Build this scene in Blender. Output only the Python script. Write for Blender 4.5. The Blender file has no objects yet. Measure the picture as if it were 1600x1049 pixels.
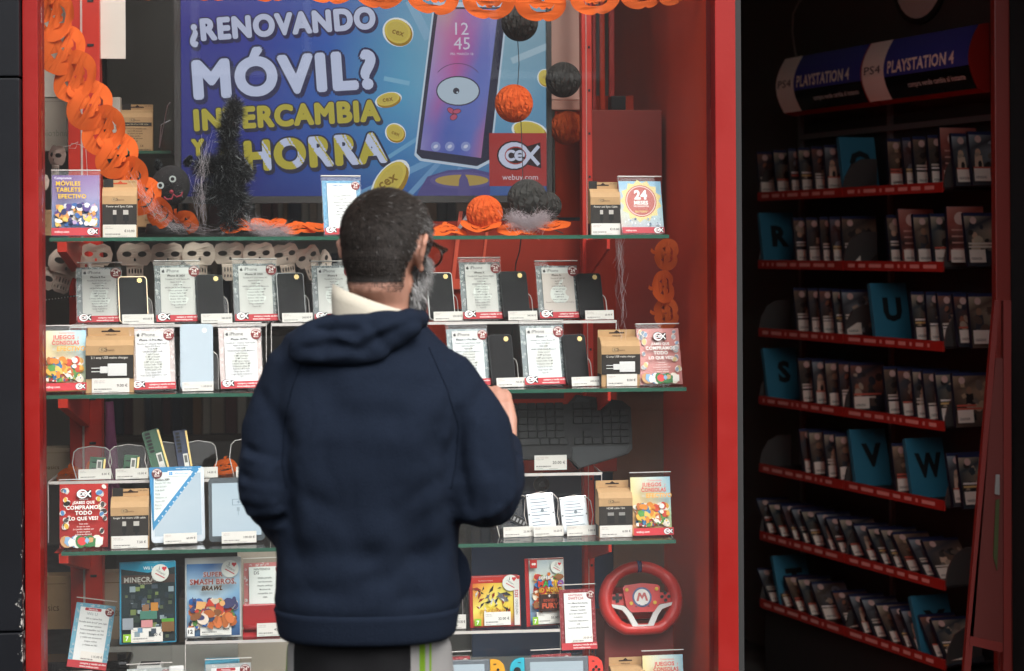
import bpy, bmesh, math, random
import numpy as np
from mathutils import Vector, Matrix

# ---------------------------------------------------------------- camera, sky, sun, exposure
scene = bpy.context.scene
col = scene.collection
R = math.radians
FPX = 2900.0            # focal length in pixels of the 1600 px wide photograph
EYE = 1.60              # camera height
HORIZ = 385.0           # pixel row of the horizon
ROLL = 0.0055

cam_d = bpy.data.cameras.new('camera')
cam_d.sensor_width = 36.0
cam_d.lens = FPX / 1600 * 36.0
cam_d.shift_y = -(524.5 - HORIZ) / 1600
cam_d.clip_start = 0.05
cam_d.clip_end = 400
cam_d.dof.use_dof = True
cam_d.dof.focus_distance = 4.42
cam_d.dof.aperture_fstop = 4.2
cam = bpy.data.objects.new('camera', cam_d)
col.objects.link(cam)
cam.matrix_world = Matrix.Translation((0, 0, EYE)) @ Matrix.Rotation(R(90), 4, 'X') @ Matrix.Rotation(-ROLL, 4, 'Z')
scene.camera = cam

SUN_EL, SUN_AZ = R(47), R(152)      # azimuth measured clockwise from +Y
world = bpy.data.worlds.new('World')
scene.world = world
world.use_nodes = True
wn = world.node_tree
sky = wn.nodes.new('ShaderNodeTexSky')
sky.sky_type = 'NISHITA'
sky.sun_disc = False
sky.sun_elevation = SUN_EL
sky.sun_rotation = SUN_AZ
sky.air_density = 1.0
sky.dust_density = 4.0
sky.ozone_density = 1.0
hsv = wn.nodes.new('ShaderNodeHueSaturation')       # overcast: the sky is nearly grey
hsv.inputs['Saturation'].default_value = 0.22
bg = wn.nodes['Background']
bg.inputs['Strength'].default_value = 0.15
wn.links.new(sky.outputs[0], hsv.inputs['Color'])
wn.links.new(hsv.outputs[0], bg.inputs['Color'])

sun_d = bpy.data.lights.new('sun', 'SUN')
sun_d.energy = 0.80
sun_d.angle = R(24)
sun_d.color = (1.0, 0.96, 0.90)
sun = bpy.data.objects.new('sun', sun_d)
col.objects.link(sun)
_sd = Vector((math.sin(SUN_AZ) * math.cos(SUN_EL), math.cos(SUN_AZ) * math.cos(SUN_EL), math.sin(SUN_EL)))
sun.rotation_euler = _sd.to_track_quat('Z', 'Y').to_euler()
sun.location = (0, -6, 12)

vs = scene.view_settings
vs.view_transform = 'Standard'
vs.look = 'None'
vs.gamma = 1.0
vs.exposure = 1.22
vs.use_curve_mapping = False
scene.render.engine = 'CYCLES'
scene.cycles.use_denoising = True
scene.cycles.max_bounces = 10
scene.cycles.transparent_max_bounces = 40
scene.cycles.sample_clamp_indirect = 6.0
scene.cycles.caustics_reflective = False
scene.cycles.caustics_refractive = False

# ---------------------------------------------------------------- helpers
rnd = random.Random(7)

def srgb(c):
    """'#rrggbb' or 0-255 tuple -> linear rgb"""
    if isinstance(c, str):
        c = c.lstrip('#')
        c = [int(c[i:i + 2], 16) for i in (0, 2, 4)]
    out = []
    for v in c[:3]:
        v = v / 255.0
        out.append(v / 12.92 if v <= 0.04045 else ((v + 0.055) / 1.055) ** 2.4)
    return tuple(out)

TILT = math.atan(FPX / 31500.0)          # the shop window turns away a little to the right
CT, ST = math.cos(TILT), math.sin(TILT)
U = Vector((CT, ST, 0)); N = Vector((-ST, CT, 0))
GLASS_Y = 4.25

def ray(px, py):
    dx, dy = (px - 800) / FPX, (py - HORIZ) / FPX
    a = dx * math.cos(ROLL) - dy * math.sin(ROLL)
    b = dx * math.sin(ROLL) + dy * math.cos(ROLL)
    return Vector((a, 1.0, -b))

def win(px, py, v):
    """window coordinates (u along the glass, z height) of a photo point lying v metres behind the glass"""
    d = ray(px, py)
    dist = (GLASS_Y * CT + v) / (d.x * N.x + d.y * N.y)
    P = d * dist
    return (P.x - 0) * U.x + (P.y - GLASS_Y) * U.y, EYE + P.z

def W(u, v, z):
    """window coordinates -> world"""
    return Vector((0, GLASS_Y, 0)) + U * u + N * v + Vector((0, 0, z))

def wpt(px, py, Y):
    d = ray(px, py)
    return Vector((d.x * Y, Y, EYE + d.z * Y))

def tag(o, label=None, cat=None, group=None, kind=None):
    if label: o['label'] = label
    if cat: o['category'] = cat
    if group: o['group'] = group
    if kind: o['kind'] = kind
    return o

def empty(name, loc=(0, 0, 0), rz=0.0, label=None, cat=None, group=None, parent=None):
    o = bpy.data.objects.new(name, None)
    o.empty_display_size = 0.05
    col.objects.link(o)
    o.location = loc
    o.rotation_euler = (0, 0, rz)
    if parent: o.parent = parent
    return tag(o, label, cat, group)

def link(name, me, mats, parent=None, loc=None, rot=None, smooth=False):
    if mats is not None and not me.materials:
        for m in (mats if isinstance(mats, (list, tuple)) else [mats]):
            me.materials.append(m)
    if smooth:
        me.polygons.foreach_set('use_smooth', [True] * len(me.polygons))
    o = bpy.data.objects.new(name, me)
    col.objects.link(o)
    if parent: o.parent = parent
    if loc is not None: o.location = loc
    if rot is not None: o.rotation_euler = rot
    return o

class MB:
    """collects simple solids into one mesh"""
    def __init__(self):
        self.v = []; self.f = []; self.m = []
    def add(self, verts, faces, mat=0):
        n = len(self.v)
        self.v += [tuple(p) for p in verts]
        self.f += [tuple(i + n for i in f) for f in faces]
        self.m += [mat] * len(faces)
        return self
    def box(self, x0, x1, y0, y1, z0, z1, mat=0, M=None, b=0.0):
        if b > 0:
            bm = bmesh.new()
            bmesh.ops.create_cube(bm, size=1)
            for v in bm.verts:
                v.co = ((x0 + x1) / 2 + v.co.x * (x1 - x0), (y0 + y1) / 2 + v.co.y * (y1 - y0), (z0 + z1) / 2 + v.co.z * (z1 - z0))
            bmesh.ops.bevel(bm, geom=bm.edges[:], offset=b, segments=2, affect='EDGES', profile=0.6)
            bm.verts.ensure_lookup_table()
            vs_ = [v.co.copy() for v in bm.verts]
            fs = [[v.index for v in f.verts] for f in bm.faces]
            bm.free()
        else:
            vs_ = [Vector(p) for p in ((x0, y0, z0), (x1, y0, z0), (x1, y1, z0), (x0, y1, z0), (x0, y0, z1), (x1, y0, z1), (x1, y1, z1), (x0, y1, z1))]
            fs = [(0, 3, 2, 1), (4, 5, 6, 7), (0, 1, 5, 4), (1, 2, 6, 5), (2, 3, 7, 6), (3, 0, 4, 7)]
        if M is not None: vs_ = [M @ v for v in vs_]
        return self.add(vs_, fs, mat)
    def prism(self, pts, y0, y1, mat=0, M=None):
        """outline pts in (x, z), extruded along y from y0 (front) to y1"""
        n = len(pts)
        vs_ = [Vector((p[0], y0, p[1])) for p in pts] + [Vector((p[0], y1, p[1])) for p in pts]
        fs = [tuple(range(n)), tuple(range(2 * n - 1, n - 1, -1))]
        for i in range(n):
            j = (i + 1) % n
            fs.append((j, i, i + n, j + n))
        if M is not None: vs_ = [M @ v for v in vs_]
        return self.add(vs_, fs, mat)
    def tube(self, path, rad, seg=10, mat=0, cap=True):
        path = [Vector(p) for p in path]
        if not isinstance(rad, (list, tuple)): rad = [rad] * len(path)
        vs_ = []; fs = []
        prev = None
        for i, p in enumerate(path):
            t = (path[min(i + 1, len(path) - 1)] - path[max(i - 1, 0)])
            t = t.normalized() if t.length > 1e-9 else Vector((0, 0, 1))
            if prev is None:
                a = t.orthogonal().normalized()
            else:
                a = prev - t * prev.dot(t)
                a = a.normalized() if a.length > 1e-6 else t.orthogonal().normalized()
            prev = a
            b = t.cross(a)
            for k in range(seg):
                an = 2 * math.pi * k / seg
                vs_.append(p + (a * math.cos(an) + b * math.sin(an)) * rad[i])
        for i in range(len(path) - 1):
            for k in range(seg):
                k2 = (k + 1) % seg
                fs.append((i * seg + k, i * seg + k2, (i + 1) * seg + k2, (i + 1) * seg + k))
        if cap:
            fs.append(tuple(range(seg - 1, -1, -1)))
            fs.append(tuple((len(path) - 1) * seg + k for k in range(seg)))
        return self.add(vs_, fs, mat)
    def ball(self, c, r, seg=16, rings=10, mat=0, M=None):
        rx, ry, rz = r if isinstance(r, (list, tuple)) else (r, r, r)
        vs_ = [Vector((0, 0, rz))]
        for i in range(1, rings):
            th = math.pi * i / rings
            for k in range(seg):
                ph = 2 * math.pi * k / seg
                vs_.append(Vector((rx * math.sin(th) * math.cos(ph), ry * math.sin(th) * math.sin(ph), rz * math.cos(th))))
        vs_.append(Vector((0, 0, -rz)))
        fs = []
        for k in range(seg):
            fs.append((0, 1 + k, 1 + (k + 1) % seg))
        for i in range(rings - 2):
            for k in range(seg):
                a = 1 + i * seg + k; b = 1 + i * seg + (k + 1) % seg
                fs.append((a, a + seg, b + seg, b))
        L = len(vs_) - 1
        for k in range(seg):
            fs.append((L, L - seg + (k + 1) % seg, L - seg + k))
        if M is not None: vs_ = [M @ v for v in vs_]
        c = Vector(c)
        return self.add([v + c for v in vs_], fs, mat)
    def loft(self, rings, mat=0, cap=True):
        """rings: equal-length lists of points"""
        n = len(rings[0]); vs_ = [p for r_ in rings for p in r_]; fs = []
        for i in range(len(rings) - 1):
            for k in range(n):
                k2 = (k + 1) % n
                fs.append((i * n + k, i * n + k2, (i + 1) * n + k2, (i + 1) * n + k))
        if cap:
            fs.append(tuple(range(n - 1, -1, -1)))
            fs.append(tuple((len(rings) - 1) * n + k for k in range(n)))
        return self.add(vs_, fs, mat)
    def mesh(self, name='m'):
        me = bpy.data.meshes.new(name)
        me.from_pydata([tuple(v) for v in self.v], [], self.f)
        if any(self.m): me.polygons.foreach_set('material_index', self.m)
        me.validate()
        return me
    def build(self, name, mats, parent=None, loc=None, rot=None, smooth=False):
        return link(name, self.mesh(name), mats, parent, loc, rot, smooth)

def hide_seams(o, angle=40):
    me = o.data
    me.polygons.foreach_set('use_smooth', [True] * len(me.polygons))
    try:
        me.set_sharp_from_angle(angle=R(angle))
    except Exception:
        pass
    return o

# ---------------------------------------------------------------- materials
_mats = {}
def mat(name, base=(0.5, 0.5, 0.5), rough=0.5, metal=0.0, noise=0.0, nscale=20.0, bump=0.0, bscale=60.0, coat=0.0, sheen=0.0, spec=0.5, emit=None, estr=0.0, rvar=0.0, trans=0.0):
    if name in _mats: return _mats[name]
    m = bpy.data.materials.new(name); m.use_nodes = True
    nt = m.node_tree; b = nt.nodes['Principled BSDF']
    b.inputs['Roughness'].default_value = rough
    b.inputs['Metallic'].default_value = metal
    b.inputs['Specular IOR Level'].default_value = spec
    if coat: b.inputs['Coat Weight'].default_value = coat; b.inputs['Coat Roughness'].default_value = 0.08
    if sheen: b.inputs['Sheen Weight'].default_value = sheen; b.inputs['Sheen Roughness'].default_value = 0.6
    if emit is not None:
        b.inputs['Emission Color'].default_value = (*emit, 1); b.inputs['Emission Strength'].default_value = estr
    tc = nt.nodes.new('ShaderNodeTexCoord')
    if noise > 0 or rvar > 0:
        nz = nt.nodes.new('ShaderNodeTexNoise'); nz.inputs['Scale'].default_value = nscale
        nz.inputs['Detail'].default_value = 6; nz.inputs['Roughness'].default_value = 0.65
        nt.links.new(tc.outputs['Object'], nz.inputs['Vector'])
    if noise > 0:
        mx = nt.nodes.new('ShaderNodeMix'); mx.data_type = 'RGBA'
        mx.inputs['A'].default_value = (*[c * (1 - noise) for c in base], 1)
        mx.inputs['B'].default_value = (*[min(1, c * (1 + noise)) for c in base], 1)
        nt.links.new(nz.outputs['Fac'], mx.inputs['Factor'])
        nt.links.new(mx.outputs['Result'], b.inputs['Base Color'])
    else:
        b.inputs['Base Color'].default_value = (*base, 1)
    if rvar > 0:
        mr = nt.nodes.new('ShaderNodeMapRange')
        mr.inputs['From Min'].default_value = 0.3; mr.inputs['From Max'].default_value = 0.7
        mr.inputs['To Min'].default_value = max(0.02, rough - rvar); mr.inputs['To Max'].default_value = min(1, rough + rvar)
        nt.links.new(nz.outputs['Fac'], mr.inputs['Value']); nt.links.new(mr.outputs[0], b.inputs['Roughness'])
    if bump > 0:
        n2 = nt.nodes.new('ShaderNodeTexNoise'); n2.inputs['Scale'].default_value = bscale; n2.inputs['Detail'].default_value = 4
        nt.links.new(tc.outputs['Object'], n2.inputs['Vector'])
        bp = nt.nodes.new('ShaderNodeBump'); bp.inputs['Strength'].default_value = bump; bp.inputs['Distance'].default_value = 0.01
        nt.links.new(n2.outputs['Fac'], bp.inputs['Height']); nt.links.new(bp.outputs[0], b.inputs['Normal'])
    _mats[name] = m
    return m

def glass_mat(name, tint, ior=1.5, gain=1.0, rough=0.0, cloud=0.0, cloud_col=(0.5, 0.5, 0.5)):
    """thin clear sheet: see-through with a Fresnel reflection (and a little dust)"""
    m = bpy.data.materials.new(name); m.use_nodes = True
    nt = m.node_tree; nt.nodes.remove(nt.nodes['Principled BSDF'])
    out = nt.nodes['Material Output']
    tr = nt.nodes.new('ShaderNodeBsdfTransparent'); tr.inputs['Color'].default_value = (*tint, 1)
    gl = nt.nodes.new('ShaderNodeBsdfGlossy'); gl.inputs['Roughness'].default_value = rough
    fr = nt.nodes.new('ShaderNodeFresnel')
    ge = nt.nodes.new('ShaderNodeNewGeometry'); mr_ = nt.nodes.new('ShaderNodeMapRange')      # same reflectance on both faces of the sheet
    mr_.inputs['To Min'].default_value = ior; mr_.inputs['To Max'].default_value = 1 / ior
    nt.links.new(ge.outputs['Backfacing'], mr_.inputs['Value']); nt.links.new(mr_.outputs[0], fr.inputs['IOR'])
    mu = nt.nodes.new('ShaderNodeMath'); mu.operation = 'MULTIPLY'; mu.inputs[1].default_value = gain; mu.use_clamp = True
    mx = nt.nodes.new('ShaderNodeMixShader')
    nt.links.new(fr.outputs[0], mu.inputs[0]); nt.links.new(mu.outputs[0], mx.inputs[0])
    nt.links.new(tr.outputs[0], mx.inputs[1]); nt.links.new(gl.outputs[0], mx.inputs[2])
    last = mx
    if cloud > 0:
        df = nt.nodes.new('ShaderNodeBsdfDiffuse'); df.inputs['Color'].default_value = (*cloud_col, 1)
        tc = nt.nodes.new('ShaderNodeTexCoord')
        nz = nt.nodes.new('ShaderNodeTexNoise'); nz.inputs['Scale'].default_value = 3.0; nz.inputs['Detail'].default_value = 8
        nt.links.new(tc.outputs['Object'], nz.inputs['Vector'])
        m2 = nt.nodes.new('ShaderNodeMath'); m2.operation = 'MULTIPLY'; m2.inputs[1].default_value = cloud * 2
        nt.links.new(nz.outputs['Fac'], m2.inputs[0])
        mx2 = nt.nodes.new('ShaderNodeMixShader')
        nt.links.new(m2.outputs[0], mx2.inputs[0]); nt.links.new(mx.outputs[0], mx2.inputs[1]); nt.links.new(df.outputs[0], mx2.inputs[2])
        last = mx2
    nt.links.new(last.outputs[0], out.inputs['Surface'])
    _mats[name] = m
    return m

def print_mat(name, rough=0.5, emit=0.0, coat=0.0, spec=0.4):
    """flat printed colour carried by the mesh"""
    m = bpy.data.materials.new(name); m.use_nodes = True
    nt = m.node_tree; b = nt.nodes['Principled BSDF']
    at = nt.nodes.new('ShaderNodeVertexColor'); at.layer_name = 'ink'
    b.inputs['Roughness'].default_value = rough
    b.inputs['Specular IOR Level'].default_value = spec
    if coat: b.inputs['Coat Weight'].default_value = coat; b.inputs['Coat Roughness'].default_value = 0.12
    if emit > 0:
        b.inputs['Base Color'].default_value = (0.01, 0.01, 0.012, 1)
        nt.links.new(at.outputs['Color'], b.inputs['Emission Color']); b.inputs['Emission Strength'].default_value = emit
    else:
        nt.links.new(at.outputs['Color'], b.inputs['Base Color'])
    _mats[name] = m
    return m

PAPER = print_mat('printed_paper', 0.55)
GLOSSP = print_mat('glossy_print', 0.22, coat=0.4)
SCREEN = print_mat('lit_screen', 0.25, emit=0.30)
SCREENB = print_mat('bright_lit_screen', 0.25, emit=0.42)

M_RED = mat('red_frame_paint', (0.235, 0.0085, 0.0065), 0.45, noise=0.14, nscale=9, bump=0.025, bscale=120, rvar=0.12, spec=0.25)
M_REDIN = mat('red_inside_paint', (0.70, 0.062, 0.020), 0.85, noise=0.14, nscale=4, spec=0.08)
M_REDMETAL = mat('red_metal', (0.55, 0.03, 0.015), 0.4, noise=0.1)
M_DARK = mat('dark_panel', (0.012, 0.014, 0.018), 0.45, noise=0.35, nscale=8, rvar=0.12)
M_BLACK = mat('black_plastic', (0.010, 0.010, 0.011), 0.4, spec=0.25)
M_BLACKM = mat('black_matte', (0.018, 0.018, 0.018), 0.7)
M_GREY = mat('grey_metal', (0.20, 0.20, 0.20), 0.45, metal=0.6)
M_SILVER = mat('silver_metal', (0.62, 0.63, 0.65), 0.28, metal=0.9)
M_WHITE = mat('white_plastic', (0.72, 0.72, 0.70), 0.4)
M_KRAFT = mat('kraft_card', (0.46, 0.285, 0.135), 0.75, noise=0.12, nscale=60)
M_ACRYL = glass_mat('clear_acrylic', (0.99, 0.99, 0.987), 1.42, 0.55, 0.0)
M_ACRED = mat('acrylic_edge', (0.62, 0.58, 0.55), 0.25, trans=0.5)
M_GLSH = glass_mat('shelf_glass', (0.95, 0.985, 0.965), 1.45, 0.9, 0.0, 0.01)
M_GLED = mat('green_glass_edge', (0.035, 0.11, 0.075), 0.15, noise=0.3, nscale=10)
M_PANE = glass_mat('window_glass', (0.99, 0.994, 0.992), 1.5, 1.0, 0.0, 0.006, (0.6, 0.6, 0.6))

# ---------------------------------------------------------------- printing: coloured shapes and words on a flat face
_txt = {}
TXT_RES = 2
def text2d(s, bold=0.0, shear=0.0, space=None):
    space = 1.0 + bold * 1.6 if space is None else space
    key = (s, bold, shear, space, TXT_RES)
    if key in _txt: return _txt[key]
    cu = bpy.data.curves.new('t', 'FONT')
    cu.body = s; cu.size = 1.0; cu.resolution_u = TXT_RES; cu.offset = bold; cu.space_character = space; cu.shear = shear; cu.fill_mode = 'FRONT'
    ob = bpy.data.objects.new('t', cu)
    col.objects.link(ob)
    bpy.context.view_layer.update()
    dg = bpy.context.evaluated_depsgraph_get()
    me = ob.evaluated_get(dg).to_mesh()
    n = len(me.vertices)
    co = np.zeros(n * 3); me.vertices.foreach_get('co', co); co = co.reshape(-1, 3)[:, :2]
    me.calc_loop_triangles()
    tr = np.zeros(len(me.loop_triangles) * 3, dtype=int); me.loop_triangles.foreach_get('vertices', tr)
    tr = tr.reshape(-1, 3)
    if len(tr):
        a, b, c = co[tr[:, 0]], co[tr[:, 1]], co[tr[:, 2]]
        cr = (b[:, 0] - a[:, 0]) * (c[:, 1] - a[:, 1]) - (b[:, 1] - a[:, 1]) * (c[:, 0] - a[:, 0])
        tr[cr < 0] = tr[cr < 0][:, ::-1]
    ob.evaluated_get(dg).to_mesh_clear()
    bpy.data.objects.remove(ob); bpy.data.curves.remove(cu)
    if n == 0: co = np.zeros((0, 2))
    _txt[key] = (co, tr)
    return _txt[key]

CAP = 0.73      # cap height of the face at size 1

class Print:
    """local x right, y up (z of the object), facing -Y; each call lies a hair above the last"""
    def __init__(self, step=0.00012):
        self.v = []; self.f = []; self.c = []; self.k = 0; self.step = step; self.back = None
    def _add(self, pts, faces, colour, lift=True):
        if lift: self.k += 1
        n = len(self.v); y = -self.k * self.step
        self.v += [(p[0], y, p[1]) for p in pts]
        per = isinstance(colour, list)
        for f in faces:
            self.f.append(tuple(i + n for i in f))
            self.c.append([colour[i] for i in f] if per else [colour] * len(f))
        return self
    def rect(self, x0, y0, x1, y1, c):
        return self._add([(x0, y0), (x1, y0), (x1, y1), (x0, y1)], [(0, 1, 2, 3)], srgb(c))
    def grad(self, x0, y0, x1, y1, cs):
        """four corner colours: bl, br, tr, tl"""
        return self._add([(x0, y0), (x1, y0), (x1, y1), (x0, y1)], [(0, 1, 2, 3)], [srgb(c) for c in cs])
    def gridgrad(self, x0, y0, x1, y1, rows):
        """rows of colours, top row first"""
        ny, nx = len(rows), len(rows[0]); pts = []; cs = []; fs = []
        for j in range(ny):
            for i in range(nx):
                pts.append((x0 + (x1 - x0) * i / (nx - 1), y1 - (y1 - y0) * j / (ny - 1))); cs.append(srgb(rows[j][i]))
        for j in range(ny - 1):
            for i in range(nx - 1):
                a = j * nx + i
                fs.append((a + nx, a + nx + 1, a + 1, a))
        return self._add(pts, fs, cs)
    def poly(self, pts, c, lift=True):
        ar = sum(pts[i][0] * pts[(i + 1) % len(pts)][1] - pts[(i + 1) % len(pts)][0] * pts[i][1] for i in range(len(pts)))
        if ar < 0: pts = pts[::-1]
        return self._add(pts, [tuple(range(len(pts)))], srgb(c), lift)
    def disc(self, cx, cy, rx, c, ry=None, rot=0.0, n=18, lift=True):
        ry = rx if ry is None else ry
        cr, sr = math.cos(rot), math.sin(rot)
        pts = []
        for i in range(n):
            a = 2 * math.pi * i / n; x, y = rx * math.cos(a), ry * math.sin(a)
            pts.append((cx + x * cr - y * sr, cy + x * sr + y * cr))
        return self._add(pts, [tuple(range(n))], srgb(c), lift)
    def arc(self, cx, cy, r0, r1, a0, a1, c, n=20, sy=1.0, rot=0.0):
        pts = []; fs = []
        cr, sr = math.cos(rot), math.sin(rot)
        for i in range(n + 1):
            a = a0 + (a1 - a0) * i / n
            for r_ in (r0, r1):
                x, y = r_ * math.cos(a), r_ * math.sin(a) * sy
                pts.append((cx + x * cr - y * sr, cy + x * sr + y * cr))
        for i in range(n):
            fs.append((2 * i, 2 * i + 1, 2 * i + 3, 2 * i + 2))
        return self._add(pts, fs, srgb(c))
    def line(self, x0, y0, x1, y1, w, c):
        d = Vector((x1 - x0, y1 - y0)); 
        if d.length < 1e-9: return self
        d.normalize(); nx, ny = -d.y * w / 2, d.x * w / 2
        return self._add([(x0 - nx, y0 - ny), (x1 - nx, y1 - ny), (x1 + nx, y1 + ny), (x0 + nx, y0 + ny)], [(0, 1, 2, 3)], srgb(c))
    def text(self, s, x, y, h, c, align='C', maxw=None, bold=0.0, shear=0.0, rot=0.0, sx=1.0, flip=False, stretch=False, space=None):
        """h = capital height; y = baseline"""
        co, tr = text2d(s, bold, shear, space)
        if not len(tr): return self
        sc = h / CAP
        p = co * sc
        x0, x1 = p[:, 0].min(), p[:, 0].max()
        k = sx
        if maxw and ((x1 - x0) * k > maxw or stretch): k = maxw / (x1 - x0)
        px = (p[:, 0] - x0) * k; w = (x1 - x0) * k
        if flip: px = w - px; tr = tr[:, ::-1]
        if align == 'C': px = px - w / 2
        elif align == 'R': px = px - w
        cr, sr = math.cos(rot), math.sin(rot)
        X = x + px * cr - p[:, 1] * sr; Y = y + px * sr + p[:, 1] * cr
        return self._add(list(zip(X.tolist(), Y.tolist())), [tuple(t) for t in tr.tolist()], srgb(c))
    def otext(self, s, x, y, h, c, oc, ow=0.03, **kw):
        """words with an outline colour behind"""
        b = kw.pop('bold', 0.02)
        sp = 1.0 + b * 1.6 + ow * .8
        co, _ = text2d(s, b, kw.get('shear', 0.0), sp)
        mw = kw.pop('maxw', None); al = kw.pop('align', 'C')
        w_ = (co[:, 0].max() - co[:, 0].min()) * h / CAP
        k = kw.pop('sx', 1.0)
        if mw and (w_ * k > mw or kw.get('stretch')): k = mw / w_
        kw.pop('stretch', None)
        rt = kw.get('rot', 0.0)
        if al == 'L': x += w_ * k / 2 * math.cos(rt); y += w_ * k / 2 * math.sin(rt)
        elif al == 'R': x -= w_ * k / 2 * math.cos(rt); y -= w_ * k / 2 * math.sin(rt)
        self.text(s, x, y, h, oc, bold=b + ow, space=sp, sx=k, **kw)
        return self.text(s, x, y, h, c, bold=b, space=sp, sx=k, **kw)
    def logo(self, cx, cy, w, light='#f2f2f2', dark='#1d1715', inner='#b3261e'):
        """the shop's fish-shaped badge: big C round a small ce, the x as the tail"""
        r = w * 0.36; x0 = cx - w * 0.13
        self.disc(x0, cy, r * 1.14, dark, ry=r * 0.98)
        self.poly([(x0 + r * .5, cy + r * .5), (cx + w * .50, cy + r * .86), (cx + w * .52, cy - r * .86), (x0 + r * .5, cy - r * .5)], dark)
        self.disc(x0, cy, r * 1.03, light, ry=r * 0.88)
        self.disc(x0 + r * .10, cy, r * .72, inner, ry=r * .60)
        self.disc(x0 + r * .12, cy, r * .64, dark, ry=r * .52)
        t = w * 0.085
        self.line(x0 + r * .55, cy + r * .62, cx + w * .46, cy - r * .62, t, light)
        self.line(x0 + r * .55, cy - r * .62, cx + w * .46, cy + r * .62, t, light)
        self.arc(x0 - r * .18, cy, r * .20, r * .38, 0.7, 5.6, light, 12)
        self.arc(x0 + r * .38, cy, r * .17, r * .36, 0.0, 5.5, light, 12)
        self.line(x0 + r * .20, cy - r * .01, x0 + r * .70, cy - r * .01, r * .15, light)
        return self
    def coin(self, cx, cy, r, rot=0.0, sq=0.85, logo=True):
        self.disc(cx, cy, r * 1.12, '#e8eef0', ry=r * 1.12 * sq, rot=rot, n=22)
        self.disc(cx + r * .05, cy - r * .08, r, '#9c7a1c', ry=r * sq, rot=rot, n=22)
        self.disc(cx - r * .03, cy + r * .06, r * .96, '#d3be4e', ry=r * sq * .92, rot=rot, n=22)
        self.disc(cx - r * .03, cy + r * .06, r * .78, '#c9b54a', ry=r * sq * .74, rot=rot, n=22)
        if logo: self.text('cex', cx - r * .03, cy - r * .2 * sq, r * .42, '#8a6a1a', bold=0.03, rot=rot * .6, maxw=r * 1.1)
        return self
    def dtext(self, s, x, y, h, c, rad, n=8, **kw):
        """heavy words: the face repeated round a small circle"""
        for k in range(n):
            a = 2 * math.pi * k / n
            self.text(s, x + rad * math.cos(a), y + rad * math.sin(a), h, c, **kw)
        return self
    def lines(self, rows, cx, y_top, dy, h, c='#4a4a4a', maxw=None, bold=0.0):
        for i, s in enumerate(rows):
            if s: self.text(s, cx, y_top - i * dy - h, h, c, maxw=maxw, bold=bold)
        return self
    def barcode(self, x, y, w, h, seed=1, c='#2a2a2a'):
        r_ = random.Random(seed); t = x
        while t < x + w:
            a = r_.uniform(.0006, .0016)
            self._add([(t, y), (min(t + a, x + w), y), (min(t + a, x + w), y + h), (t, y + h)], [(0, 1, 2, 3)], srgb(c), False)
            t += a + r_.uniform(.0005, .0014)
        self.k += 1
        return self
    def art(self, x0, y0, x1, y1, pal, n=40, seed=0, rmin=.03, rmax=.12):
        """loose crowd of coloured shapes"""
        r_ = random.Random(seed); W_ = min(x1 - x0, y1 - y0)
        for i in range(n):
            ra = r_.uniform(rmin, rmax) * W_; rb = ra * r_.uniform(.5, 1.0)
            cx = r_.uniform(x0 + ra, x1 - ra); cy = r_.uniform(y0 + ra, y1 - ra)
            c = r_.choice(pal); k = r_.random()
            if k < .55: self.disc(cx, cy, ra, c, ry=rb, rot=r_.uniform(0, 3.1), n=10)
            else:
                m = r_.choice([3, 4, 5]); a0 = r_.uniform(0, 6)
                self.poly([(cx + ra * math.cos(a0 + 6.283 * j / m) * r_.uniform(.6, 1), cy + ra * math.sin(a0 + 6.283 * j / m) * r_.uniform(.6, 1)) for j in range(m)], c)
        return self
    def mesh(self, name='print', back=None, thick=0.0008, size=None, backcol='#d8d6d0'):
        v = list(self.v); f = list(self.f); c = list(self.c)
        if size:                                    # the sheet the ink lies on
            w, h = size; n = len(v); bc = srgb(backcol)
            v += [(0, 0, 0), (w, 0, 0), (w, 0, h), (0, 0, h), (0, thick, 0), (w, thick, 0), (w, thick, h), (0, thick, h)]
            for q in ((0, 1, 2, 3), (5, 4, 7, 6), (0, 4, 5, 1), (1, 5, 6, 2), (2, 6, 7, 3), (3, 7, 4, 0)):
                f.append(tuple(i + n for i in q)); c.append([bc] * 4)
        me = bpy.data.meshes.new(name)
        me.from_pydata(v, [], f)
        ca = me.color_attributes.new('ink', 'FLOAT_COLOR', 'CORNER')
        flat = np.ones((sum(len(q) for q in f), 4), dtype=np.float32)
        flat[:, :3] = np.array([x for q in c for x in q], dtype=np.float32)
        ca.data.foreach_set('color', flat.ravel())
        return me
    def build(self, name, parent=None, size=None, thick=0.0008, m=None, loc=None, rot=None, backcol='#d8d6d0'):
        return link(name, self.mesh(name, None, thick, size, backcol), m or PAPER, parent, loc, rot)

def lean(back, yaw=0.0):
    """rotation leaning a card back (top away from the street) and turning it"""
    return (Matrix.Rotation(yaw, 4, 'Z') @ Matrix.Rotation(-back, 4, 'X')).to_euler()
# ---------------------------------------------------------------- ground, street and shop
M_PAVE = mat('pavement_stone', (0.055, 0.053, 0.050), 0.8, noise=0.25, nscale=3, bump=0.15, bscale=90)
M_FLOOR = mat('shop_floor_vinyl', (0.050, 0.046, 0.042), 0.55, noise=0.3, nscale=5, rvar=0.15)
M_STUCCO = mat('pale_stucco', (0.42, 0.40, 0.37), 0.85, noise=0.15, nscale=1.5, bump=0.1)
M_WALLG = mat('dark_grey_wall', (0.075, 0.072, 0.066), 0.7, noise=0.15, nscale=3)
M_CEIL = mat('shop_ceiling', (0.70, 0.69, 0.66), 0.8)
M_CREAM = mat('cream_wall', (0.66, 0.60, 0.53), 0.7, noise=0.05, nscale=3)

g = MB().add([(-60, -60, 0), (60, -60, 0), (60, 4.55, 0), (-60, 4.55, 0)], [(0, 1, 2, 3)]).build('pavement', M_PAVE)
tag(g, kind='structure')

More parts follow.
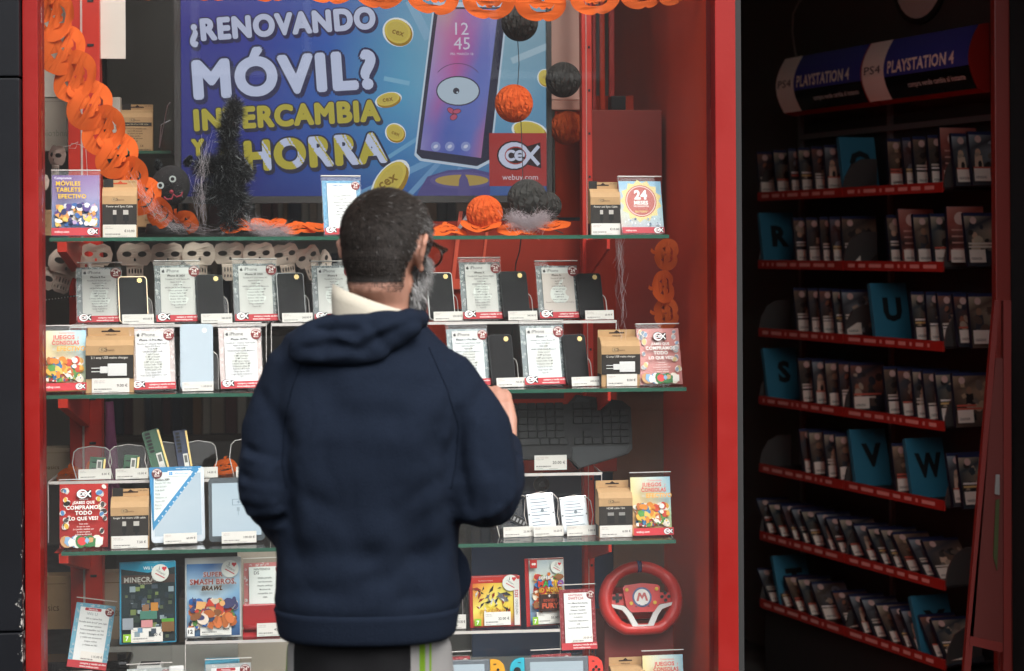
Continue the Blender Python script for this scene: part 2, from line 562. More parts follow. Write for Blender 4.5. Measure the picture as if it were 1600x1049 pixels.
uL0, _ = win(40, 500, -0.02); uL1, _ = win(64, 500, -0.02)
uR0, _ = win(1116, 500, -0.02); uR1, _ = win(1148, 500, -0.02)
Z_SILL, Z_HEAD = 0.46, 3.00

sf = empty('shop_front', W(0, 0, 0), TILT, 'red framed shop window beside an open doorway under a dark fascia', 'shop front')
# left dark cladding pillar, three panels with a joint, worn at its edge
def worn_dark():
    m = bpy.data.materials.new('worn_dark_cladding'); m.use_nodes = True
    nt = m.node_tree; b = nt.nodes['Principled BSDF']; b.inputs['Roughness'].default_value = 0.5; b.inputs['Specular IOR Level'].default_value = 0.2
    tc = nt.nodes.new('ShaderNodeTexCoord')
    nz = nt.nodes.new('ShaderNodeTexNoise'); nz.inputs['Scale'].default_value = 55; nz.inputs['Detail'].default_value = 5; nz.inputs['Roughness'].default_value = 0.7
    sep = nt.nodes.new('ShaderNodeSeparateXYZ')
    nt.links.new(tc.outputs['Object'], nz.inputs['Vector']); nt.links.new(tc.outputs['Object'], sep.inputs[0])
    # chips gather along the right edge, low down
    e = nt.nodes.new('ShaderNodeMapRange'); e.inputs['From Min'].default_value = uL0 - 0.030; e.inputs['From Max'].default_value = uL0 + 0.004
    e.inputs['To Min'].default_value = 0.0; e.inputs['To Max'].default_value = 0.30
    nt.links.new(sep.outputs['X'], e.inputs['Value'])
    zz = nt.nodes.new('ShaderNodeMapRange'); zz.inputs['From Min'].default_value = 1.25; zz.inputs['From Max'].default_value = 0.8
    zz.inputs['To Min'].default_value = -0.10; zz.inputs['To Max'].default_value = 0.06
    nt.links.new(sep.outputs['Z'], zz.inputs['Value'])
    a1 = nt.nodes.new('ShaderNodeMath'); a1.operation = 'ADD'; nt.links.new(nz.outputs['Fac'], a1.inputs[0]); nt.links.new(e.outputs[0], a1.inputs[1])
    a2 = nt.nodes.new('ShaderNodeMath'); a2.operation = 'ADD'; nt.links.new(a1.outputs[0], a2.inputs[0]); nt.links.new(zz.outputs[0], a2.inputs[1])
    gt = nt.nodes.new('ShaderNodeMath'); gt.operation = 'GREATER_THAN'; gt.inputs[1].default_value = 0.86; nt.links.new(a2.outputs[0], gt.inputs[0])
    n2 = nt.nodes.new('ShaderNodeTexNoise'); n2.inputs['Scale'].default_value = 6; nt.links.new(tc.outputs['Object'], n2.inputs['Vector'])
    dk = nt.nodes.new('ShaderNodeMix'); dk.data_type = 'RGBA'; dk.inputs['A'].default_value = (0.003, 0.0035, 0.005, 1); dk.inputs['B'].default_value = (0.007, 0.008, 0.011, 1)
    nt.links.new(n2.outputs['Fac'], dk.inputs['Factor'])
    mx = nt.nodes.new('ShaderNodeMix'); mx.data_type = 'RGBA'; mx.inputs['B'].default_value = (0.42, 0.40, 0.37, 1)
    nt.links.new(gt.outputs[0], mx.inputs['Factor']); nt.links.new(dk.outputs['Result'], mx.inputs['A']); nt.links.new(mx.outputs['Result'], b.inputs['Base Color'])
    return m
M_CLAD = worn_dark()
_, zj = win(20, 122, -0.05); _, zj2 = win(20, 985, -0.05)
for z0, z1 in ((0.02, zj2 - 0.002), (zj2 + 0.002, zj - 0.002), (zj + 0.002, 2.98)):
    MB().box(uL0 - 0.62, uL0 - 0.002, -0.07, 0.20, z0, z1, b=0.003).build('cladding_panel', M_CLAD, sf)
MB().box(uL0 - 0.62, uL0 - 0.01, -0.055, 0.22, 0.0, 2.99).build('pillar_core', M_BLACKM, sf)
MB().box(uL0, uL1, -0.045, 0.05, 0.02, 3.0, b=0.002).build('frame_post', M_RED, sf)
MB().box(uR0, uR1, -0.045, 0.06, 0.02, 3.0, b=0.002).build('frame_post', M_RED, sf)
MB().box(uR1 + 0.001, uR1 + 0.018, -0.02, 0.12, 0.02, 2.89).build('door_jamb', mat('jamb_grey', (0.018, 0.018, 0.018), 0.8), sf)
MB().box(uL1, uR0, -0.040, 0.05, Z_HEAD - 0.10, Z_HEAD, b=0.002).build('frame_head', M_RED, sf)
MB().box(uL1, uR0, -0.040, 0.05, Z_SILL - 0.06, Z_SILL, b=0.002).build('frame_sill', M_RED, sf)
MB().box(uL1, uR0, -0.035, 0.10, 0.02, Z_SILL - 0.062).build('stall_riser', M_DARK, sf)
MB().box(uL1 + 0.001, uR0 - 0.001, 0.0, 0.008, Z_SILL + 0.001, Z_HEAD - 0.101).build('window_pane', M_PANE, sf)
MB().box(uL0 - 0.64, 2.6, -0.08, 0.25, 3.01, 3.60, b=0.004).build('fascia', M_DARK, sf)
MB().box(-7, 7, 0.0, 0.28, 3.61, 7.5).build('upper_wall', M_STUCCO, sf)
MB().box(-7, uL0 - 0.63, -0.03, 0.28, 0.0, 3.60).build('side_wall', M_STUCCO, sf)
uD, _ = win(1660, 500, 0.0)
MB().box(uD + 0.12, uD + 0.7, -0.06, 0.22, 0.0, 3.0, b=0.004).build('right_pillar', M_CLAD, sf)
MB().box(uR1 + 0.001, uD + 0.119, -0.03, 0.20, 2.90, 3.0).build('added_transom', M_DARK, sf)  # unseen head added over the doorway to limit the daylight getting in
MB().box(uD + 0.71, 7, -0.03, 0.28, 0.0, 3.60).build('side_wall', M_STUCCO, sf)

# inside of the shop
def struct(name, mb, m, **k):
    o = mb.build(name, m, loc=W(0, 0, 0), rot=(0, 0, TILT)); tag(o, kind='structure'); return o
struct('shop_floor', MB().box(-6, 5, 0.11, 6.0, -0.02, 0.012), M_FLOOR)
struct('shop_ceiling', MB().box(-6, 5, 0.29, 6.0, 3.45, 3.55), M_CEIL)
struct('back_wall', MB().box(-6, 5, 5.9, 6.0, 0.012, 3.45), mat('back_wall_paint', (0.30, 0.27, 0.24), 0.8))
struct('side_wall_left', MB().box(-3.0, -2.9, 0.29, 5.9, 0.012, 3.45), M_CREAM)
struct('display_wall', MB().box(uR0 + 0.006, uR0 + 0.030, 0.061, 1.62, 0.012, 3.44), M_REDIN)
struct('display_plinth', MB().box(uL1 - 0.05, uR0 + 0.004, 0.12, 1.05, 0.012, 0.484), mat('plinth_white', (0.50, 0.48, 0.45), 0.6, noise=0.06))

# buildings across the street (seen only as a reflection in the glass)
ob = empty('opposite_building', (0, -9.0, 0), 0, 'pale stuccoed building across the street with rows of dark windows', 'building')
MB().box(-16, 16, -4, 0, 0, 4.6).build('wall', mat('dark_brick_front', (.125, .112, .10), .85, noise=.35, nscale=.8), ob)
M_DGL = mat('dark_window_glass', (0.02, 0.025, 0.03), 0.08)
for iz in range(1):
    for ix in range(-5, 6):
        wv = MB().box(ix * 2.8 - .55, ix * 2.8 + .55, 0.004, 0.05, 3.9 + iz * 2.2 - 1.0 + .3, 3.9 + iz * 2.2 + .7).build('window', M_WHITE, ob)
        MB().box(ix * 2.8 - .48, ix * 2.8 + .48, 0.051, 0.06, 3.9 + iz * 2.2 - .63, 3.9 + iz * 2.2 + .63).build('pane', M_DGL, wv)
MB().box(-15.5, 15.5, 0.004, 0.12, 0.02, 2.7).build('shop_base', mat('base_stone', (.06, .058, .055), .8, noise=.1, nscale=2), ob)
# ---------------------------------------------------------------- the man looking at the window
PY = 3.36                     # his distance from the camera
X0 = wpt(585, 500, PY).x
def mp(px, py, dy=0.0):
    """photo point at dy metres beyond the man's own plane, in his local metres"""
    p = wpt(px, py, PY + dy)
    return Vector((p.x - X0, dy, p.z))

def remesh(mb, voxel, name, smooth=4, fac=0.5):
    me = mb.mesh('tmp')
    ob = bpy.data.objects.new('tmp', me); col.objects.link(ob)
    m = ob.modifiers.new('r', 'REMESH'); m.mode = 'VOXEL'; m.voxel_size = voxel
    if smooth:
        s = ob.modifiers.new('s', 'SMOOTH'); s.factor = fac; s.iterations = smooth
    bpy.context.view_layer.update()
    dg = bpy.context.evaluated_depsgraph_get()
    out = bpy.data.meshes.new_from_object(ob.evaluated_get(dg)); out.name = name
    bpy.data.objects.remove(ob); bpy.data.meshes.remove(me)
    out.materials.clear()
    out.polygons.foreach_set('use_smooth', [True] * len(out.polygons))
    return out

def getco(me):
    co = np.zeros(len(me.vertices) * 3); me.vertices.foreach_get('co', co); return co.reshape(-1, 3)
def getno(me):
    no = np.zeros(len(me.vertices) * 3); me.vertices.foreach_get('normal', no); return no.reshape(-1, 3)
def setco(me, co):
    me.vertices.foreach_set('co', co.ravel()); me.update()

def ell(c, rx, ry, n=28, tilt=0.0, yaw=0.0, p=2.0):
    """ring in the horizontal plane round c (superellipse), turned and tipped"""
    out = []
    for k in range(n):
        a = 2 * math.pi * k / n
        ca, sa = math.cos(a), math.sin(a)
        x = rx * math.copysign(abs(ca) ** (2 / p), ca); y = ry * math.copysign(abs(sa) ** (2 / p), sa)
        v = Vector((x, y, -y * math.tan(tilt)))
        v = Matrix.Rotation(yaw, 3, 'Z') @ v
        out.append(Vector(c) + v)
    return out

HC = mp(604, 384)              # head centre
HC.y = 0.03
HYAW = R(-27)                  # head turned to his right
HM = Matrix.Translation(HC) @ Matrix.Rotation(HYAW, 4, 'Z') @ Matrix.Rotation(R(-9), 4, 'X')
# joints
NECK = Vector((mp(594, 484).x, 0.010, mp(594, 484).z))
SHL, SHR = mp(462, 574, 0.0), mp(692, 596, 0.0)
ELL, WRL = mp(432, 762, -0.03), mp(512, 885, 0.20)
ELR, WRR = mp(747, 768, -0.02), mp(783, 702, 0.20)

def bez(a, b, c, n):
    return [a * (1 - t) ** 2 + b * 2 * t * (1 - t) + c * t * t for t in [i / (n - 1) for i in range(n)]]
def poly_path(pts, n=8):
    out = []
    for i in range(len(pts) - 1):
        for k in range(n):
            out.append(pts[i].lerp(pts[i + 1], k / n))
    out.append(pts[-1])
    return out
def interp(vals, n=8):
    out = []
    for i in range(len(vals) - 1):
        for k in range(n):
            out.append(vals[i] + (vals[i + 1] - vals[i]) * k / n)
    out.append(vals[-1])
    return out

M_SKIN = mat('skin', (0.36, 0.18, 0.125), 0.5, noise=0.12, nscale=30, bump=0.05, bscale=200)
_b = M_SKIN.node_tree.nodes['Principled BSDF']; _b.inputs['Subsurface Weight'].default_value = 0.15; _b.inputs['Subsurface Radius'].default_value = (0.012, 0.005, 0.003); _b.inputs['Subsurface Scale'].default_value = 0.5
M_HOOD = mat('navy_fleece', (0.0076, 0.0116, 0.0215), 0.95, noise=0.30, nscale=170, bump=0.22, bscale=360, spec=0.08)
M_RIB = M_HOOD
M_LINING = mat('cream_jersey', (0.42, 0.385, 0.315), 0.9, noise=0.08, nscale=60, bump=0.1, bscale=300, spec=0.2)

# --- body: one continuous surface
B = MB()
B.ball((0, 0, 0.018), (0.074, 0.096, 0.098), 24, 16, M=HM)                  # skull
B.v = [tuple(v) for v in B.v]
def HP(x, y, z): return HM @ Vector((x, y, z))
B.ball(HP(0, 0.0, 0.018), (0.001, 0.001, 0.001), 6, 4)
B = MB()
def hball(c, r, seg=20, rings=14):
    rr = HM.to_3x3()
    B.ball(HP(*c), r, seg, rings, M=rr.to_4x4())
hball((0, -0.008, 0.013), (0.0735, 0.090, 0.082), 28, 18)       # cranium
hball((0, -0.038, -0.022), (0.062, 0.053, 0.066))              # back of the skull, lower
hball((0, 0.040, -0.030), (0.058, 0.052, 0.078))               # face
hball((0, 0.060, -0.085), (0.040, 0.034, 0.030))               # jaw and chin
hball((0.034, 0.020, -0.070), (0.024, 0.040, 0.026)); hball((-0.034, 0.020, -0.070), (0.024, 0.040, 0.026))
hball((0, 0.094, -0.022), (0.011, 0.016, 0.020)); hball((0, 0.102, -0.034), (0.014, 0.012, 0.010))   # nose
hball((0, 0.085, 0.012), (0.040, 0.012, 0.010))                # brow
hball((0, 0.088, -0.062), (0.022, 0.009, 0.006)); hball((0, 0.086, -0.071), (0.020, 0.010, 0.007))   # lips
for sx in (-1, 1):                                             # ears
    rim = [(sx * 0.072, -0.004, -0.042), (sx * 0.085, -0.020, -0.020), (sx * 0.091, -0.024, 0.002), (sx * 0.087, -0.013, 0.016), (sx * 0.077, 0.002, 0.012)]
    B.tube([HP(*p) for p in rim], [0.0055, 0.006, 0.006, 0.0055, 0.005], 8)
    hball((sx * 0.073, -0.008, -0.012), (0.006, 0.013, 0.026), 10, 8)
    hball((sx * 0.073, 0.000, -0.042), (0.006, 0.008, 0.009), 10, 8)
B.tube([HP(0, -0.022, -0.03), HP(0, -0.025, -0.075), NECK + Vector((0, 0.01, 0.02)), NECK + Vector((-0.02, 0.01, -0.08))], [0.056, 0.055, 0.057, 0.07], 18)
tr = [(1.44, .09, .07), (1.40, .15, .085), (1.30, .155, .10), (1.15, .145, .10), (1.02, .14, .10), (0.94, .12, .095), (0.84, .118, .092)]
B.loft([ell((-0.01 if z > 1.3 else -0.012, 0.015, z), a, b, 24) for z, a, b in tr[::-1]])
for sh, el, wr in ((SHL, ELL, WRL), (SHR, ELR, WRR)):
    B.tube(poly_path([sh + Vector((0, 0, 0.01)), sh.lerp(el, .5), el, el.lerp(wr, .4), wr], 5), interp([.052, .047, .040, .040, .027], 5), 14)
hipL, hipR = Vector((-0.095, 0.02, 0.86)), Vector((0.062, 0.02, 0.86))
knL, knR = Vector((-0.115, 0.045, 0.47)), Vector((0.105, 0.05, 0.47))
anL, anR = Vector((-0.12, 0.0, 0.08)), Vector((0.115, 0.0, 0.08))
for h, k, a in ((hipL, knL, anL), (hipR, knR, anR)):
    B.tube(poly_path([h, k, k.lerp(a, .3), a], 5), interp([.056, .050, .052, .036], 5), 14)
    B.tube([a, a + Vector((0, 0.07, -0.035)), a + Vector((0, 0.15, -0.05))], [.036, .034, .026], 10)
# hands: palm and five bent fingers each
def hand(wr, fwd, up, side):
    """fwd: along the palm; up: back of the hand; side: towards the thumb"""
    fwd = fwd.normalized(); side = (side - fwd * side.dot(fwd)).normalized(); up = fwd.cross(side)
    def q(f, s, u): return wr + fwd * f + side * s + up * u
    for s in (-0.024, -0.008, 0.008, 0.024):
        B.tube([q(-0.015, s * .6, 0), q(0.045, s, 0.002), q(0.082, s * 1.05, 0)], [.014, .0145, .0115], 10)
    for s, L in ((0.027, .070), (0.009, .078), (-0.009, .073), (-0.026, .058)):
        B.tube([q(.078, s, 0), q(.078 + L * .38, s * 1.05, -.006), q(.078 + L * .66, s * 1.0, -.024), q(.078 + L * .74, s, -.046)], [.0098, .0092, .0085, .0072], 8)
    B.tube([q(.005, .020, -.004), q(.030, .044, -.014), q(.058, .050, -.028), q(.078, .042, -.038)], [.0135, .0115, .010, .008], 8)
hand(WRR + Vector((0.0, 0.01, 0.012)), Vector((-0.12, 0.42, 0.72)), None, Vector((-0.9, 0.1, 0.25)))
hand(WRL, (WRL - ELL) + Vector((0.12, 0, 0)), None, Vector((0.3, 0.5, 0.9)))
body_me = remesh(B, 0.0045, 'person', 3)
# the face is finished by sinking the eye sockets a little
co = getco(body_me)
HMi = np.array(HM.inverted())
loc = co @ HMi[:3, :3].T + HMi[:3, 3]
for sx in (-1, 1):
    d2 = ((loc - np.array([sx * 0.031, 0.086, -0.004])) ** 2 / np.array([.016, .03, .010]) ** 2).sum(1)
    co -= (np.exp(-d2) * 0.006)[:, None] * (np.array(HM)[:3, 1])[None, :]
setco(body_me, co)
person = link('person', body_me, M_SKIN, loc=(X0, PY, 0))
tag(person, 'man seen from behind in navy hooded sweatshirt, looking into the shop window', 'person')
for sx in (-1, 1):
    MB().ball((0, 0, 0), 0.0115, 12, 8).build('eyeball', M_WHITE, person, HP(sx * 0.031, 0.068, -0.004), smooth=True)

# --- sweatshirt
S = MB()
def ring(pyx, cx, hw, ry, dyc, p=2.3, tilt=0.0):
    c = mp(cx, pyx, 0); s = (PY) / FPX
    return ell((c.x, dyc, c.z), hw * s, ry, 40, tilt, 0, p)
rows = [  # photo row, centre, half width, half depth, depth centre
    (488, 578, 60, .066, .016), (502, 566, 88, .078, .016), (524, 560, 116, .094, .014), (552, 570, 138, .110, .012), (580, 578, 149, .122, .008), (620, 581, 155, .132, .004),
    (680, 580, 154, .138, .002), (740, 577, 149, .140, .004), (800, 574, 145, .140, .010), (850, 573, 142, .140, .014), (890, 573, 141, .141, .018),
    (918, 573, 142, .142, .020), (936, 573, 144, .143, .020), (947, 573, 142, .141, .020), (957, 573, 137, .137, .020), (985, 573, 135, .135, .020), (994, 573, 132, .132, .020)]
S.loft([ring(r_[0], r_[1], r_[2], r_[3], r_[4], 2.35, R(2)) for r_ in rows[::-1]])
def sleeve(pts, rad):
    S.tube(poly_path(pts, 8), interp(rad, 8), 22)
sleeve([SHL + Vector((0.05, 0.005, 0.010)), SHL + Vector((.008, 0, -.012)), mp(440, 670, -.005), ELL, ELL.lerp(WRL, .35) + Vector((0, 0, -0.006)), ELL.lerp(WRL, .8), WRL.lerp(ELL, .06)], [.062, .068, .070, .068, .060, .050, .046])
sleeve([SHR + Vector((-0.06, 0.005, 0.012)), SHR + Vector((-.004, 0, -.010)), mp(735, 675, -.005), ELR, ELR.lerp(WRR, .35) + Vector((0.006, 0, 0)), ELR.lerp(WRR, .75), WRR.lerp(ELR, .06)], [.064, .072, .076, .074, .066, .052, .043])
# front pocket bulge with the left hand in it
S.ball((0.02, 0.13, 0.98), (0.15, 0.06, 0.10), 20, 12)
hood_me = remesh(S, 0.0055, 'hoodie', 6)
co = getco(hood_me); no = getno(hood_me)

def fold(a, b, w, amp, wob=0.0, both=False, front=False):
    """press a soft crease (amp < 0) or ridge along the segment a-b on the side facing the camera"""
    global co
    A, Bv = np.array(a), np.array(b); d = Bv - A; L = np.linalg.norm(d)
    t = ((co - A) @ d) / (L * L); tc = np.clip(t, 0, 1)
    off = co - (A + tc[:, None] * d)
    off[:, 1] *= 0.35                           # lies on the surface: depth counts less
    if wob: off[:, 0] += wob * np.sin(tc * 5.0); off[:, 2] += wob * np.cos(tc * 4.0) * .6
    r = np.linalg.norm(off, axis=1)
    fade = np.clip(np.minimum(t * 4 + .6, (1 - t) * 4 + .6), 0, 1)
    g_ = np.exp(-(r / w) ** 2) * fade
    if not both: g_ = g_ * np.clip((-no[:, 1] + 0.35), 0, 1)
    co = co + no * (g_ * amp)[:, None]
def f2(x0, y0, x1, y1, w, amp, dy0=-.1, dy1=None, wob=0.0, both=False):
    fold(mp(x0, y0, dy0), mp(x1, y1, dy0 if dy1 is None else dy1), w, amp, wob, both)
# long soft drapes on the back
f2(688, 660, 640, 960, .030, -.012, wob=.006); f2(650, 640, 690, 830, .034, .009, wob=.006); f2(600, 720, 660, 900, .030, -.007, wob=.008); f2(540, 800, 640, 960, .030, -.007, wob=.008)
f2(446, 660, 452, 880, .020, -.012, wob=.004); f2(476, 650, 474, 860, .034, .007, wob=.006); f2(520, 700, 470, 900, .030, -.006, wob=.008)
f2(455, 780, 600, 790, .026, -.005, wob=.010); f2(460, 860, 690, 880, .022, -.006, wob=.010); f2(560, 915, 700, 860, .020, -.006, wob=.006); f2(450, 920, 560, 935, .018, -.004, wob=.006)
f2(698, 700, 706, 840, .020, -.010); f2(470, 570, 560, 660, .030, -.006); f2(690, 570, 620, 670, .030, -.006)
for (a, b, c, d, w, am) in ((704, 742, 610, 800, .011, -.007), (704, 760, 620, 838, .010, .005), (700, 790, 560, 880, .012, -.006), (455, 748, 520, 800, .010, -.006), (458, 770, 540, 850, .011, .004), (470, 930, 600, 900, .010, -.004), (690, 930, 600, 945, .009, -.004), (640, 860, 700, 900, .009, -.005), (520, 640, 640, 655, .014, -.004)):
    f2(a, b, c, d, w * 1.4, am * .45, wob=.005)
# sleeves
f2(715, 640, 728, 790, .012, -.009, dy0=-.07, wob=.003); f2(745, 650, 752, 770, .012, .006, dy0=-.07, wob=.003)
for k, (a, b, c, d) in enumerate(((772, 700, 812, 716), (768, 722, 812, 744), (764, 748, 808, 772), (758, 776, 800, 796), (740, 800, 786, 812))):
    f2(a, b, c, d, .008, -.014, dy0=.07, both=True); f2(a, b + 11, c, d + 11, .008, .008, dy0=.07, both=True)
for (a, b, c, d) in ((380, 700, 440, 716), (378, 742, 440, 752), (385, 790, 445, 780), (398, 824, 450, 806)):
    f2(a, b, c, d, .008, -.009, dy0=-.06, both=True); f2(a, b + 13, c, d + 13, .008, .006, dy0=-.06, both=True)
f2(402, 610, 470, 700, .014, -.007, dy0=-.05); f2(760, 600, 705, 700, .014, -.008, dy0=-.05); f2(725, 560, 700, 640, .010, -.005)
# fine unevenness
def vnoise(p, s, seed):
    r_ = np.random.RandomState(seed); out = np.zeros(len(p))
    for k in range(7):
        d = r_.normal(size=3); d /= np.linalg.norm(d)
        out += np.sin((p @ d) * s * r_.uniform(.6, 1.6) + r_.uniform(0, 6.28))
    return out / 7
def near_pt(p, r_): return np.exp(-((co - np.array(p)) ** 2).sum(1) / (r_ * r_))
wr_mask = .22 + .8 * near_pt(ELL, .09) + .9 * near_pt(ELR, .10) + .5 * near_pt(mp(690, 700, -.1), .07) + .5 * near_pt(mp(460, 720, -.1), .07) + .35 * np.clip((1.12 - co[:, 2]) / .15, 0, 1) * np.clip((co[:, 2] - .95) / .05, 0, 1)
skew = co @ np.array([[1, 0, .5], [0, 1, 0], [-.6, 0, 1.2]]).T
co = co + no * (vnoise(co, 34, 3) * .0040 + vnoise(co, 75, 5) * .0016 + np.abs(vnoise(skew, 52, 21)) * .009 * wr_mask + np.abs(vnoise(skew, 110, 23)) * .004 * wr_mask)[:, None]
setco(hood_me, co)
hd = link('sweatshirt', hood_me, M_HOOD, person)
tag(hd, 'loose navy fleece sweatshirt')
# hem rib band and seam
hb = MB()
c0 = mp(573, 968, 0)
rr_ = []
for (pyx, hw, ry) in ((948, 142, .143), (951, 146, .146), (957, 144, .145), (970, 142, .143), (985, 140, .141), (991, 138, .139), (995, 133, .134), (989, 125, .126)):
    rr_.append(ring(pyx, 573, hw, ry, .020, 2.35, R(2)))
hb.loft(rr_, cap=False)
ho = hb.build('hem_band', M_RIB, hd, smooth=True)
# right cuff
dcf = (WRR - ELR).normalized()
MB().tube([WRR - dcf * .035, WRR - dcf * .015, WRR + dcf * .004, WRR + dcf * .010], [.045, .044, .040, .034], 22).build('cuff', M_RIB, hd, smooth=True)
dcf = (WRL - ELL).normalized()
MB().tube([WRL - dcf * .035, WRL - dcf * .015, WRL + dcf * .006], [.046, .044, .040], 22).build('cuff', M_RIB, hd, smooth=True)

from mathutils.bvhtree import BVHTree
_bv = BVHTree.FromPolygons([tuple(v) for v in getco(hood_me)], [tuple(p.vertices) for p in hood_me.polygons])
def seam(pts, name, r_=.0008):
    out = []
    for i in range(len(pts) - 1):
        for k in range(10):
            t = k / 10; q = mp(pts[i][0] + (pts[i + 1][0] - pts[i][0]) * t, pts[i][1] + (pts[i + 1][1] - pts[i][1]) * t, 0)
            h_, n_, _, _ = _bv.ray_cast(Vector((q.x, -1, q.z)), Vector((0, 1, 0)))
            if h_ is not None: out.append(h_ + n_ * .0004)
    if len(out) > 2: MB().tube(out, r_, 6).build(name, M_SEAM, hd, smooth=True)
M_SEAM = mat('seam_thread', (0.0030, 0.0050, 0.0105), 0.95, spec=0.05)
for dx in (0,):
    seam([(486 + dx, 545), (466 + dx, 600), (452 + dx, 660), (450 + dx, 720), (458 + dx, 756)], 'armhole_seam')
    seam([(672 - dx, 540), (700 - dx, 600), (718 - dx, 660), (714 - dx, 720), (706 - dx, 760)], 'armhole_seam')

# --- hood lying on the back, cream lining standing at the neck
H = MB()
def hood_ring(t):
    pass
# outer roll: a fat collar round the neck, low in front, plus the bag of the hood down the back
NK = NECK
def collar_pts(rad_x, rad_y, z_of, n=48, cx=0.0, cy=0.0):
    out = []
    for k in range(n):
        a = 2 * math.pi * k / n
        out.append(Vector((NK.x + cx + rad_x * math.cos(a), NK.y + cy + rad_y * math.sin(a), z_of(a))))
    return out
zr = mp(590, 492).z
# a: 0 right, pi/2 front, pi left, 3pi/2 back (towards the camera)
path = []
rad = []
nn = 60
for k in range(nn + 1):
    a = R(-20) - (math.pi * 1.36 - R(-0)) * k / nn       # from right front, round the back, to left front
    a = R(86) - R(352) * k / nn
    bk = max(0, -math.sin(a))
    x = NK.x - 0.006 + 0.080 * math.cos(a)
    y = NK.y + 0.005 + 0.086 * math.sin(a)
    z = zr - 0.008 - 0.010 * bk + (-0.006 if math.cos(a) < 0 else 0.006) * abs(math.cos(a)) - 0.070 * max(0, math.sin(a)) - 0.004
    path.append(Vector((x, y, z))); rad.append(0.015 + 0.009 * bk - .003 * max(0, math.sin(a)))
H.tube(path, rad, 16)
# bag of the hood
for (px, py, dy, rx, ry, rz) in ((548, 524, -.092, .104, .036, .040), (500, 538, -.094, .058, .032, .036), (604, 512, -.082, .064, .038, .030), (540, 552, -.108, .078, .018, .024), (640, 500, -.060, .026, .045, .022), (478, 548, -.090, .034, .026, .024)):
    H.ball(mp(px, py, dy), (rx, ry, rz), 22, 14)
bag_me = remesh(H, 0.0055, 'hood', 7)
co = getco(bag_me); no = getno(bag_me)
f2(488, 508, 560, 518, .010, -.012, dy0=-.13, wob=.003); f2(452, 566, 560, 556, .009, .006, dy0=-.13, wob=.003); f2(560, 548, 652, 498, .010, -.009, dy0=-.12, wob=.003); f2(520, 500, 500, 560, .010, -.007, dy0=-.12, wob=.002)
f2(560, 525, 640, 505, .009, .006, dy0=-.12, wob=.002); f2(470, 545, 540, 540, .009, -.008, dy0=-.13, wob=.003); f2(575, 500, 600, 540, .009, -.006, dy0=-.12); f2(530, 530, 590, 545, .008, .006, dy0=-.13)
co = co + no * (vnoise(co, 45, 8) * .004)[:, None]
setco(bag_me, co)
hood = link('hood', bag_me, M_HOOD, person)
tag(hood, 'navy hood folded down on the shoulders')
# lining: a thin sheet rolled over, highest at the back left
L = MB()
inner, outer = [], []
rings_ = [[], [], [], [], []]
n = 44
for k in range(n):
    a = R(70) - R(320) * k / (n - 1)
    lf = (1 - math.cos(a)) / 2
    top = zr + 0.000 + 0.052 * lf ** 1.2 - 0.045 * max(0, math.sin(a))
    for j, (rx, ry, dz) in enumerate(((.082, .086, -.055), (.082, .085, -.018), (.078, .080, .004), (.071, .073, 0.001), (.066, .068, -.05))):
        w_ = .0025 * math.sin(k * .9 + j)
        rings_[j].append(Vector((NK.x - 0.008 + (rx + w_) * math.cos(a), NK.y + .004 + (ry + w_) * math.sin(a), top + dz)))
vs_, fs_ = [], []
for rg in rings_: vs_ += rg
for j in range(4):
    for k in range(n - 1):
        fs_.append((j * n + k, j * n + k + 1, (j + 1) * n + k + 1, (j + 1) * n + k))
L.add(vs_, fs_)
L.build('hood_lining', M_LINING, hood, smooth=True)

# --- trousers: black with a pale side panel and green stripes on his right
def trouser_mat():
    m = bpy.data.materials.new('tracksuit_cloth'); m.use_nodes = True
    nt = m.node_tree; b = nt.nodes['Principled BSDF']; b.inputs['Roughness'].default_value = 0.85; b.inputs['Specular IOR Level'].default_value = 0.08
    tc = nt.nodes.new('ShaderNodeTexCoord'); sep = nt.nodes.new('ShaderNodeSeparateXYZ'); nt.links.new(tc.outputs['Object'], sep.inputs[0])
    # angle round the leg
    x0_ = nt.nodes.new('ShaderNodeMath'); x0_.inputs[1].default_value = 0.04; nt.links.new(sep.outputs['X'], x0_.inputs[0])
    xx = nt.nodes.new('ShaderNodeMath'); xx.operation = 'ABSOLUTE'; nt.links.new(x0_.outputs[0], xx.inputs[0])
    cr = nt.nodes.new('ShaderNodeValToRGB'); e = cr.color_ramp; e.interpolation = 'CONSTANT'
    e.elements[0].position = 0.0; e.elements[0].color = (0.010, 0.010, 0.011, 1)
    e.elements[1].position = 0.106 / .25; e.elements[1].color = (0.20, 0.195, 0.19, 1)
    for p_, c_ in ((0.121, (0.11, 0.20, 0.015)), (0.130, (0.20, 0.195, 0.19)), (0.137, (0.11, 0.20, 0.015)), (0.141, (0.20, 0.195, 0.19))):
        q = e.elements.new(p_ / .25); q.color = (*c_, 1)
    sc_ = nt.nodes.new('ShaderNodeMath'); sc_.operation = 'DIVIDE'; sc_.inputs[1].default_value = .25
    nt.links.new(xx.outputs[0], sc_.inputs[0]); nt.links.new(sc_.outputs[0], cr.inputs[0]); nt.links.new(cr.outputs[0], b.inputs['Base Color'])
    return m
T = MB()
T.loft([ell((-0.020, 0.02, z), a, b_, 28, p=2.4) for z, a, b_ in ((0.80, .124, .112), (0.88, .126, .116), (0.94, .124, .114), (0.99, .118, .108))])
for h, k, a, s in ((hipL, knL, anL, -1), (hipR, knR, anR, 1)):
    T.tube(poly_path([h + Vector((s * .0, 0, .02)), h.lerp(k, .5), k, k.lerp(a, .5), a + Vector((0, -.005, .02))], 6), interp([.070, .080, .074, .072, .066], 6), 22)
tr_me = remesh(T, 0.007, 'trousers', 6)
co = getco(tr_me); no = getno(tr_me)
co = co + no * (vnoise(co * np.array([1, 1, .5]), 60, 12) * .005)[:, None]
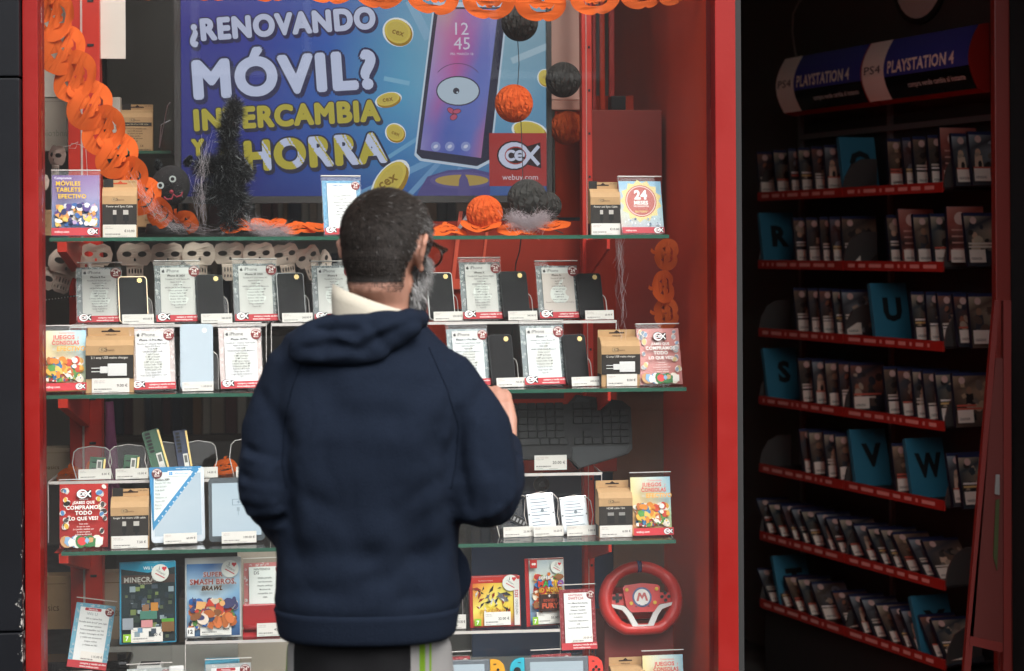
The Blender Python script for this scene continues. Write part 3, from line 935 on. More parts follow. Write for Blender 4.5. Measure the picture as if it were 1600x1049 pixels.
setco(tr_me, co)
tro = link('trousers', tr_me, trouser_mat(), person)
tag(tro, 'black tracksuit trousers with pale side panel and green stripes')
for a in (anL, anR):
    sh = MB(); sh.ball(a + Vector((0, 0.055, -.030)), (.050, .145, .045), 20, 12); sh.box(a.x - .048, a.x + .048, -.085, .195, 0.002, 0.03, b=.012)
    sm = remesh(sh, 0.007, 'shoe', 4)
    link('shoe', sm, mat('shoe_leather', (0.02, 0.02, 0.022), 0.5), person)

# --- hair: dark cap and thousands of short strands, greying at the sides
def on_scalp(p):
    """p in head coordinates -> hair there?"""
    x, y, z = p
    if abs(x) > 0.0785 and z < 0.024: return False
    front = 0.062 - max(0, 0.05 - z) * 0.5
    if y > front: return False
    low = -0.088 + 0.020 * max(0, 1 - abs(x) / .05) * 0
    if y > -0.024: low = -0.020 if y > 0.010 else 0.014
    if abs(x) > 0.045 and -0.024 < y < 0.010 and z < 0.018: return False
    if y < -0.024: low -= 0.10 * max(0, 0.055 - abs(x)) - .006
    return z > low - 0.012
co = getco(body_me); no = getno(body_me)
loc = co @ HMi[:3, :3].T + HMi[:3, 3]
near = np.where((np.abs(loc[:, 0]) < .10) & (np.abs(loc[:, 1]) < .13) & (loc[:, 2] > -0.135) & (loc[:, 2] < .15))[0]
rr3 = random.Random(11)
sc_idx = [i for i in near if on_scalp(loc[i] + np.array([0, rr3.gauss(0, .0015), -abs(rr3.gauss(0, .003))]))]
inner_s = set(i for i in near if on_scalp(loc[i]) and on_scalp(loc[i] + np.array([0, 0, -.018])) and on_scalp(loc[i] + np.array([0, .008, 0])))
sset = set(sc_idx)
faces = [tuple(p.vertices) for p in body_me.polygons if all(v in sset for v in p.vertices)]
remap = {v: i for i, v in enumerate(sorted(sset))}
order = sorted(sset)
HAIRT = lambda p: 0.0035 + 0.0060 * max(0, min(1, (p[2] + .03) / .09))
hair_v = [co[i] + no[i] * HAIRT(loc[i]) * (.45 if loc[i][2] < -.04 else .65) for i in order]
def hair_mat():
    m = bpy.data.materials.new('short_hair'); m.use_nodes = True
    nt = m.node_tree; b = nt.nodes['Principled BSDF']; b.inputs['Roughness'].default_value = 0.6; b.inputs['Specular IOR Level'].default_value = 0.22
    at = nt.nodes.new('ShaderNodeVertexColor'); at.layer_name = 'ink'
    nt.links.new(at.outputs['Color'], b.inputs['Base Color'])
    return m
M_HAIR = hair_mat()
capf = [f for f in faces if all(v in inner_s for v in f)]
mcap = MB().add([tuple(v) for v in hair_v], [tuple(remap[v] for v in f) for f in capf])
strand_v, strand_f, strand_c = list(mcap.v), list(mcap.f), []
rr2 = random.Random(4)
def hair_colour(p):
    side = max(0.0, min(1.0, (abs(p[0]) - .050) / .02)) * max(0.0, min(1.0, (p[1] + .045) / .05)) * max(0.0, min(1.0, (0.075 - p[2]) / .04))
    if rr2.random() < 0.010 + 0.55 * side:
        g_ = rr2.uniform(.06, .20); return (g_, g_ * .97, g_ * .94)
    k = rr2.uniform(.5, 1.8); return (.0165 * k, .0125 * k, .0102 * k)
for f in capf: strand_c += [(.007, .0055, .0047)] * len(f)
whorl = np.array([-0.012, -0.075, 0.070])
ns = 48000
pick = np.random.RandomState(2).randint(0, len(faces), ns)
HR = np.array(HM)[:3, :3]
for fi in pick:
    f = faces[fi]
    w_ = np.array([rr2.random() for _ in f]); w_ /= w_.sum()
    p0 = (co[list(f)] * w_[:, None]).sum(0); n0 = no[f[0]]; l0 = (loc[list(f)] * w_[:, None]).sum(0)
    if l0[1] < -.02 and rr2.random() > max(.35, min(1, (l0[2] + .108) / .040)): continue
    away = l0 - whorl; away = away / (np.linalg.norm(away) + 1e-6)
    swirl = np.array([-away[2], 0.0, away[0]]) * .5
    dirl = away * .8 + swirl * .6 + np.array([0, .15, -.55 if l0[2] < .03 else -.1]) + np.array([rr2.gauss(0, .19) for _ in range(3)])
    dw = HR @ dirl; dw = dw - n0 * dw.dot(n0) * .8; dw /= (np.linalg.norm(dw) + 1e-6)
    t_ = HAIRT(l0) * rr2.uniform(.75, 1.25); Ls = t_ * rr2.uniform(1.1, 1.9)
    if l0[2] < -.03: Ls *= .45
    if l0[2] < -.055: q_ = max(.25, (l0[2] + .105) / .05); t_ *= q_; Ls *= q_
    a_ = p0 + n0 * t_ * .35; b_ = p0 + n0 * t_ * .85 + dw * Ls * .45; c_ = p0 + n0 * t_ * rr2.uniform(.75, 1.0) + dw * Ls
    sd = np.cross(dw, n0); sd = sd / (np.linalg.norm(sd) + 1e-6) * rr2.uniform(.0004, .0007)
    n = len(strand_v)
    strand_v += [tuple(a_ - sd), tuple(a_ + sd), tuple(b_ + sd * .9), tuple(b_ - sd * .9), tuple(c_)]
    strand_f += [(n, n + 1, n + 2, n + 3), (n + 3, n + 2, n + 4)]
    hc = hair_colour(l0); strand_c += [hc] * 7
def inkmesh(name, v, f, c):
    me = bpy.data.meshes.new(name); me.from_pydata([tuple(map(float, q)) for q in v], [], f)
    ca = me.color_attributes.new('ink', 'FLOAT_COLOR', 'CORNER')
    fl = np.ones((len(c), 4), dtype=np.float32); fl[:, :3] = np.array(c, dtype=np.float32); ca.data.foreach_set('color', fl.ravel())
    me.polygons.foreach_set('use_smooth', [True] * len(me.polygons))
    return me
hair = link('hair', inkmesh('hair', strand_v, strand_f, strand_c), M_HAIR, person)
tag(hair, 'short dark hair greying at the sides')

# --- grey beard, black mask under the chin, dark glasses
bv, bf, bc = [], [], []
cand = [i for i in near if (loc[i][2] < -0.012 and loc[i][1] > -0.006 - (loc[i][2] + .05) * .25 and loc[i][1] > 0.004 and not (abs(loc[i][0]) < .024 and loc[i][2] > -.050) and loc[i][2] > -0.13 and (abs(loc[i][0]) > .046 or loc[i][2] < -.045))]
for q in range(7500):
    i = rr2.choice(cand); p0 = co[i] + np.array([rr2.uniform(-.002, .002) for _ in range(3)]); n0 = no[i]
    d = HR @ np.array([rr2.gauss(0, .25), rr2.gauss(.15, .25), -1.0]); d = d / np.linalg.norm(d)
    Ls = rr2.uniform(.010, .026); tip = p0 + n0 * rr2.uniform(.006, .013) + d * Ls; mid = p0 + n0 * .008 + d * Ls * .4
    sd = np.cross(d, n0); sd = sd / (np.linalg.norm(sd) + 1e-6) * .0007
    n = len(bv); bv += [p0 - sd, p0 + sd, mid + sd, mid - sd, tip]; bf += [(n, n + 1, n + 2, n + 3), (n + 3, n + 2, n + 4)]
    k = rr2.uniform(.16, .46) if rr2.random() < .8 else rr2.uniform(.02, .08); bc += [(k, k * .985, k * .97)] * 7
beard = link('beard', inkmesh('beard', bv, bf, bc), M_HAIR, person)
tag(beard, 'trimmed grey beard')
mk = MB()
mk_r = []
for j, (z, e) in enumerate(((-0.098, .008), (-0.112, .012), (-0.125, .008), (-0.134, .002))):
    mk_r.append([HP((0.052 + e - j * .006) * math.sin(t), 0.038 + (0.058 + e - j * .008) * math.cos(t), z - .006 * math.cos(t)) for t in [R(-105 + 210 * k / 24) for k in range(25)]])
vs_, fs_ = [], []
for rg in mk_r: vs_ += rg
for j in range(3):
    for k in range(24): fs_.append((j * 25 + k, j * 25 + k + 1, (j + 1) * 25 + k + 1, (j + 1) * 25 + k))
mk.add(vs_, fs_)
for sx in (-1, 1):
    mk.tube([HP(sx * .055, .030, -.100), HP(sx * .066, .0, -.060), HP(sx * .074, -.010, -.045)], .0016, 6)
mo = mk.build('face_mask', mat('black_cloth', (0.008, 0.008, 0.009), 0.85), person, smooth=True)
gl_ = empty('eyeglasses', parent=person)
gm = mat('tortoise_frame', (0.03, 0.012, 0.008), 0.25)
for sx in (-1, 1):
    cx = sx * .037
    pts = [HP(cx + .027 * math.cos(t) * 1.0, .102 - abs(cx + .027 * math.cos(t)) * .18, -.006 + .021 * math.sin(t)) for t in [2 * math.pi * k / 20 for k in range(21)]]
    MB().tube(pts, .0024, 8, cap=False).build('rim', gm, gl_, smooth=True)
    MB().add([HP(cx + .026 * math.cos(t), .102 - abs(cx + .026 * math.cos(t)) * .18, -.006 + .020 * math.sin(t)) for t in [2 * math.pi * k / 20 for k in range(20)]], [tuple(range(20))]).build('lens', glass_mat('lens_glass' + str(sx), (.80, .76, .72), 1.5), gl_)
    MB().tube([HP(sx * .062, .096, 0.003), HP(sx * .078, .080, 0.004), HP(sx * .083, .040, 0.005), HP(sx * .084, .004, 0.010), HP(sx * .084, -.010, 0.0)], [.004, .004, .0036, .0034, .003], 8).build('temple', gm, gl_, smooth=True)
MB().tube([HP(-.010, .099, -.002), HP(0, .103, 0.0), HP(.010, .099, -.002)], .0022, 8).build('bridge', gm, gl_, smooth=True)
# ---------------------------------------------------------------- the window display: shelves
def SC(v): return (GLASS_Y + v) / FPX
S1 = win(560, 369.5, .06)[1]; S2 = win(560, 611.5, .06)[1]; S3 = win(560, 852.5, .06)[1]
S4 = 0.485                                        # plinth top
T2 = win(300, 506, .22)[1]; T3 = win(220, 748, .22)[1]; T3R = win(870, 737, .22)[1]; T4 = 0.684

def place(px, v, z, name, label=None, cat=None, group=None, yaw=0.0):
    """empty at window depth v whose left foot stands at photo column px"""
    u = win(px, 385 + (EYE - z) * FPX / (GLASS_Y + v), v)[0]
    return empty(name, W(u, v, z), TILT + yaw, label, cat, group)

def glass_shelf(x0, x1, zz, v0, v1, label, th=.008):
    u0 = win(x0, 500, v0)[0]; u1 = win(x1, 500, v0)[0]
    r = empty('glass_shelf', W(u0, v0, zz - th), TILT, label, 'shelf', 'glass shelves of the window display')
    w_, d_ = u1 - u0, v1 - v0
    MB().box(.002, w_ - .002, .002, d_ - .002, 0, th).build('pane', M_GLSH, r)
    e = MB().box(0, w_, -.0015, .0018, -.0003, th + .0003).box(0, .0018, .0019, d_, -.0003, th + .0003).box(w_ - .0018, w_, .0019, d_, -.0003, th + .0003)
    e.build('polished_edge', M_GLED, r)
    return r
glass_shelf(78, 1046, S1, .05, .36, 'top green-edged glass shelf, level with the bottom of the television')
glass_shelf(66, 1072, S2, .05, .36, 'middle green-edged glass shelf under the two rows of phones')
glass_shelf(94, 1054, S3, .05, .36, 'lowest green-edged glass shelf carrying tablets and hard drives')
glass_shelf(160, 268, win(215, 236, .62)[1], .62, .85, 'short glass shelf behind, under the yellow cable box', .007)

def riser(x0, x1, zt, zb, v0, v1, label):
    u0 = win(x0, 500, v0)[0]; u1 = win(x1, 500, v0)[0]; w_, d_, h = u1 - u0, v1 - v0, zt - zb
    r = empty('acrylic_riser', W(u0, v0, zb), TILT, label, 'riser', 'clear risers on the shelves')
    MB().box(0, w_, 0, d_, h - .005, h, b=.0012).build('top_plate', M_ACRYL, r)
    MB().box(0, w_, 0, .004, .0005, h - .0052).build('front_plate', M_ACRYL, r)
    MB().box(-.0005, w_ + .0005, -.0022, -.0002, h - .0062, h + .0004).build('front_edge', M_ACRED, r)
    for a in (-.0025, w_ + .0005):
        MB().box(a, a + .002, 0, d_, h - .005, h).build('side_edge', M_ACRED, r)
        MB().box(a, a + .0016, -.001, .004, .0005, h - .006).build('side_edge', M_ACRED, r)
    return r
riser(110, 415, T2, S2, .19, .33, 'long clear riser under the left upper row of phone cards')
riser(425, 640, T2, S2, .19, .33, 'clear riser largely hidden behind the man')
riser(668, 962, T2, S2, .19, .33, 'long clear riser under the right upper row of phone cards')
riser(75, 420, T3, S3, .19, .33, 'clear riser carrying the memory module holders')
riser(690, 938, T3R, S3, .19, .33, 'clear riser carrying the black keyboard')
riser(288, 520, T4, S4, .14, .36, 'low clear riser on the plinth under the white game case')
riser(690, 872, T4 + .008, S4, .14, .36, 'low clear riser on the plinth under the red game cases')

# red uprights with shelf brackets
def upright(x0, x1, v, label, arms):
    u0 = win(x0, 500, v)[0]; u1 = win(x1, 500, v)[0]; w_ = u1 - u0
    r = empty('shelf_upright', W(u0, v, .013), TILT, label, 'shelf upright', 'red uprights holding the glass shelves')
    MB().box(0, w_, 0, .05, 0.473, 2.58, b=.002).build('post', M_REDMETAL, r)
    MB().box(w_ * .40, w_ * .46, -.003, -.0005, .48, 2.57).build('slot_strip', mat('slot_pale', (.55, .42, .38), .5), r)
    for zz in arms:
        z = zz - .010 - .013
        MB().prism([(-v + .09, z - .022), (-v + .09, z), (0, z), (0, z - .10)], w_ * .35, w_ * .62, M=Matrix.Rotation(R(90), 4, 'Z') @ Matrix.Scale(-1, 4, (0, 1, 0))).build('bracket_arm', M_REDMETAL, r)
        MB().box(w_ * .2, w_ * .8, -v + .10, -v + .30, z - .0, z + .0008).build('bracket_pad', M_REDMETAL, r)
    for zz in np.arange(.55, 2.5, .11):
        MB().box(w_ * .62, w_ * .82, -.002, -.0005, zz, zz + .006).build('slot', M_BLACKM, r)
    return r
upright(108, 158, .46, 'red shelf upright at the left, behind the pumpkin garland', (S1, S2, S3))
upright(911, 927, .46, 'red shelf upright at the right, beside the television', (S1, S2, S3))

# ---------------------------------------------------------------- printed things
def apple(p, cx, cy, r, c, bgc):
    p.disc(cx - r * .22, cy - r * .05, r * .66, c, ry=r * .80, n=14); p.disc(cx + r * .22, cy - r * .05, r * .66, c, ry=r * .80, n=14)
    p.disc(cx + r * .88, cy + r * .12, r * .34, bgc, n=12)
    p.disc(cx + r * .18, cy + r * 1.02, r * .34, c, ry=r * .13, rot=.9, n=10)

def badge(p, cx, cy, r, c='#7c2a2a'):
    p.disc(cx, cy, r, c, n=20); p.arc(cx, cy, r * .62, r * .90, R(20), R(160), '#d9c9c4', 10); p.disc(cx, cy, r * .62, c, n=16)
    p.text('24', cx, cy - r * .18, r * .62, '#eadfd8', bold=.03); p.text('GARANTÍA', cx, cy + r * .52, r * .22, '#6c2222', maxw=r * 1.1, bold=.02)
    p.text('MESES', cx, cy - r * .58, r * .26, '#eadfd8', bold=.02)

def footer(p, w, h, c='#b8343c', logo=True):
    p.rect(0, 0, w, h * .115, c)
    p.text('compra y vende on-line', w * .98, h * .066, h * .030, '#f3e9e6', 'R', w * .66, .02)
    p.text('www.webuy.com', w * .80, h * .020, h * .030, '#f3e9e6', 'R', w * .52, .02)
    if logo: p.logo(w * .17, h * .085, w * .27)

def marks(p, w, h, c, seed):
    r_ = random.Random(seed)
    for i in range(34):
        side = i % 2; x = r_.uniform(.02, .09) * w if side else r_.uniform(.91, .98) * w
        if i > 25: x = r_.uniform(.1, .9) * w; y = r_.uniform(.955, .985) * h
        else: y = r_.uniform(.16, .92) * h
        p.arc(x, y, w * .018, w * .028, r_.uniform(0, 6), r_.uniform(7, 10), c, 7)

def phone_card(w, h, model, specs, border='#6d7476', mark='#c8ccca', shade='#c2c1bc'):
    p = Print(); p.rect(0, 0, w, h, border); marks(p, w, h, mark, hash(model) % 97 if False else len(model) * 7)
    p.rect(w * .12, h * .115, w * .885, h * .905, shade)
    apple(p, w * .52, h * .46, w * .26, '#d3d6d0', shade)
    p.rect(w * .12, h * .845, w * .76, h * .955, '#cfcfcb')
    apple(p, w * .185, h * .890, w * .040, '#4a4a4a', '#cfcfcb')
    p.text('iPhone', w * .25, h * .870, h * .060, '#4d4d4d', 'L', w * .48)
    badge(p, w * .875, h * .885, w * .125)
    p.text(model, w * .47, h * .795, h * .034, '#3a3a3a', maxw=w * .60, bold=.025)
    n = len(specs); dy = .60 / max(n, 12)
    p.lines(specs, w * .50, h * .762, h * dy, h * .026, '#575757', w * .74, .006)
    footer(p, w, h)
    return p
SPEC = {
 'iPhone 8 Plus': ['Pantalla 5.5" Retina IPS LCD', 'Apple A11 Bionic', '3GB RAM', '64GB/256GB Memoria', 'Doble Cámara', '12MP (principal)', '12MP (zoom)', 'Cámara Selfie 7MP f/2.2', 'Grabación vídeo 4K', 'Batería 2.691 mAh', 'Carga rápida 15W', 'Carga inalámbrica', 'Touch ID'],
 'iPhone SE 2020': ['Pantalla 4.7" LCD Retina IPS', 'Apple A13 Bionic', '3GB RAM', '64GB/128GB/256GB Memoria', 'Cámara principal 12 MP', 'Cámara Selfie 7 MP', 'Grabación vídeo 4K', 'Batería 1.821 mAh', 'Carga rápida 18W', 'Carga inalámbrica', 'Touch ID'],
 'iPhone 8': ['Pantalla 4.7" Retina IPS', 'Apple A11', '2GB RAM', '64GB/256GB Memoria', 'Cámara principal', 'Cámara Selfie', 'Grabación vídeo 4K', 'Batería 1.821 mAh', 'Touch ID'],
 'iPhone X': ['Pantalla 5.8" Super Retina OLED', 'Apple A11 Bionic', '3GB RAM', '64GB/256GB Memoria', 'Doble Cámara', '12MP (principal)', '12MP (zoom)', 'Cámara Selfie 7MP f/2.2', 'Grabación vídeo 4K', 'Batería 2.716 mAh', 'Carga rápida 15W', 'Carga inalámbrica', 'Face ID'],
 'iPhone 5s': ['Pantalla 4" LED IPS', 'Apple A7', '1GB RAM', '16GB/32GB/64GB', 'Cámara principal', '8MP f/2.2', 'Cámara selfie', '1.2MP f/2.4', 'Batería 1.560 mAh', 'Desde iOS 7(actualizable iOS 12.4.1)'],
 'iPhone 12 Pro Max': ['Pantalla 6.7" S.Retina XDR OLED', 'Apple A14 Bionic', '6 GB RAM', '128GB/256GB/512GB', 'Triple Cámara', '12 MP (principal)', '12 MP (zoom)', '12 MP (gran angular)', 'Cámara Selfie 12 MP', 'Grabación vídeo 4K', 'Batería 3.687 mAh', 'Carga rápida 20W', 'Carga rápida inalámbrica 15W', '5G'],
 'iPhone 12 Pro': ['Pantalla 6.1" S.Retina XDR OLED', 'Apple A14 Bionic', '6GB RAM', '128GB/256GB/512GB Memoria', 'Triple Cámara', '12 MP (principal)', '12 MP (zoom)', '12 MP (gran angular)', 'Cámara Selfie 12 MP', 'Grabación vídeo 4K', 'Batería 2.815 mAh', 'Carga rápida 20W', 'Carga rápida inalámbrica', '5G'],
 'iPhone 11 Pro Max': ['Pantalla 6.5" Super Retina OLED', 'Apple A13 Bionic', '4GB RAM', '64GB/256GB/512GB Memoria', 'Triple Cámara', '12 MP (principal)', '12 MP (zoom)', 'Cámara Selfie 12 MP', 'Grabación vídeo 4K', 'Batería 3.969 mAh', 'Carga rápida 18W', 'Face ID'],
 'iPhone 11': ['Pantalla 6.1" Liquid Retina IPS', 'Apple A13 Bionic', '4GB RAM', '64GB/128GB/256GB Memoria', 'Doble Cámara', '12 MP (principal)', '12 MP (gran angular)', 'Cámara Selfie 12 MP', 'Grabación vídeo 4K', 'Batería 3.110 mAh', 'Carga rápida 18W', 'Face ID'],
}

def stand_card(p, name, x0, x1, y0, y1, v, z, label, cat, yaw=R(12), back=R(13), holder=True, roll=0.0, group=None, wh=None):
    """put a printed sheet, in its clear sleeve, on a shelf"""
    w, h = wh
    r = place(x0, v, z, name, label, cat, group, yaw)
    e = Matrix.Rotation(-back, 4, 'X') @ Matrix.Rotation(-roll, 4, 'Y')
    off = Vector((0, 0, .0035 + max(0, -math.sin(-roll) * 0)))
    if roll: off.z += abs(math.sin(roll)) * (w if roll < 0 else 0) * 1.0
    pp = p.build('printed_sheet', r, size=(w, h), loc=off, rot=e.to_euler())
    if holder:
        s = MB().box(-.002, w + .002, -.0042, -.0030, -.003, h + .010).box(-.002, w + .002, .0016, .0028, -.003, h + .010)
        s.build('clear_sleeve', M_ACRYL, r, off, e.to_euler())
        MB().box(-.002, w + .002, -.0044, .0030, h + .0102, h + .0122).build('sleeve_edge', M_ACRED, r, off, e.to_euler())
    # strut that keeps it standing
    hb = math.sin(back) * h * .6
    if abs(roll) < .02:
        MB().box(w * .2, w * .8, hb * .15 + .003, hb + .05, 0.0004, .0025).build('foot', M_ACRYL, r)
    return r

def wh_of(x0, x1, y0, y1, v, yaw=R(12), back=R(13)):
    s = SC(v)
    return (x1 - x0) * s / math.cos(yaw), (y1 - y0) * s / math.cos(back)

grp_pc = 'phone data cards'
def add_phone_card(model, x0, x1, y0, y1, v, z, label, **k):
    w, h = wh_of(x0, x1, y0, y1, v)
    stand_card(phone_card(w, h, model, SPEC[model], **k), 'data_card', x0, x1, y0, y1, v, z, label, 'data card', wh=(w, h), group=grp_pc)
VU, VL = .225, .125        # depths of the upper and lower rows
add_phone_card('iPhone 8 Plus', 121, 187, 420, 505, VU, T2, 'grey bordered phone data card, leftmost of the upper row under the skulls')
add_phone_card('iPhone SE 2020', 244, 311, 416, 503, VU, T2, 'grey bordered phone data card, second from left in the upper row')
add_phone_card('iPhone SE 2020', 367, 433, 412, 501, VU, T2, 'grey bordered phone data card, third from left in the upper row')
add_phone_card('iPhone 8', 491, 556, 414, 499, VU, T2, 'grey phone data card half hidden behind the man, left of his head')
add_phone_card('iPhone X', 723, 788, 409, 498, VU, T2, 'grey bordered phone data card just right of the man, upper row')
add_phone_card('iPhone 5s', 843, 910, 414, 497, VU, T2, 'brownish grey phone data card, last of the upper row on the right', shade='#c0b6ae')
add_phone_card('iPhone 12 Pro Max', 205, 271, 523, 616, VL, S2, 'pale pink bordered phone data card between the charger box and the pale blue phone', border='#c9b9b6', mark='#efe9e6', shade='#dadcdc')
add_phone_card('iPhone 12 Pro', 345, 409, 519, 612, VL, S2, 'pale pink bordered phone data card beside the man left sleeve', border='#c9b9b6', mark='#efe9e6', shade='#dadcdc')
add_phone_card('iPhone 11 Pro Max', 703, 767, 516, 604, VL, S2, 'blue grey phone data card half behind the man right shoulder, lower row', border='#8b9a9e', mark='#d5dcdc', shade='#d8dede')
add_phone_card('iPhone 11', 819, 888, 513, 605, VL, S2, 'blue grey phone data card between two black phones, lower row right', border='#7b878a', mark='#cfd6d6', shade='#d8dede')

# price labels
def price_print(w, h, price, seed=1, pre=False, tint='#d9d6cf'):
    p = Print(.00008); p.rect(0, 0, w, h, tint)
    r_ = random.Random(seed)
    for i, k in enumerate((.80, .68)):
        p.text('compra vende cambia'[:r_.randint(9, 19)], w * .05, h * k, h * .07, '#8a4a44' if i == 0 else '#6a6a66', 'L', w * r_.uniform(.45, .8))
    p.text(price, w * .95, h * .40, h * .20, '#3c3a38', 'R', w * .46, .012)
    p.barcode(w * .06, h * .20, w * .46, h * .09, seed); p.rect(w * .06, h * .08, w * .26, h * .105, '#9a9894'); p.rect(w * .45, h * .07, w * .72, h * .095, '#9a9894')
    return p
def price_label(parent, w, h, price, loc, rot=None, seed=1, tint='#d9d6cf'):
    return price_print(w, h, price, seed, tint=tint).build('price_label', parent, size=(w, h), thick=.0006, loc=loc, rot=rot, backcol=tint)

def rrect(x0, z0, x1, z1, r, n=5, top_only=False):
    pts = []
    for cx, cz, a0 in ((x1 - r, z1 - r, 0), (x0 + r, z1 - r, 90), (x0 + r, z0 + r, 180), (x1 - r, z0 + r, 270)):
        if top_only and a0 >= 180:
            pts.append((x0, z0) if a0 == 180 else (x1, z0)); continue
        for k in range(n + 1):
            a = R(a0 + 90 * k / n); pts.append((cx + r * math.cos(a), cz + r * math.sin(a)))
    return pts[::-1]

# phones in clear stands
M_PHBODY = {'black': M_BLACK, 'white': M_WHITE, 'gold': mat('gold_frame', (.62, .47, .32), .3, metal=.6), 'blue': mat('pale_blue_case', (.42, .50, .56), .35, noise=.05), 'grey': M_GREY}
M_SCR = mat('dark_phone_screen', (.006, .006, .007), .30, spec=.12)
M_GOLDST = mat('gold_sticker', (.55, .40, .16), .35, metal=.5)
def phone(x0, x1, y0, y1, v, z, price, plabel, slabel, body='black', face='black', yaw=R(14), back=R(15), tagw=48):
    s = SC(v); w = (x1 - x0) * s / math.cos(yaw); h = (y1 - y0) * s / math.cos(back) + .012
    st = place(x0 - 2, v, z, 'phone_stand', slabel, 'phone stand', 'clear phone stands', yaw)
    rot = (-back, 0, 0); M_ = Matrix.Rotation(-back, 4, 'X')
    hp = h * .62
    MB().prism(rrect(-.004, .004, w + .012, hp, .02, top_only=True), .0125, .0145, M=M_).build('back_plate', M_ACRYL, st)
    e = MB(); pts = [M_ @ Vector((w + .012, .0135, zz)) for zz in (.004, hp * .5, hp - .02)] + [M_ @ Vector((w + .012 - .02 + .02 * math.cos(a), .0135, hp - .02 + .02 * math.sin(a))) for a in (R(30), R(60), R(90))] + [M_ @ Vector((w * .4, .0135, hp))]
    e.tube(pts, .0012, 6).build('bright_edge', M_ACRED, st)
    MB().box(-.004, w + .012, -.018, .016, .0006, .0035).build('base_plate', M_ACRYL, st)
    MB().box(-.004, w + .012, -.020, -.018, .0006, .016).build('front_lip', M_ACRYL, st)
    tw = tagw * s; price_label(st, tw, tw * .30, price, Vector((w * .05, -.0215, .0015)), (R(-8), 0, 0), seed=int(x0))
    ph = place(x0 - 2, v, z + .0042, 'phone', plabel, 'phone', 'phones in clear stands', yaw)
    MB().prism(rrect(0, 0, w, h, w * .12), .0025, .0105, M=M_).build('body', M_PHBODY[body], ph)
    ins = .0022 if face == 'black' else .0
    MB().prism(rrect(.0018, .0018, w - .0018, h - .0018, w * .10), .0016, .00248, M=M_).build('front_glass', M_SCR if face == 'black' else M_PHBODY[face], ph)
    if face == 'black':
        sx, sz = w * .74, h * .91
    else:
        sx, sz = w * .74, h * .90
    pts = [(sx + .0065 * (1.0 if k % 2 else .82) * math.cos(2 * math.pi * k / 16), sz + .0065 * (1.0 if k % 2 else .82) * math.sin(2 * math.pi * k / 16)) for k in range(16)]
    MB().prism(pts[::-1], .0009, .00155, M=M_).build('round_sticker', M_GOLDST if face == 'black' else M_WHITE, ph)
    return ph
phone(189, 232, 440, 503, VU, T2, '450.00 €', 'gold edged phone with black screen, left end of the upper row', 'clear stand with the 450.00 price label, upper left', 'gold')
phone(312, 352, 437, 502, VU, T2, '380.00 €', 'black phone between the second and third data cards, upper row left', 'clear stand with the 380.00 price label left of the man', 'black')
phone(438, 480, 432, 499, VU, T2, '260.00 €', 'black phone just left of the man collar, upper row', 'clear stand partly covered by the man left shoulder', 'grey')
phone(674, 715, 431, 497, VU, T2, '290.00 €', 'black phone with white edges beside the man beard', 'clear stand with the 290.00 price label by the beard', 'white')
phone(790, 833, 430, 497, VU, T2, '380.00 €', 'black phone with gold sticker right of the first card past the man', 'clear stand with the 380.00 price label right of the man', 'black')
phone(910, 950, 433, 496, VU, T2, '65.00 €', 'black phone at the right end of the upper row', 'clear stand with the 65.00 price label, upper right', 'black')
phone(772, 810, 530, 601, VL, S2, '725.00 €', 'black phone between two blue grey cards, lower row right', 'clear stand priced 725.00 between the blue grey cards, lower row', 'black')
phone(889, 926, 530, 600, VL, S2, '690.00 €', 'black phone beside the twelve amp charger box, lower row', 'clear stand priced 690.00 beside the right charger carton', 'black')
phone(284, 334, 517, 609, VL, S2, '1,150.00 €', 'pale blue phone standing back outwards in the lower row left', 'clear stand with the 1,150.00 price label, lower row left', 'blue', 'blue', yaw=R(6), back=R(10), tagw=47)

# ---------------------------------------------------------------- promotional cards
def promo_games(w, h):
    p = Print(); p.gridgrad(0, 0, w, h, [['#f0e2a8', '#cfe0dc', '#9fd0e6'], ['#f0d898', '#e8e0b8', '#a8d4e4'], ['#e8b880', '#f0d088', '#b8d8b0'], ['#c87850', '#d8a058', '#a8b070']])
    p.art(w * .02, h * .12, w * .98, h * .58, ['#d8862c', '#e8b048', '#c84830', '#f0e8d8', '#3c78a8', '#5a9848', '#e0c060', '#b86838', '#f4f0e8'], 120, 5, .08, .20)
    p.art(w * .1, h * .14, w * .9, h * .30, ['#2c4a80', '#f4f0e8', '#c83830', '#e8c040', '#488848'], 34, 9, .06, .12)
    p.text('Compramos', w * .56, h * .925, h * .035, '#e08a80', maxw=w * .5, bold=.02)
    p.otext('JUEGOS', w * .24, h * .835, h * .068, '#cc3a34', '#f6e6dc', .015, align='L', maxw=w * .52, bold=.03); p.text('y', w * .82, h * .85, h * .04, '#dd8888', bold=.02)
    p.otext('CONSOLAS', w * .22, h * .745, h * .068, '#cc3a34', '#f6e6dc', .015, align='L', maxw=w * .62, bold=.03)
    p.otext('EFECTIVO', w * .34, h * .645, h * .075, '#f0a830', '#f8ead0', .015, align='L', maxw=w * .64, bold=.03); p.text('en', w * .27, h * .66, h * .04, '#e8e0d8', bold=.02)
    p.rect(0, 0, w, h * .125, '#c8303a'); p.text('webuy.com', w * .06, h * .045, h * .036, '#f4e8e4', 'L', w * .4, .02); p.logo(w * .86, h * .062, w * .22)
    return p
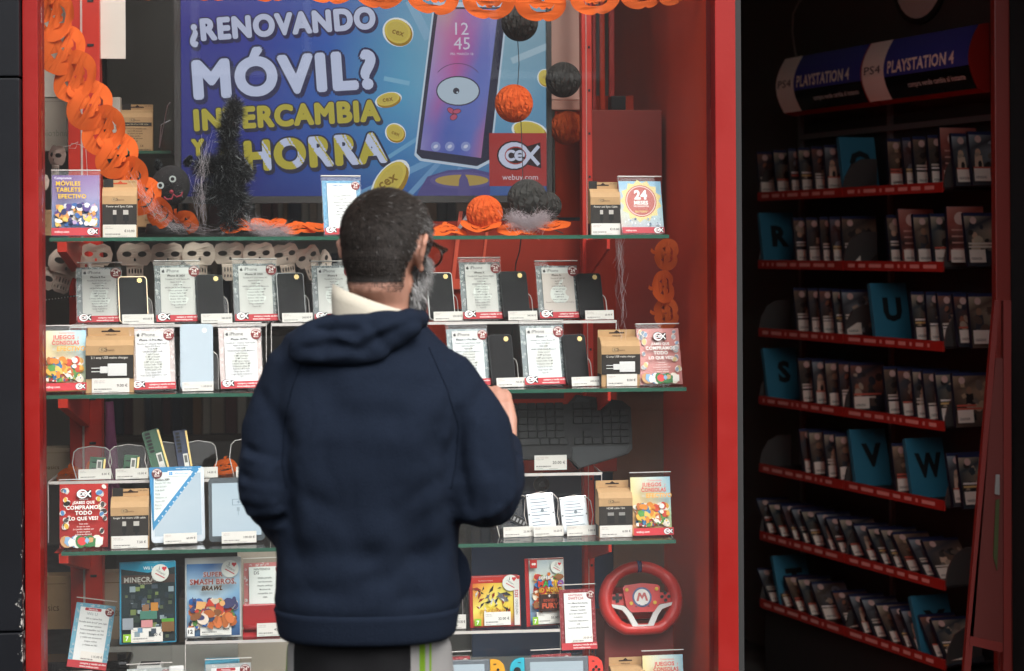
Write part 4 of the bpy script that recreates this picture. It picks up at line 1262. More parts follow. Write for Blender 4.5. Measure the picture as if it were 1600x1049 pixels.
def promo_all(w, h, pale=False):
    bgc = '#cf8a84' if pale else '#b92722'; p = Print(); p.gridgrad(0, 0, w, h, [[bgc, bgc], [bgc, bgc], ['#c07c78' if pale else '#8c1c1c'] * 2])
    r_ = random.Random(3); cols = ['#3a3634', '#8e9498', '#d8b048', '#e8e4dc', '#5888b8', '#d8b048', '#4a4644']
    if pale: cols = ['#8a98a4', '#b8c0c4', '#d8c088', '#e8e0d8', '#88a4c0', '#7890a0']
    for i in range(22):
        side = i % 2; x = w * (r_.uniform(.06, .20) if side else r_.uniform(.80, .94)); y = h * r_.uniform(.25, .96); a = w * r_.uniform(.045, .075)
        p.disc(x, y, a * 1.15, '#e8ddd6', ry=a * .85, rot=r_.uniform(0, 3), n=9); p.disc(x, y, a, r_.choice(cols), ry=a * .7, rot=r_.uniform(0, 3), n=9)
    p.art(0, 0, w, h * .20, ['#6a94b8', '#e8e0d0', '#3f7a48', '#e8e4dc', '#c89868', '#88b0d0', '#d84848'], 34, 4, .28, .55)
    p.logo(w * .51, h * .845, w * .30, inner='#b92722'); p.text('webuy.com', w * .5, h * .755, h * .022, '#f0dcd6', maxw=w * .3)
    for s, y, k, mw in (('¿SABES QUE', .69, .045, .5), ('COMPRAMOS', .605, .062, .78), ('TODO', .520, .062, .36), ('LO QUE VES?', .435, .055, .64)):
        p.otext(s, w * .5, h * y, h * k, '#f6f2ec', '#5a1a18', .015, maxw=w * mw, bold=.03)
    p.lines(['Trae todo', 'lo que no uses.', '¡Lo puedes cambiar por', 'lo que te gusta', 'o llevarte efectivo!'], w * .5, h * .39, h * .041, h * .024, '#f0dcd6', w * .6, .015)
    return p
def promo_mobiles(w, h):
    p = Print(); p.gridgrad(0, 0, w, h, [['#6a5090', '#8a6aa0'], ['#8c78ac', '#9a90b8'], ['#6a88b8', '#5078b0'], ['#4a78a8', '#386890']])
    p.art(w * .02, h * .14, w * .98, h * .56, ['#e8c868', '#f0e8e0', '#b8a0c8', '#5a4888', '#3a68a8', '#d89858', '#e0e0e8', '#2a3868'], 120, 6, .07, .17)
    p.text('Compramos', w * .06, h * .92, h * .038, '#e8e0f0', 'L', w * .4, .02)
    for s, y, mw in (('MÓVILES', .815, .62), ('TABLETS', .715, .66), ('EFECTIVO', .605, .80)):
        p.otext(s, w * .09 + (w * .05 if s == 'EFECTIVO' else 0), h * y, h * .070, '#e8c040', '#6a3a50', .015, align='L', maxw=w * mw, bold=.03)
    p.rect(0, 0, w, h * .125, '#c03a42'); p.text('webuy.com', w * .06, h * .045, h * .036, '#f4e8e4', 'L', w * .42, .02); p.logo(w * .86, h * .062, w * .22)
    return p
def promo_warranty(w, h):
    p = Print(); p.gridgrad(0, 0, w, h, [['#86b4d0', '#88b8d4'], ['#a8b8c8', '#98c0d0'], ['#c8c8b8', '#a8c8d0'], ['#b8a8b0', '#b0b8c8']])
    n = 26; p.poly([(w * .5 + w * (.50 if k % 2 else .42) * math.cos(2 * math.pi * k / n), h * .62 + w * (.50 if k % 2 else .42) * math.sin(2 * math.pi * k / n)) for k in range(n)], '#dccb88')
    p.disc(w * .5, h * .62, w * .37, '#b8584e', n=26); p.arc(w * .5, h * .62, w * .33, w * .345, 0, 6.283, '#e8d8d0', 26)
    p.otext('24', w * .5, h * .66, h * .17, '#f6f2ee', '#8a4a48', .02, maxw=w * .52, bold=.05); p.otext('MESES', w * .5, h * .555, h * .07, '#f6f2ee', '#8a4a48', .02, maxw=w * .46, bold=.045)
    p.text('DE GARANTÍA', w * .5, h * .505, h * .032, '#f0e4de', maxw=w * .36, bold=.03); p.text('EN TODO*', w * .5, h * .40, h * .036, '#d8c870', maxw=w * .34, bold=.03)
    p.art(w * .05, h * .13, w * .95, h * .32, ['#e4e8ec', '#6a7888', '#a8b8c8', '#d8dce0', '#88a0b8'], 26, 8, .06, .14)
    p.rect(0, 0, w, h * .115, '#b8404a'); p.text('webuy.com', w * .08, h * .04, h * .032, '#f4e8e4', 'L', w * .32, .02); p.logo(w * .86, h * .058, w * .22)
    return p
def add_promo(fn, x0, x1, y0, y1, v, z, label, yaw=R(5), back=R(7), **k):
    w, h = wh_of(x0, x1, y0, y1, v, yaw, back)
    return stand_card(fn(w, h, **k), 'promo_card', x0, x1, y0, y1, v, z, label, 'promo card', yaw, back, wh=(w, h), group='promotional cards of the shop')
add_promo(promo_mobiles, 81, 152, 279, 373, .10, S1, 'purple card offering cash for mobiles and tablets, left end of the top shelf')
add_promo(promo_warranty, 972, 1041, 280, 363, .11, S1, 'pale blue card with large 24, right end of the top shelf', yaw=R(9), back=R(12))
add_promo(promo_games, 66, 131, 525, 618, .10, S2, 'bright games and cash card beside the left charger box, left edge of middle shelf', yaw=R(9), back=R(12))
add_promo(promo_all, 1001, 1070, 517, 604, .10, S2, 'faded pink card with bubbles of gadgets, right end of the middle shelf', yaw=R(8), back=R(14), pale=True)
add_promo(promo_all, 93, 165, 767, 863, .08, S3, 'red card asking what the shop buys, left end of the lowest glass shelf')
add_promo(promo_games, 988, 1052, 749, 839, .10, S3, 'bright games and cash card at the right end of the lowest glass shelf', yaw=R(4), back=R(8))
add_promo(promo_games, 1007, 1072, 995, 1088, .10, S4, 'bright games and cash card below the red steering wheel', yaw=R(3), back=R(8))
add_promo(promo_games, 69, 139, 1030, 1118, .07, S4, 'bright games and cash card at the bottom left corner')

# ---------------------------------------------------------------- kraft accessory boxes
def cable_box(x0, x1, y0, y1, v, z, title, price, label, art='cable', dep=.034, yaw=R(3), slot='#2a1a10', tint='#e2dfd8', rear=False, name='accessory_box', grp='brown accessory boxes'):
    s = SC(v); w = (x1 - x0) * s; h = (y1 - y0) * s
    r = place(x0, v, z, name, label, 'box', grp, yaw)
    hb = h * .84
    prof = [(0, .0005), (dep, .0005), (dep, hb + .004), (dep * .55, hb + .004), (dep * .20, hb - .004), (0, hb - .016)]
    b = MB()
    vs_ = [Vector((0, a, c)) for a, c in prof] + [Vector((w, a, c)) for a, c in prof]; n = len(prof)
    fs = [tuple(range(n - 1, -1, -1)), tuple(range(n, 2 * n))] + [(i, (i + 1) % n, (i + 1) % n + n, i + n) for i in range(n)]
    b.add(vs_, fs).build('carton', M_KRAFT, r)
    MB().box(.001, w - .001, dep - .002, dep - .0006, hb + .0041, h).build('hang_tab', M_KRAFT, r)
    hp = Print(.0001); th = h - hb
    hp.poly([(w * .30, th * .42), (w * .70, th * .42), (w * .70, th * .56), (w * .57, th * .58), (w * .5, th * .80), (w * .43, th * .58), (w * .30, th * .56)], slot)
    if title.startswith('HDMI') or 'amp' in title: hp.text('webuy.com', w * .5, th * .12, th * .16, '#3a2a1c', maxw=w * .34, bold=.02)
    else: hp.rect(w * .02, 0.001, w * .30, th * .98, '#1c1a18'); hp.text('CEX  BASIC', w * .84, th * .6, th * .14, '#3a2a1c', maxw=w * .24)
    hp.build('hang_slot', r, loc=(0, dep - .0025, hb + .003))
    p = Print(.0001); ph = hb - .016
    y1_ = ph * .80
    p.logo(w * .36, ph * .915, w * .16, '#b79a72', '#4a3520', '#b79a72'); p.text('basics', w * .45, ph * .885, ph * .048, '#4a3520', 'L', w * .32)
    if rear:
        p.rect(w * .03, ph * .74, w * .97, ph * .84, '#221d18'); p.text(title, w * .5, ph * .768, ph * .045, '#cbb890', maxw=w * .88)
        p.lines(['USB version 2.0 compatible cable', 'micro USB connector', 'for phones and tablets', '2 year warranty', 'compatible with most', 'devices'], w * .46, ph * .68, ph * .072, ph * .034, '#33260f', w * .7, .02)
        p.text('CE', w * .66, ph * .13, ph * .06, '#33260f', bold=.01); p.barcode(w * .5, ph * .02, w * .45, ph * .05, 3, '#5a4a30')
    else:
        p.rect(0, ph * .30, w, y1_, '#2a2622'); p.text(title, w * .5, ph * .725, ph * .050, '#dcd6cc', maxw=w * .90, bold=.008)
        if art == 'cable':
            for k, (cx, ww) in enumerate(((.36, .10), (.68, .15))):
                p.rect(w * (cx - ww / 2), ph * .55, w * (cx + ww / 2), ph * .66, '#b8b4ac'); p.rect(w * (cx - ww * .55), ph * .40, w * (cx + ww * .55), ph * .55, '#121212'); p.rect(w * (cx - .03), ph * .31, w * (cx + .03), ph * .44, '#151515')
        elif art == 'hdmi':
            for cx in (.35, .68):
                p.rect(w * (cx - .09), ph * .56, w * (cx + .09), ph * .64, '#8c8a86'); p.rect(w * (cx - .11), ph * .36, w * (cx + .11), ph * .56, '#141414')
    p.build('printed_front', r, loc=(0, -.0004, 0))
    if not rear and art == 'plug':                           # the charger shows through the window of the carton
        c = MB(); c.box(w * .46, w * .86, -.0045, -.0015, ph * .36, ph * .62, b=.0012); c.box(w * .30, w * .46, -.0042, -.0015, ph * .42, ph * .56, b=.001)
        c.box(w * .12, w * .30, -.0036, -.0022, ph * .445, ph * .462).box(w * .12, w * .30, -.0036, -.0022, ph * .520, ph * .537)
        c.build('charger', M_WHITE, r)
    # side print
    sp = Print(.0001); sp.rect(0, 0, dep * .96, ph * .30, '#1e1a17'); sp.build('side_print', r, loc=(-.0004, dep * .98, .001), rot=(0, 0, R(-90)))
    if price: price_label(r, w * (.78 if art != 'hdmi' and art != 'cable' else .96), ph * .30, price, Vector((w * (.13 if art == 'plug' else .02), -.0035, .001)), seed=int(x0), tint=tint)
    return r
cable_box(160, 212, 284, 373, .12, S1, 'Power and Sync Cable', '€10.00', 'brown sync cable carton with white price label, top shelf left', 'cable', slot='#b8441c', tint='#d6d2c6')
cable_box(923, 971, 279, 363, .12, S1, 'Power and Sync Cable', '€10.00', 'brown sync cable carton with white price label, top shelf right', 'cable')
cable_box(134, 206, 517, 616, .10, S2, '2.1 amp USB mains charger', '9.00 €', 'brown carton with white plug charger priced 9.00, middle shelf left', 'plug', dep=.05)
cable_box(940, 1002, 517, 605, .10, S2, '12 amp USB mains charger', '8.00 €', 'brown carton with white plug charger priced 8.00, middle shelf right', 'plug', dep=.05)
cable_box(173, 230, 772, 860, .08, S3, 'longer 3m micro USB cable', '7.50 €', 'brown micro cable carton priced 7.50 beside the red card', 'cable', dep=.045)
cable_box(936, 990, 754, 840, .10, S3, 'HDMI cable 12m', '6.00 €', 'brown cable carton priced 6.00 beside the hard drives', 'hdmi', dep=.045)
cable_box(957, 1011, 998, 1088, .10, S4, 'HDMI cable 12m', '6.00 €', 'brown cable carton below the steering wheel', 'hdmi', dep=.045)
cable_box(146, 200, 1030, 1118, .07, S4, 'micro USB cable', '7.50 €', 'brown cable carton at the bottom edge beside the games card', 'cable', dep=.045)
zr_ = win(215, 236, .62)[1]
cable_box(188, 237, 157, 231, .66, zr_ + .001, 'longer 2m micro USB cable', '', 'yellow brown carton back outwards on the short rear shelf', rear=True, dep=.05)
# ---------------------------------------------------------------- television with the advertisement
TVV = .50
tu0, tz0 = win(273, 318, TVV); tu1, _ = win(863, 318, TVV); tz1 = tz0 + .563
tv = empty('television', W(tu0, TVV, tz0), TILT, 'large flat television showing a blue phone advertisement', 'television')
tw_, th_ = tu1 - tu0, tz1 - tz0
MB().box(0, tw_, .012, .045, 0, th_, b=.003).box(tw_ * .25, tw_ * .75, .045, .075, .05, th_ * .6, b=.005).build('casing', M_BLACK, tv)
bz = MB()
for a in ((0, tw_, 0, .017), (0, tw_, th_ - .014, th_), (0, .016, .0172, th_ - .0142), (tw_ - .013, tw_, .0172, th_ - .0142)):
    bz.box(a[0], a[1], .002, .0119, a[2], a[3])
bz.build('bezel', mat('bezel_black', (.030, .028, .026), .4), tv)
for a in (.18, .80):
    MB().prism([(tw_ * a - .06, -(tz0 - S1) + .010), (tw_ * a - .05, -(tz0 - S1) + .010), (tw_ * a + .005, -.0005), (tw_ * a - .008, -.0005)], .02, .035).build('leg', M_SILVER, tv)
def TP(px, py):
    u, z = win(px, py, TVV); return u - tu0, z - tz0
ad = Print(.00002); TXT_RES = 6
xa, ya = .0165, .0175; xb, yb = tw_ - .0135, th_ - .0145
ad.gridgrad(xa, ya, xb, yb, [
    ['#3a3a96', '#34409e', '#3058ae', '#5f94be', '#8aaec2', '#86a9bc'],
    ['#33358f', '#2e3a9a', '#2a5cb4', '#5aa0c4', '#8fb4c6', '#7ea4b8'],
    ['#303288', '#2c3894', '#2860b4', '#4f9ec6', '#84b0c8', '#6c9cba'],
    ['#2c2f80', '#28348c', '#2c58aa', '#3f84bc', '#5f9cc2', '#5a8cb4'],
    ['#26296c', '#232c78', '#27418e', '#2c569c', '#3a5c9c', '#4a5c98']])
for (a, b, c, d, wpx, cc) in ((760, 210, 560, 330, 10, '#6a9cc8'), (640, 130, 600, 122, 7, '#7ab4d4'), (670, 60, 640, 0, 14, '#80aecc'), (690, 250, 640, 330, 8, '#6a98c4'), (720, 262, 700, 312, 7, '#6a98c4'), (655, 215, 600, 250, 6, '#6aa4cc'), (860, 70, 800, 95, 10, '#a4c0d0')):
    p0, p1 = TP(a, b), TP(c, d); ad.line(p0[0], max(p0[1], .02), p1[0], max(p1[1], .02), wpx * SC(TVV), cc)
def adtext(s, xl, xr, yl, yr, cap, c, oc='#20224e', ow=.055, bold=.07):
    p0, p1 = TP(xl, yl), TP(xr, yr); rot = math.atan2(p1[1] - p0[1], p1[0] - p0[0]); h = cap * SC(TVV)
    sh = 4 * SC(TVV); sp = 1 + bold * 1.9
    L_ = math.hypot(p1[0] - p0[0], p1[1] - p0[1])
    kw = dict(maxw=L_ - 2 * bold * h, stretch=True, rot=rot, space=sp)
    cx, cy = (p0[0] + p1[0]) / 2, (p0[1] + p1[1]) / 2
    ad.dtext(s, cx + sh * .7, cy - sh, h * (1 - bold), oc, (bold + ow) * h, 12, **kw)
    ad.dtext(s, cx, cy, h * (1 - bold), oc, (bold + ow) * h, 12, **kw)
    global FLASH0; FLASH0 = len(ad.f)
    ad.dtext(s, cx, cy, h * (1 - bold), c, bold * h, 10, **kw)
adtext('¿RENOVANDO', 296, 588, 63, 42, 35, '#c4cce8')
adtext('MÓVIL?', 302, 590, 152, 134, 61, '#c6d0ee')
adtext('INTERCAMBIA', 303, 595, 203, 187, 34, '#b9ad38', '#2a2a40')
adtext('Y', 299, 320, 243, 242, 27, '#b9ad38', '#2a2a40')
adtext('AHORRA', 334, 606, 269, 251, 48, '#b9ad38', '#2a2a40')
TXT_RES = 2
# pale diagonal flashes inside the letters of the last word: split its faces and recolour the bands
i0 = FLASH0; cY, cW = srgb('#b9ad38'), srgb('#c6d0ee')
nf, nc = ad.f[:i0], ad.c[:i0]; stack = [tuple(ad.v[i] for i in f) for f in ad.f[i0:]]
vv = ad.v; nv0 = len(vv)
while stack:
    t = stack.pop(); e = [math.dist(t[i], t[(i + 1) % 3]) for i in range(3)]; m = max(e)
    if m > .007:
        i = e.index(m); a, b, c = t[i], t[(i + 1) % 3], t[(i + 2) % 3]; mid = tuple((a[j] + b[j]) / 2 for j in range(3)); stack += [(a, mid, c), (mid, b, c)]
        continue
    cx = sum(q[0] for q in t) / 3; cz = sum(q[2] for q in t) / 3; ph = (cx + cz * .62) / (44 * SC(TVV)) % 1.0
    n = len(vv); vv += list(t); nf.append((n, n + 1, n + 2)); nc.append([cW if (ph < .30 or .36 < ph < .42) else cY] * 3)
ad.f, ad.c = nf, nc
for (a, b, r_, ro, sq) in ((622, 50, 22, -.5, .9), (607, 156, 19, .25, .55), (618, 208, 15, -.6, .9), (610, 284, 36, .9, .55), (853, 122, 13, -1.2, .9)):
    p0 = TP(a, b); ad.coin(p0[0], max(p0[1], .03), r_ * SC(TVV), ro, sq)
p0 = TP(828, 205); ad.coin(p0[0], p0[1], 26 * SC(TVV), -.2, .55, False)
# the drawn handset
hs = [TP(680, 14), TP(652, 238), TP(660, 246), TP(745, 258), TP(764, 248), TP(790, 14)]
def inset(pts, k):
    cx = sum(p[0] for p in pts) / len(pts); cy = sum(p[1] for p in pts) / len(pts); return [(cx + (p[0] - cx) * k, cy + (p[1] - cy) * k) for p in pts]
ad.poly(inset(hs, 1.07), '#c2d2e4'); ad.poly(inset(hs, 1.02), '#22243c')
sc0, sc1, sc2, sc3 = TP(657, 234), TP(752, 247), TP(779, 14), TP(685, 14)
nx_, ny_ = 6, 7; pal_ = [['#b89a9a', '#c0909a', '#b070a8', '#9a74b8', '#8a80c0', '#8a88c4'], ['#b08ab8', '#c07aa8', '#c2609c', '#a868b0', '#7a78c0', '#7a80c4'], ['#a894c4', '#b878b0', '#c05a9c', '#a062ac', '#6c74c0', '#6f7ac4'], ['#a08ac8', '#a878bc', '#b060a4', '#7c6cb8', '#5f70be', '#6a78c4'], ['#8a80c4', '#a060a8', '#6468b8', '#5a6cba', '#6070be', '#7470b8'], ['#7a78c0', '#7064b4', '#4c62b4', '#5068b8', '#5c70be', '#a06ca4'], ['#8c88c4', '#6c68b6', '#5060b0', '#4c60b2', '#6a6cb8', '#a4709c']]
pts_, cs_, fs_ = [], [], []
for j in range(ny_):
    for i in range(nx_):
        t, q = i / (nx_ - 1), j / (ny_ - 1)
        L0 = (sc3[0] + (sc0[0] - sc3[0]) * q, sc3[1] + (sc0[1] - sc3[1]) * q); R0 = (sc2[0] + (sc1[0] - sc2[0]) * q, sc2[1] + (sc1[1] - sc2[1]) * q)
        pts_.append((L0[0] + (R0[0] - L0[0]) * t, L0[1] + (R0[1] - L0[1]) * t)); cs_.append(srgb(pal_[j][i]))
for j in range(ny_ - 1):
    for i in range(nx_ - 1):
        a = j * nx_ + i; fs_.append((a + nx_, a + nx_ + 1, a + 1, a))
ad._add(pts_, fs_, cs_)
sT = SC(TVV)
for s_, y_, c_ in (('12', 54, 20), ('45', 77, 20), ('FRI, MARCH 18', 86, 4)):
    p0 = TP(722, y_); ad.text(s_, p0[0], p0[1], c_ * sT, '#d6d2e6')
p0 = TP(716, 142); ad.arc(p0[0], p0[1] + 10 * sT, 38 * sT, 39.2 * sT, R(35), R(145), '#5a3e66', 14, .85)
ad.disc(p0[0], p0[1], 34.5 * sT, '#3c3450', ry=23.5 * sT, n=26); ad.disc(p0[0], p0[1], 32.5 * sT, '#b4c6d6', ry=21.5 * sT, n=26); ad.disc(p0[0] - 3 * sT, p0[1], 5 * sT, '#2c2c3c'); ad.disc(p0[0] - 1.2 * sT, p0[1] - 2.2 * sT, 1.5 * sT, '#b4c6d6')
p0 = TP(709, 178)
for (dx, dy, ra, rb, ro) in ((-4, 5, 6, 3.5, -.6), (5, 4, 6, 3.2, .2), (0, -5, 5.5, 4, .5)):
    ad.disc(p0[0] + dx * sT, p0[1] + dy * sT, (ra + 1) * sT, '#4a2438', ry=(rb + 1) * sT, rot=ro, n=12); ad.disc(p0[0] + dx * sT, p0[1] + dy * sT, ra * sT, '#b84c6c', ry=rb * sT, rot=ro, n=12)
for px in (681, 703, 728):
    p0 = TP(px, 229); ad.disc(p0[0], p0[1], 7.5 * sT, '#8a96cc', n=16); ad.disc(p0[0], p0[1], 4 * sT, '#ccd2ea', ry=2.6 * sT, rot=.6, n=8)
# purple pot with coins
pp_ = [TP(a, b) for a, b in ((652, 312), (655, 298), (668, 276), (700, 266), (740, 264), (766, 270), (766, 312))]
ad.poly([(a, max(b, ya)) for a, b in pp_], '#4e4884'); p0 = TP(722, 282); ad.disc(p0[0], p0[1], 50 * sT, '#5e568f', ry=13 * sT, n=24); ad.disc(p0[0], p0[1], 42 * sT, '#b0964e', ry=9 * sT, n=24)
ad.poly([TP(715, 308), TP(718, 280), TP(724, 268), TP(731, 280), TP(738, 308)], '#575088')
# badge
b0, b1 = TP(765, 291), TP(858, 208)
ad.rect(b0[0], b0[1], min(b1[0], xb), b1[1], '#a83430')
p0 = TP(812, 243); ad.logo(p0[0], p0[1], 66 * sT, '#ccd2e8', '#2c1c20', '#a83430'); p0 = TP(813, 281); ad.text('webuy.com', p0[0], p0[1], 9 * sT, '#d8d4dc', maxw=62 * sT)
ad.build('screen', tv, size=None, m=SCREEN, loc=(0, .0105, 0))

# ---------------------------------------------------------------- memory modules in arched holders
def arched(x0, x1, ytop, v, z, name, label, cat, price, grp, tagpx, seed):
    s = SC(v); w = (x1 - x0) * s; ybase = 385 + (EYE - z) * FPX / (GLASS_Y + v); h = (ybase - ytop) * s
    r = place(x0, v, z, name, label, cat, grp, R(8)); M_ = Matrix.Rotation(R(-12), 4, 'X')
    top = [(w - .004, h * .86), (w * .85, h * .94), (w * .5, h), (w * .15, h * .94), (.004, h * .86)]
    out = [(.010, .002), (w - .010, .002)] + top
    MB().prism(out[::-1], .012, .0135, M=M_).build('back_plate', M_ACRYL, r)
    MB().tube([M_ @ Vector((a, .0127, c)) for a, c in [(w - .010, .002), (w, h * .5), (w - .004, h * .84), (w * .85, h * .94), (w * .5, h), (w * .15, h * .94), (.004, h * .84), (0, h * .5), (.010, .002)]], .0011, 6).build('bright_edge', M_ACRED, r)
    MB().box(.004, w - .004, -.012, .014, .0004, .003).build('base_plate', M_ACRYL, r)
    MB().box(.004, w - .004, -.0135, -.012, .0004, .030).build('front_plate', M_ACRYL, r)
    tw = tagpx * s; price_label(r, tw, tw * .33, price, Vector((w - tw * 1.02, -.0150, .001)), (R(-6), 0, 0), seed)
    return r, w, h, M_
M_PCB = mat('green_circuit', (.03, .10, .05), .4, noise=.2, nscale=90); M_PCBB = mat('navy_circuit', (.02, .03, .075), .4, noise=.2, nscale=90)
M_GOLDC = mat('gold_contacts', (.62, .45, .18), .3, metal=.7)
grpm = 'memory module holders'
MEM = [(113, 172, 687, '8.00 €', 'memory holder priced 8.00, leftmost of the arched holders', (.40, .80, .60, R(6)), M_PCB, 'short green memory module, leftmost of the row'),
       (170, 230, 685, '10.00 €', 'memory holder priced 10.00, second of the arched holders', (.34, .72, .62, R(6)), M_PCB, 'short green memory module, second of the row'),
       (227, 286, 682, '6.00 €', 'memory holder priced 6.00, behind the white tablet top', (.22, .66, 1.22, R(-15)), M_PCB, 'long green memory module leaning left behind the white tablet'),
       (281, 339, 681, '14.00 €', 'memory holder priced 14.00, beside the long navy module', (.0, .36, 1.2, R(-8)), M_PCBB, 'long navy memory module, right of the leaning green one'),
       (360, 418, 678, '12.00 €', 'memory holder at the man left sleeve', None, None, None)]
for x0, x1, yt, pr, lb, stick, pm, sl in MEM:
    r, w, h, M_ = arched(x0, x1, yt, .215, T3, 'module_holder', lb, 'holder', pr, grpm, 49, int(x0))
    if stick:
        a, b, hh, ro = stick
        m_ = empty('memory_module', r.location + (Matrix.Rotation(TILT + R(8), 3, 'Z') @ Vector((w * a, .003, .006))), TILT + R(8), sl, 'memory module', 'memory modules')
        sw, sh = w * (b - a), h * hh
        Mx = M_ @ Matrix.Rotation(ro, 4, 'Y')
        MB().box(0, sw, 0, .0014, 0, sh, M=Mx).build('circuit_board', pm, m_)
        MB().box(sw - .004, sw + .0004, -.0004, .0018, .003, sh - .004, M=Mx).build('contact_edge', M_GOLDC, m_)
        nchip = 3 if hh < 1 else 6
        for k in range(nchip):
            z_ = sh * (.50 + .48 * k / nchip) if hh > 1 else sh * (.1 + .3 * k)
            MB().box(sw * .14, sw * .44, -.0012, -.0001, z_, z_ + sh * .055, M=Mx).build('chip', M_BLACKM, m_)
        p = Print(.00008); lw, lh = sw * .34, sh * (.40 if hh > 1 else .8); p.rect(0, 0, lw, lh, '#dad8d2'); p.barcode(lw * .1, lh * .08, lw * .8, lh * .25, 3); p.rect(lw * .2, lh * .5, lw * .8, lh * .9, '#6a6a66')
        o = p.build('sticker', m_, size=(lw, lh)); o.matrix_local = Mx @ Matrix.Translation((sw * .46, -.0016, sh * .06))

# hard drives
HDD = [(776, 834, 772, '22.00 €', 'clear holder priced 22.00 with a dark module at the man elbow', 'pcb', 'dark circuit stick slanting in the holder at the man elbow'),
       (823, 881, 770, '22.00 €', 'clear holder around the squared silver hard drive', 'drive', 'silver hard drive with squared label, left of the pair'),
       (875, 933, 776, '5.00 €', 'clear holder priced 5.00 beside the brown carton', 'drive2', 'silver hard drive with chamfered label, right of the pair')]
for x0, x1, yt, pr, lb, kd, sl in HDD:
    r, w, h, M_ = arched(x0, x1, yt, .14, S3, 'drive_holder', lb, 'holder', pr, 'drive holders', 48, int(x0))
    Mx = M_ @ Matrix.Rotation(R(-3), 4, 'Y')
    d_ = empty('hard_drive' if kd != 'pcb' else 'memory_module', r.location + (Matrix.Rotation(TILT + R(8), 3, 'Z') @ Vector((w * .09, .0, .004))), TILT + R(8), sl, 'hard drive' if kd != 'pcb' else 'memory module')
    if kd == 'pcb':
        Mx = M_ @ Matrix.Rotation(R(28), 4, 'Y')
        MB().box(0, w * .75, .004, .0055, h * .42, h * .60, M=Mx).build('circuit_board', M_BLACK, d_)
        for k in range(7): MB().box(w * (.05 + .1 * k), w * (.10 + .1 * k), .0022, .0039, h * .46, h * .55, M=Mx).build('chip', M_GREY, d_)
        continue
    sw, sh = w * .76, h * .90
    MB().box(0, sw, .001, .0085, 0, sh, M=Mx, b=.0015).build('metal_case', M_SILVER, d_)
    p = Print(.00008); lw, lh = sw * .88, sh * .90; ch = lw * (.10 if kd == 'drive' else .26)
    p.poly([(0, 0), (lw, 0), (lw, lh - ch), (lw - ch, lh), (ch if kd == 'drive' else 0, lh), (0, lh - (ch if kd == 'drive' else 0))], '#dce4ea')
    r_ = random.Random(5)
    for k in range(9): p.rect(lw * .08, lh * (.90 - .09 * k), lw * r_.uniform(.4, .9), lh * (.92 - .09 * k), '#4a5660' if k % 2 else '#8a96a0')
    p.barcode(lw * .1, lh * .08, lw * .7, lh * .05, 9); p.disc(lw * .55, lh * .58, lw * .07, '#7c8890')
    o = p.build('label_sheet', d_); o.matrix_local = Mx @ Matrix.Translation((sw * .06, .0005, sh * .05))
    for a, b in ((.06, .97), (.94, .97), (.06, .5), (.94, .5)): MB().ball(Mx @ Vector((sw * a, .001, sh * b)), .0022, 8, 6).build('screw', M_GREY, d_)

# ---------------------------------------------------------------- keyboard propped on the riser
KV = .23; s = SC(KV)
kb = place(697, KV, T3R, 'keyboard', 'wide black gaming keyboard standing on edge behind its price label', 'keyboard', None, R(2))
kw_ = 297 * s; ks = s
outl = [(0, 12), (4, 96), (80, 118), (95, 103), (196, 103), (210, 118), (284, 107), (297, 96), (297, 30), (290, 22), (210, 0), (196, 16), (95, 16), (82, 0), (8, 8)]
Mk = Matrix.Rotation(R(-12), 4, 'X')
kx = [(a * ks, b * ks * .99 + .004) for a, b in outl]
MB().prism(kx, .002, .024, M=Mk).build('body', mat('keyboard_black', (.012, .013, .014), .5, noise=.1, spec=.25), kb)
wing = mat('keyboard_wing', (.030, .034, .037), .45, spec=.25)
for pts in ([(200, 15), (212, 2), (286, 24), (292, 34), (200, 34)], [(95, 15), (82, 2), (10, 10), (5, 34), (95, 34)], [(206, 104), (212, 113), (232, 109), (228, 103)], [(86, 113), (60, 108), (64, 103), (92, 104)]):
    MB().prism([(a * ks, b * ks + .004) for a, b in pts][::-1] if pts[0][0] in (200,) else [(a * ks, b * ks + .004) for a, b in pts], -.0006, .0018, M=Mk).build('wing_plate', wing, kb)
kcap = MB().box(0, 13.2 * ks, 0, .005, 0, 10.0 * ks, b=.0009).mesh('key')
kwide = MB().box(0, 24 * ks, 0, .005, 0, 10.0 * ks, b=.0009).mesh('key')
kspace = MB().box(0, 88 * ks, 0, .005, 0, 10.0 * ks, b=.0009).mesh('key')
M_KEY = mat('key_black', (.016, .017, .018), .5, spec=.25); M_KEYR = mat('key_dark_red', (.045, .012, .012), .5, spec=.25)
def key(me, x, y, m):
    o = bpy.data.objects.new('key', me if m is M_KEY else me.copy())
    if not o.data.materials: o.data.materials.append(m)
    col.objects.link(o); o.parent = kb; o.matrix_local = Mk @ Matrix.Translation((x * ks, -.0032, y * ks + .004))
for row in range(6):
    y = 38 + row * 10.9 + (2 if row == 5 else 0)
    if row == 0:
        for x in (14, 29, 44): key(kcap, x, y, M_KEY)
        key(kspace, 60, y, M_KEY)
        for x in (150, 165, 180): key(kcap, x, y, M_KEY)
    else:
        for k in range(12): key(kcap, 14 + k * 14.6, y, M_KEYR if (row in (2, 3) and k in (2, 3, 4)) else M_KEY)
    for k in range(3):
        if row in (0, 4, 5) or (row == 1 and k == 1) or row == 3: key(kcap, 204 + k * 14.4, y, M_KEYR if row < 2 and k == 1 else M_KEY)
    for k in range(3):
        if row < 5: key(kcap, 250 + k * 14.0, y, M_KEY)
pl = MB(); pl.box(128 * s, 198 * s, -.022, -.0215, .0005, 33 * s)
pl.build('label_holder', M_ACRYL, kb)
MB().box(128 * s, 198 * s, -.022, .002, .0003, .0012).build('label_foot', M_ACRYL, kb)
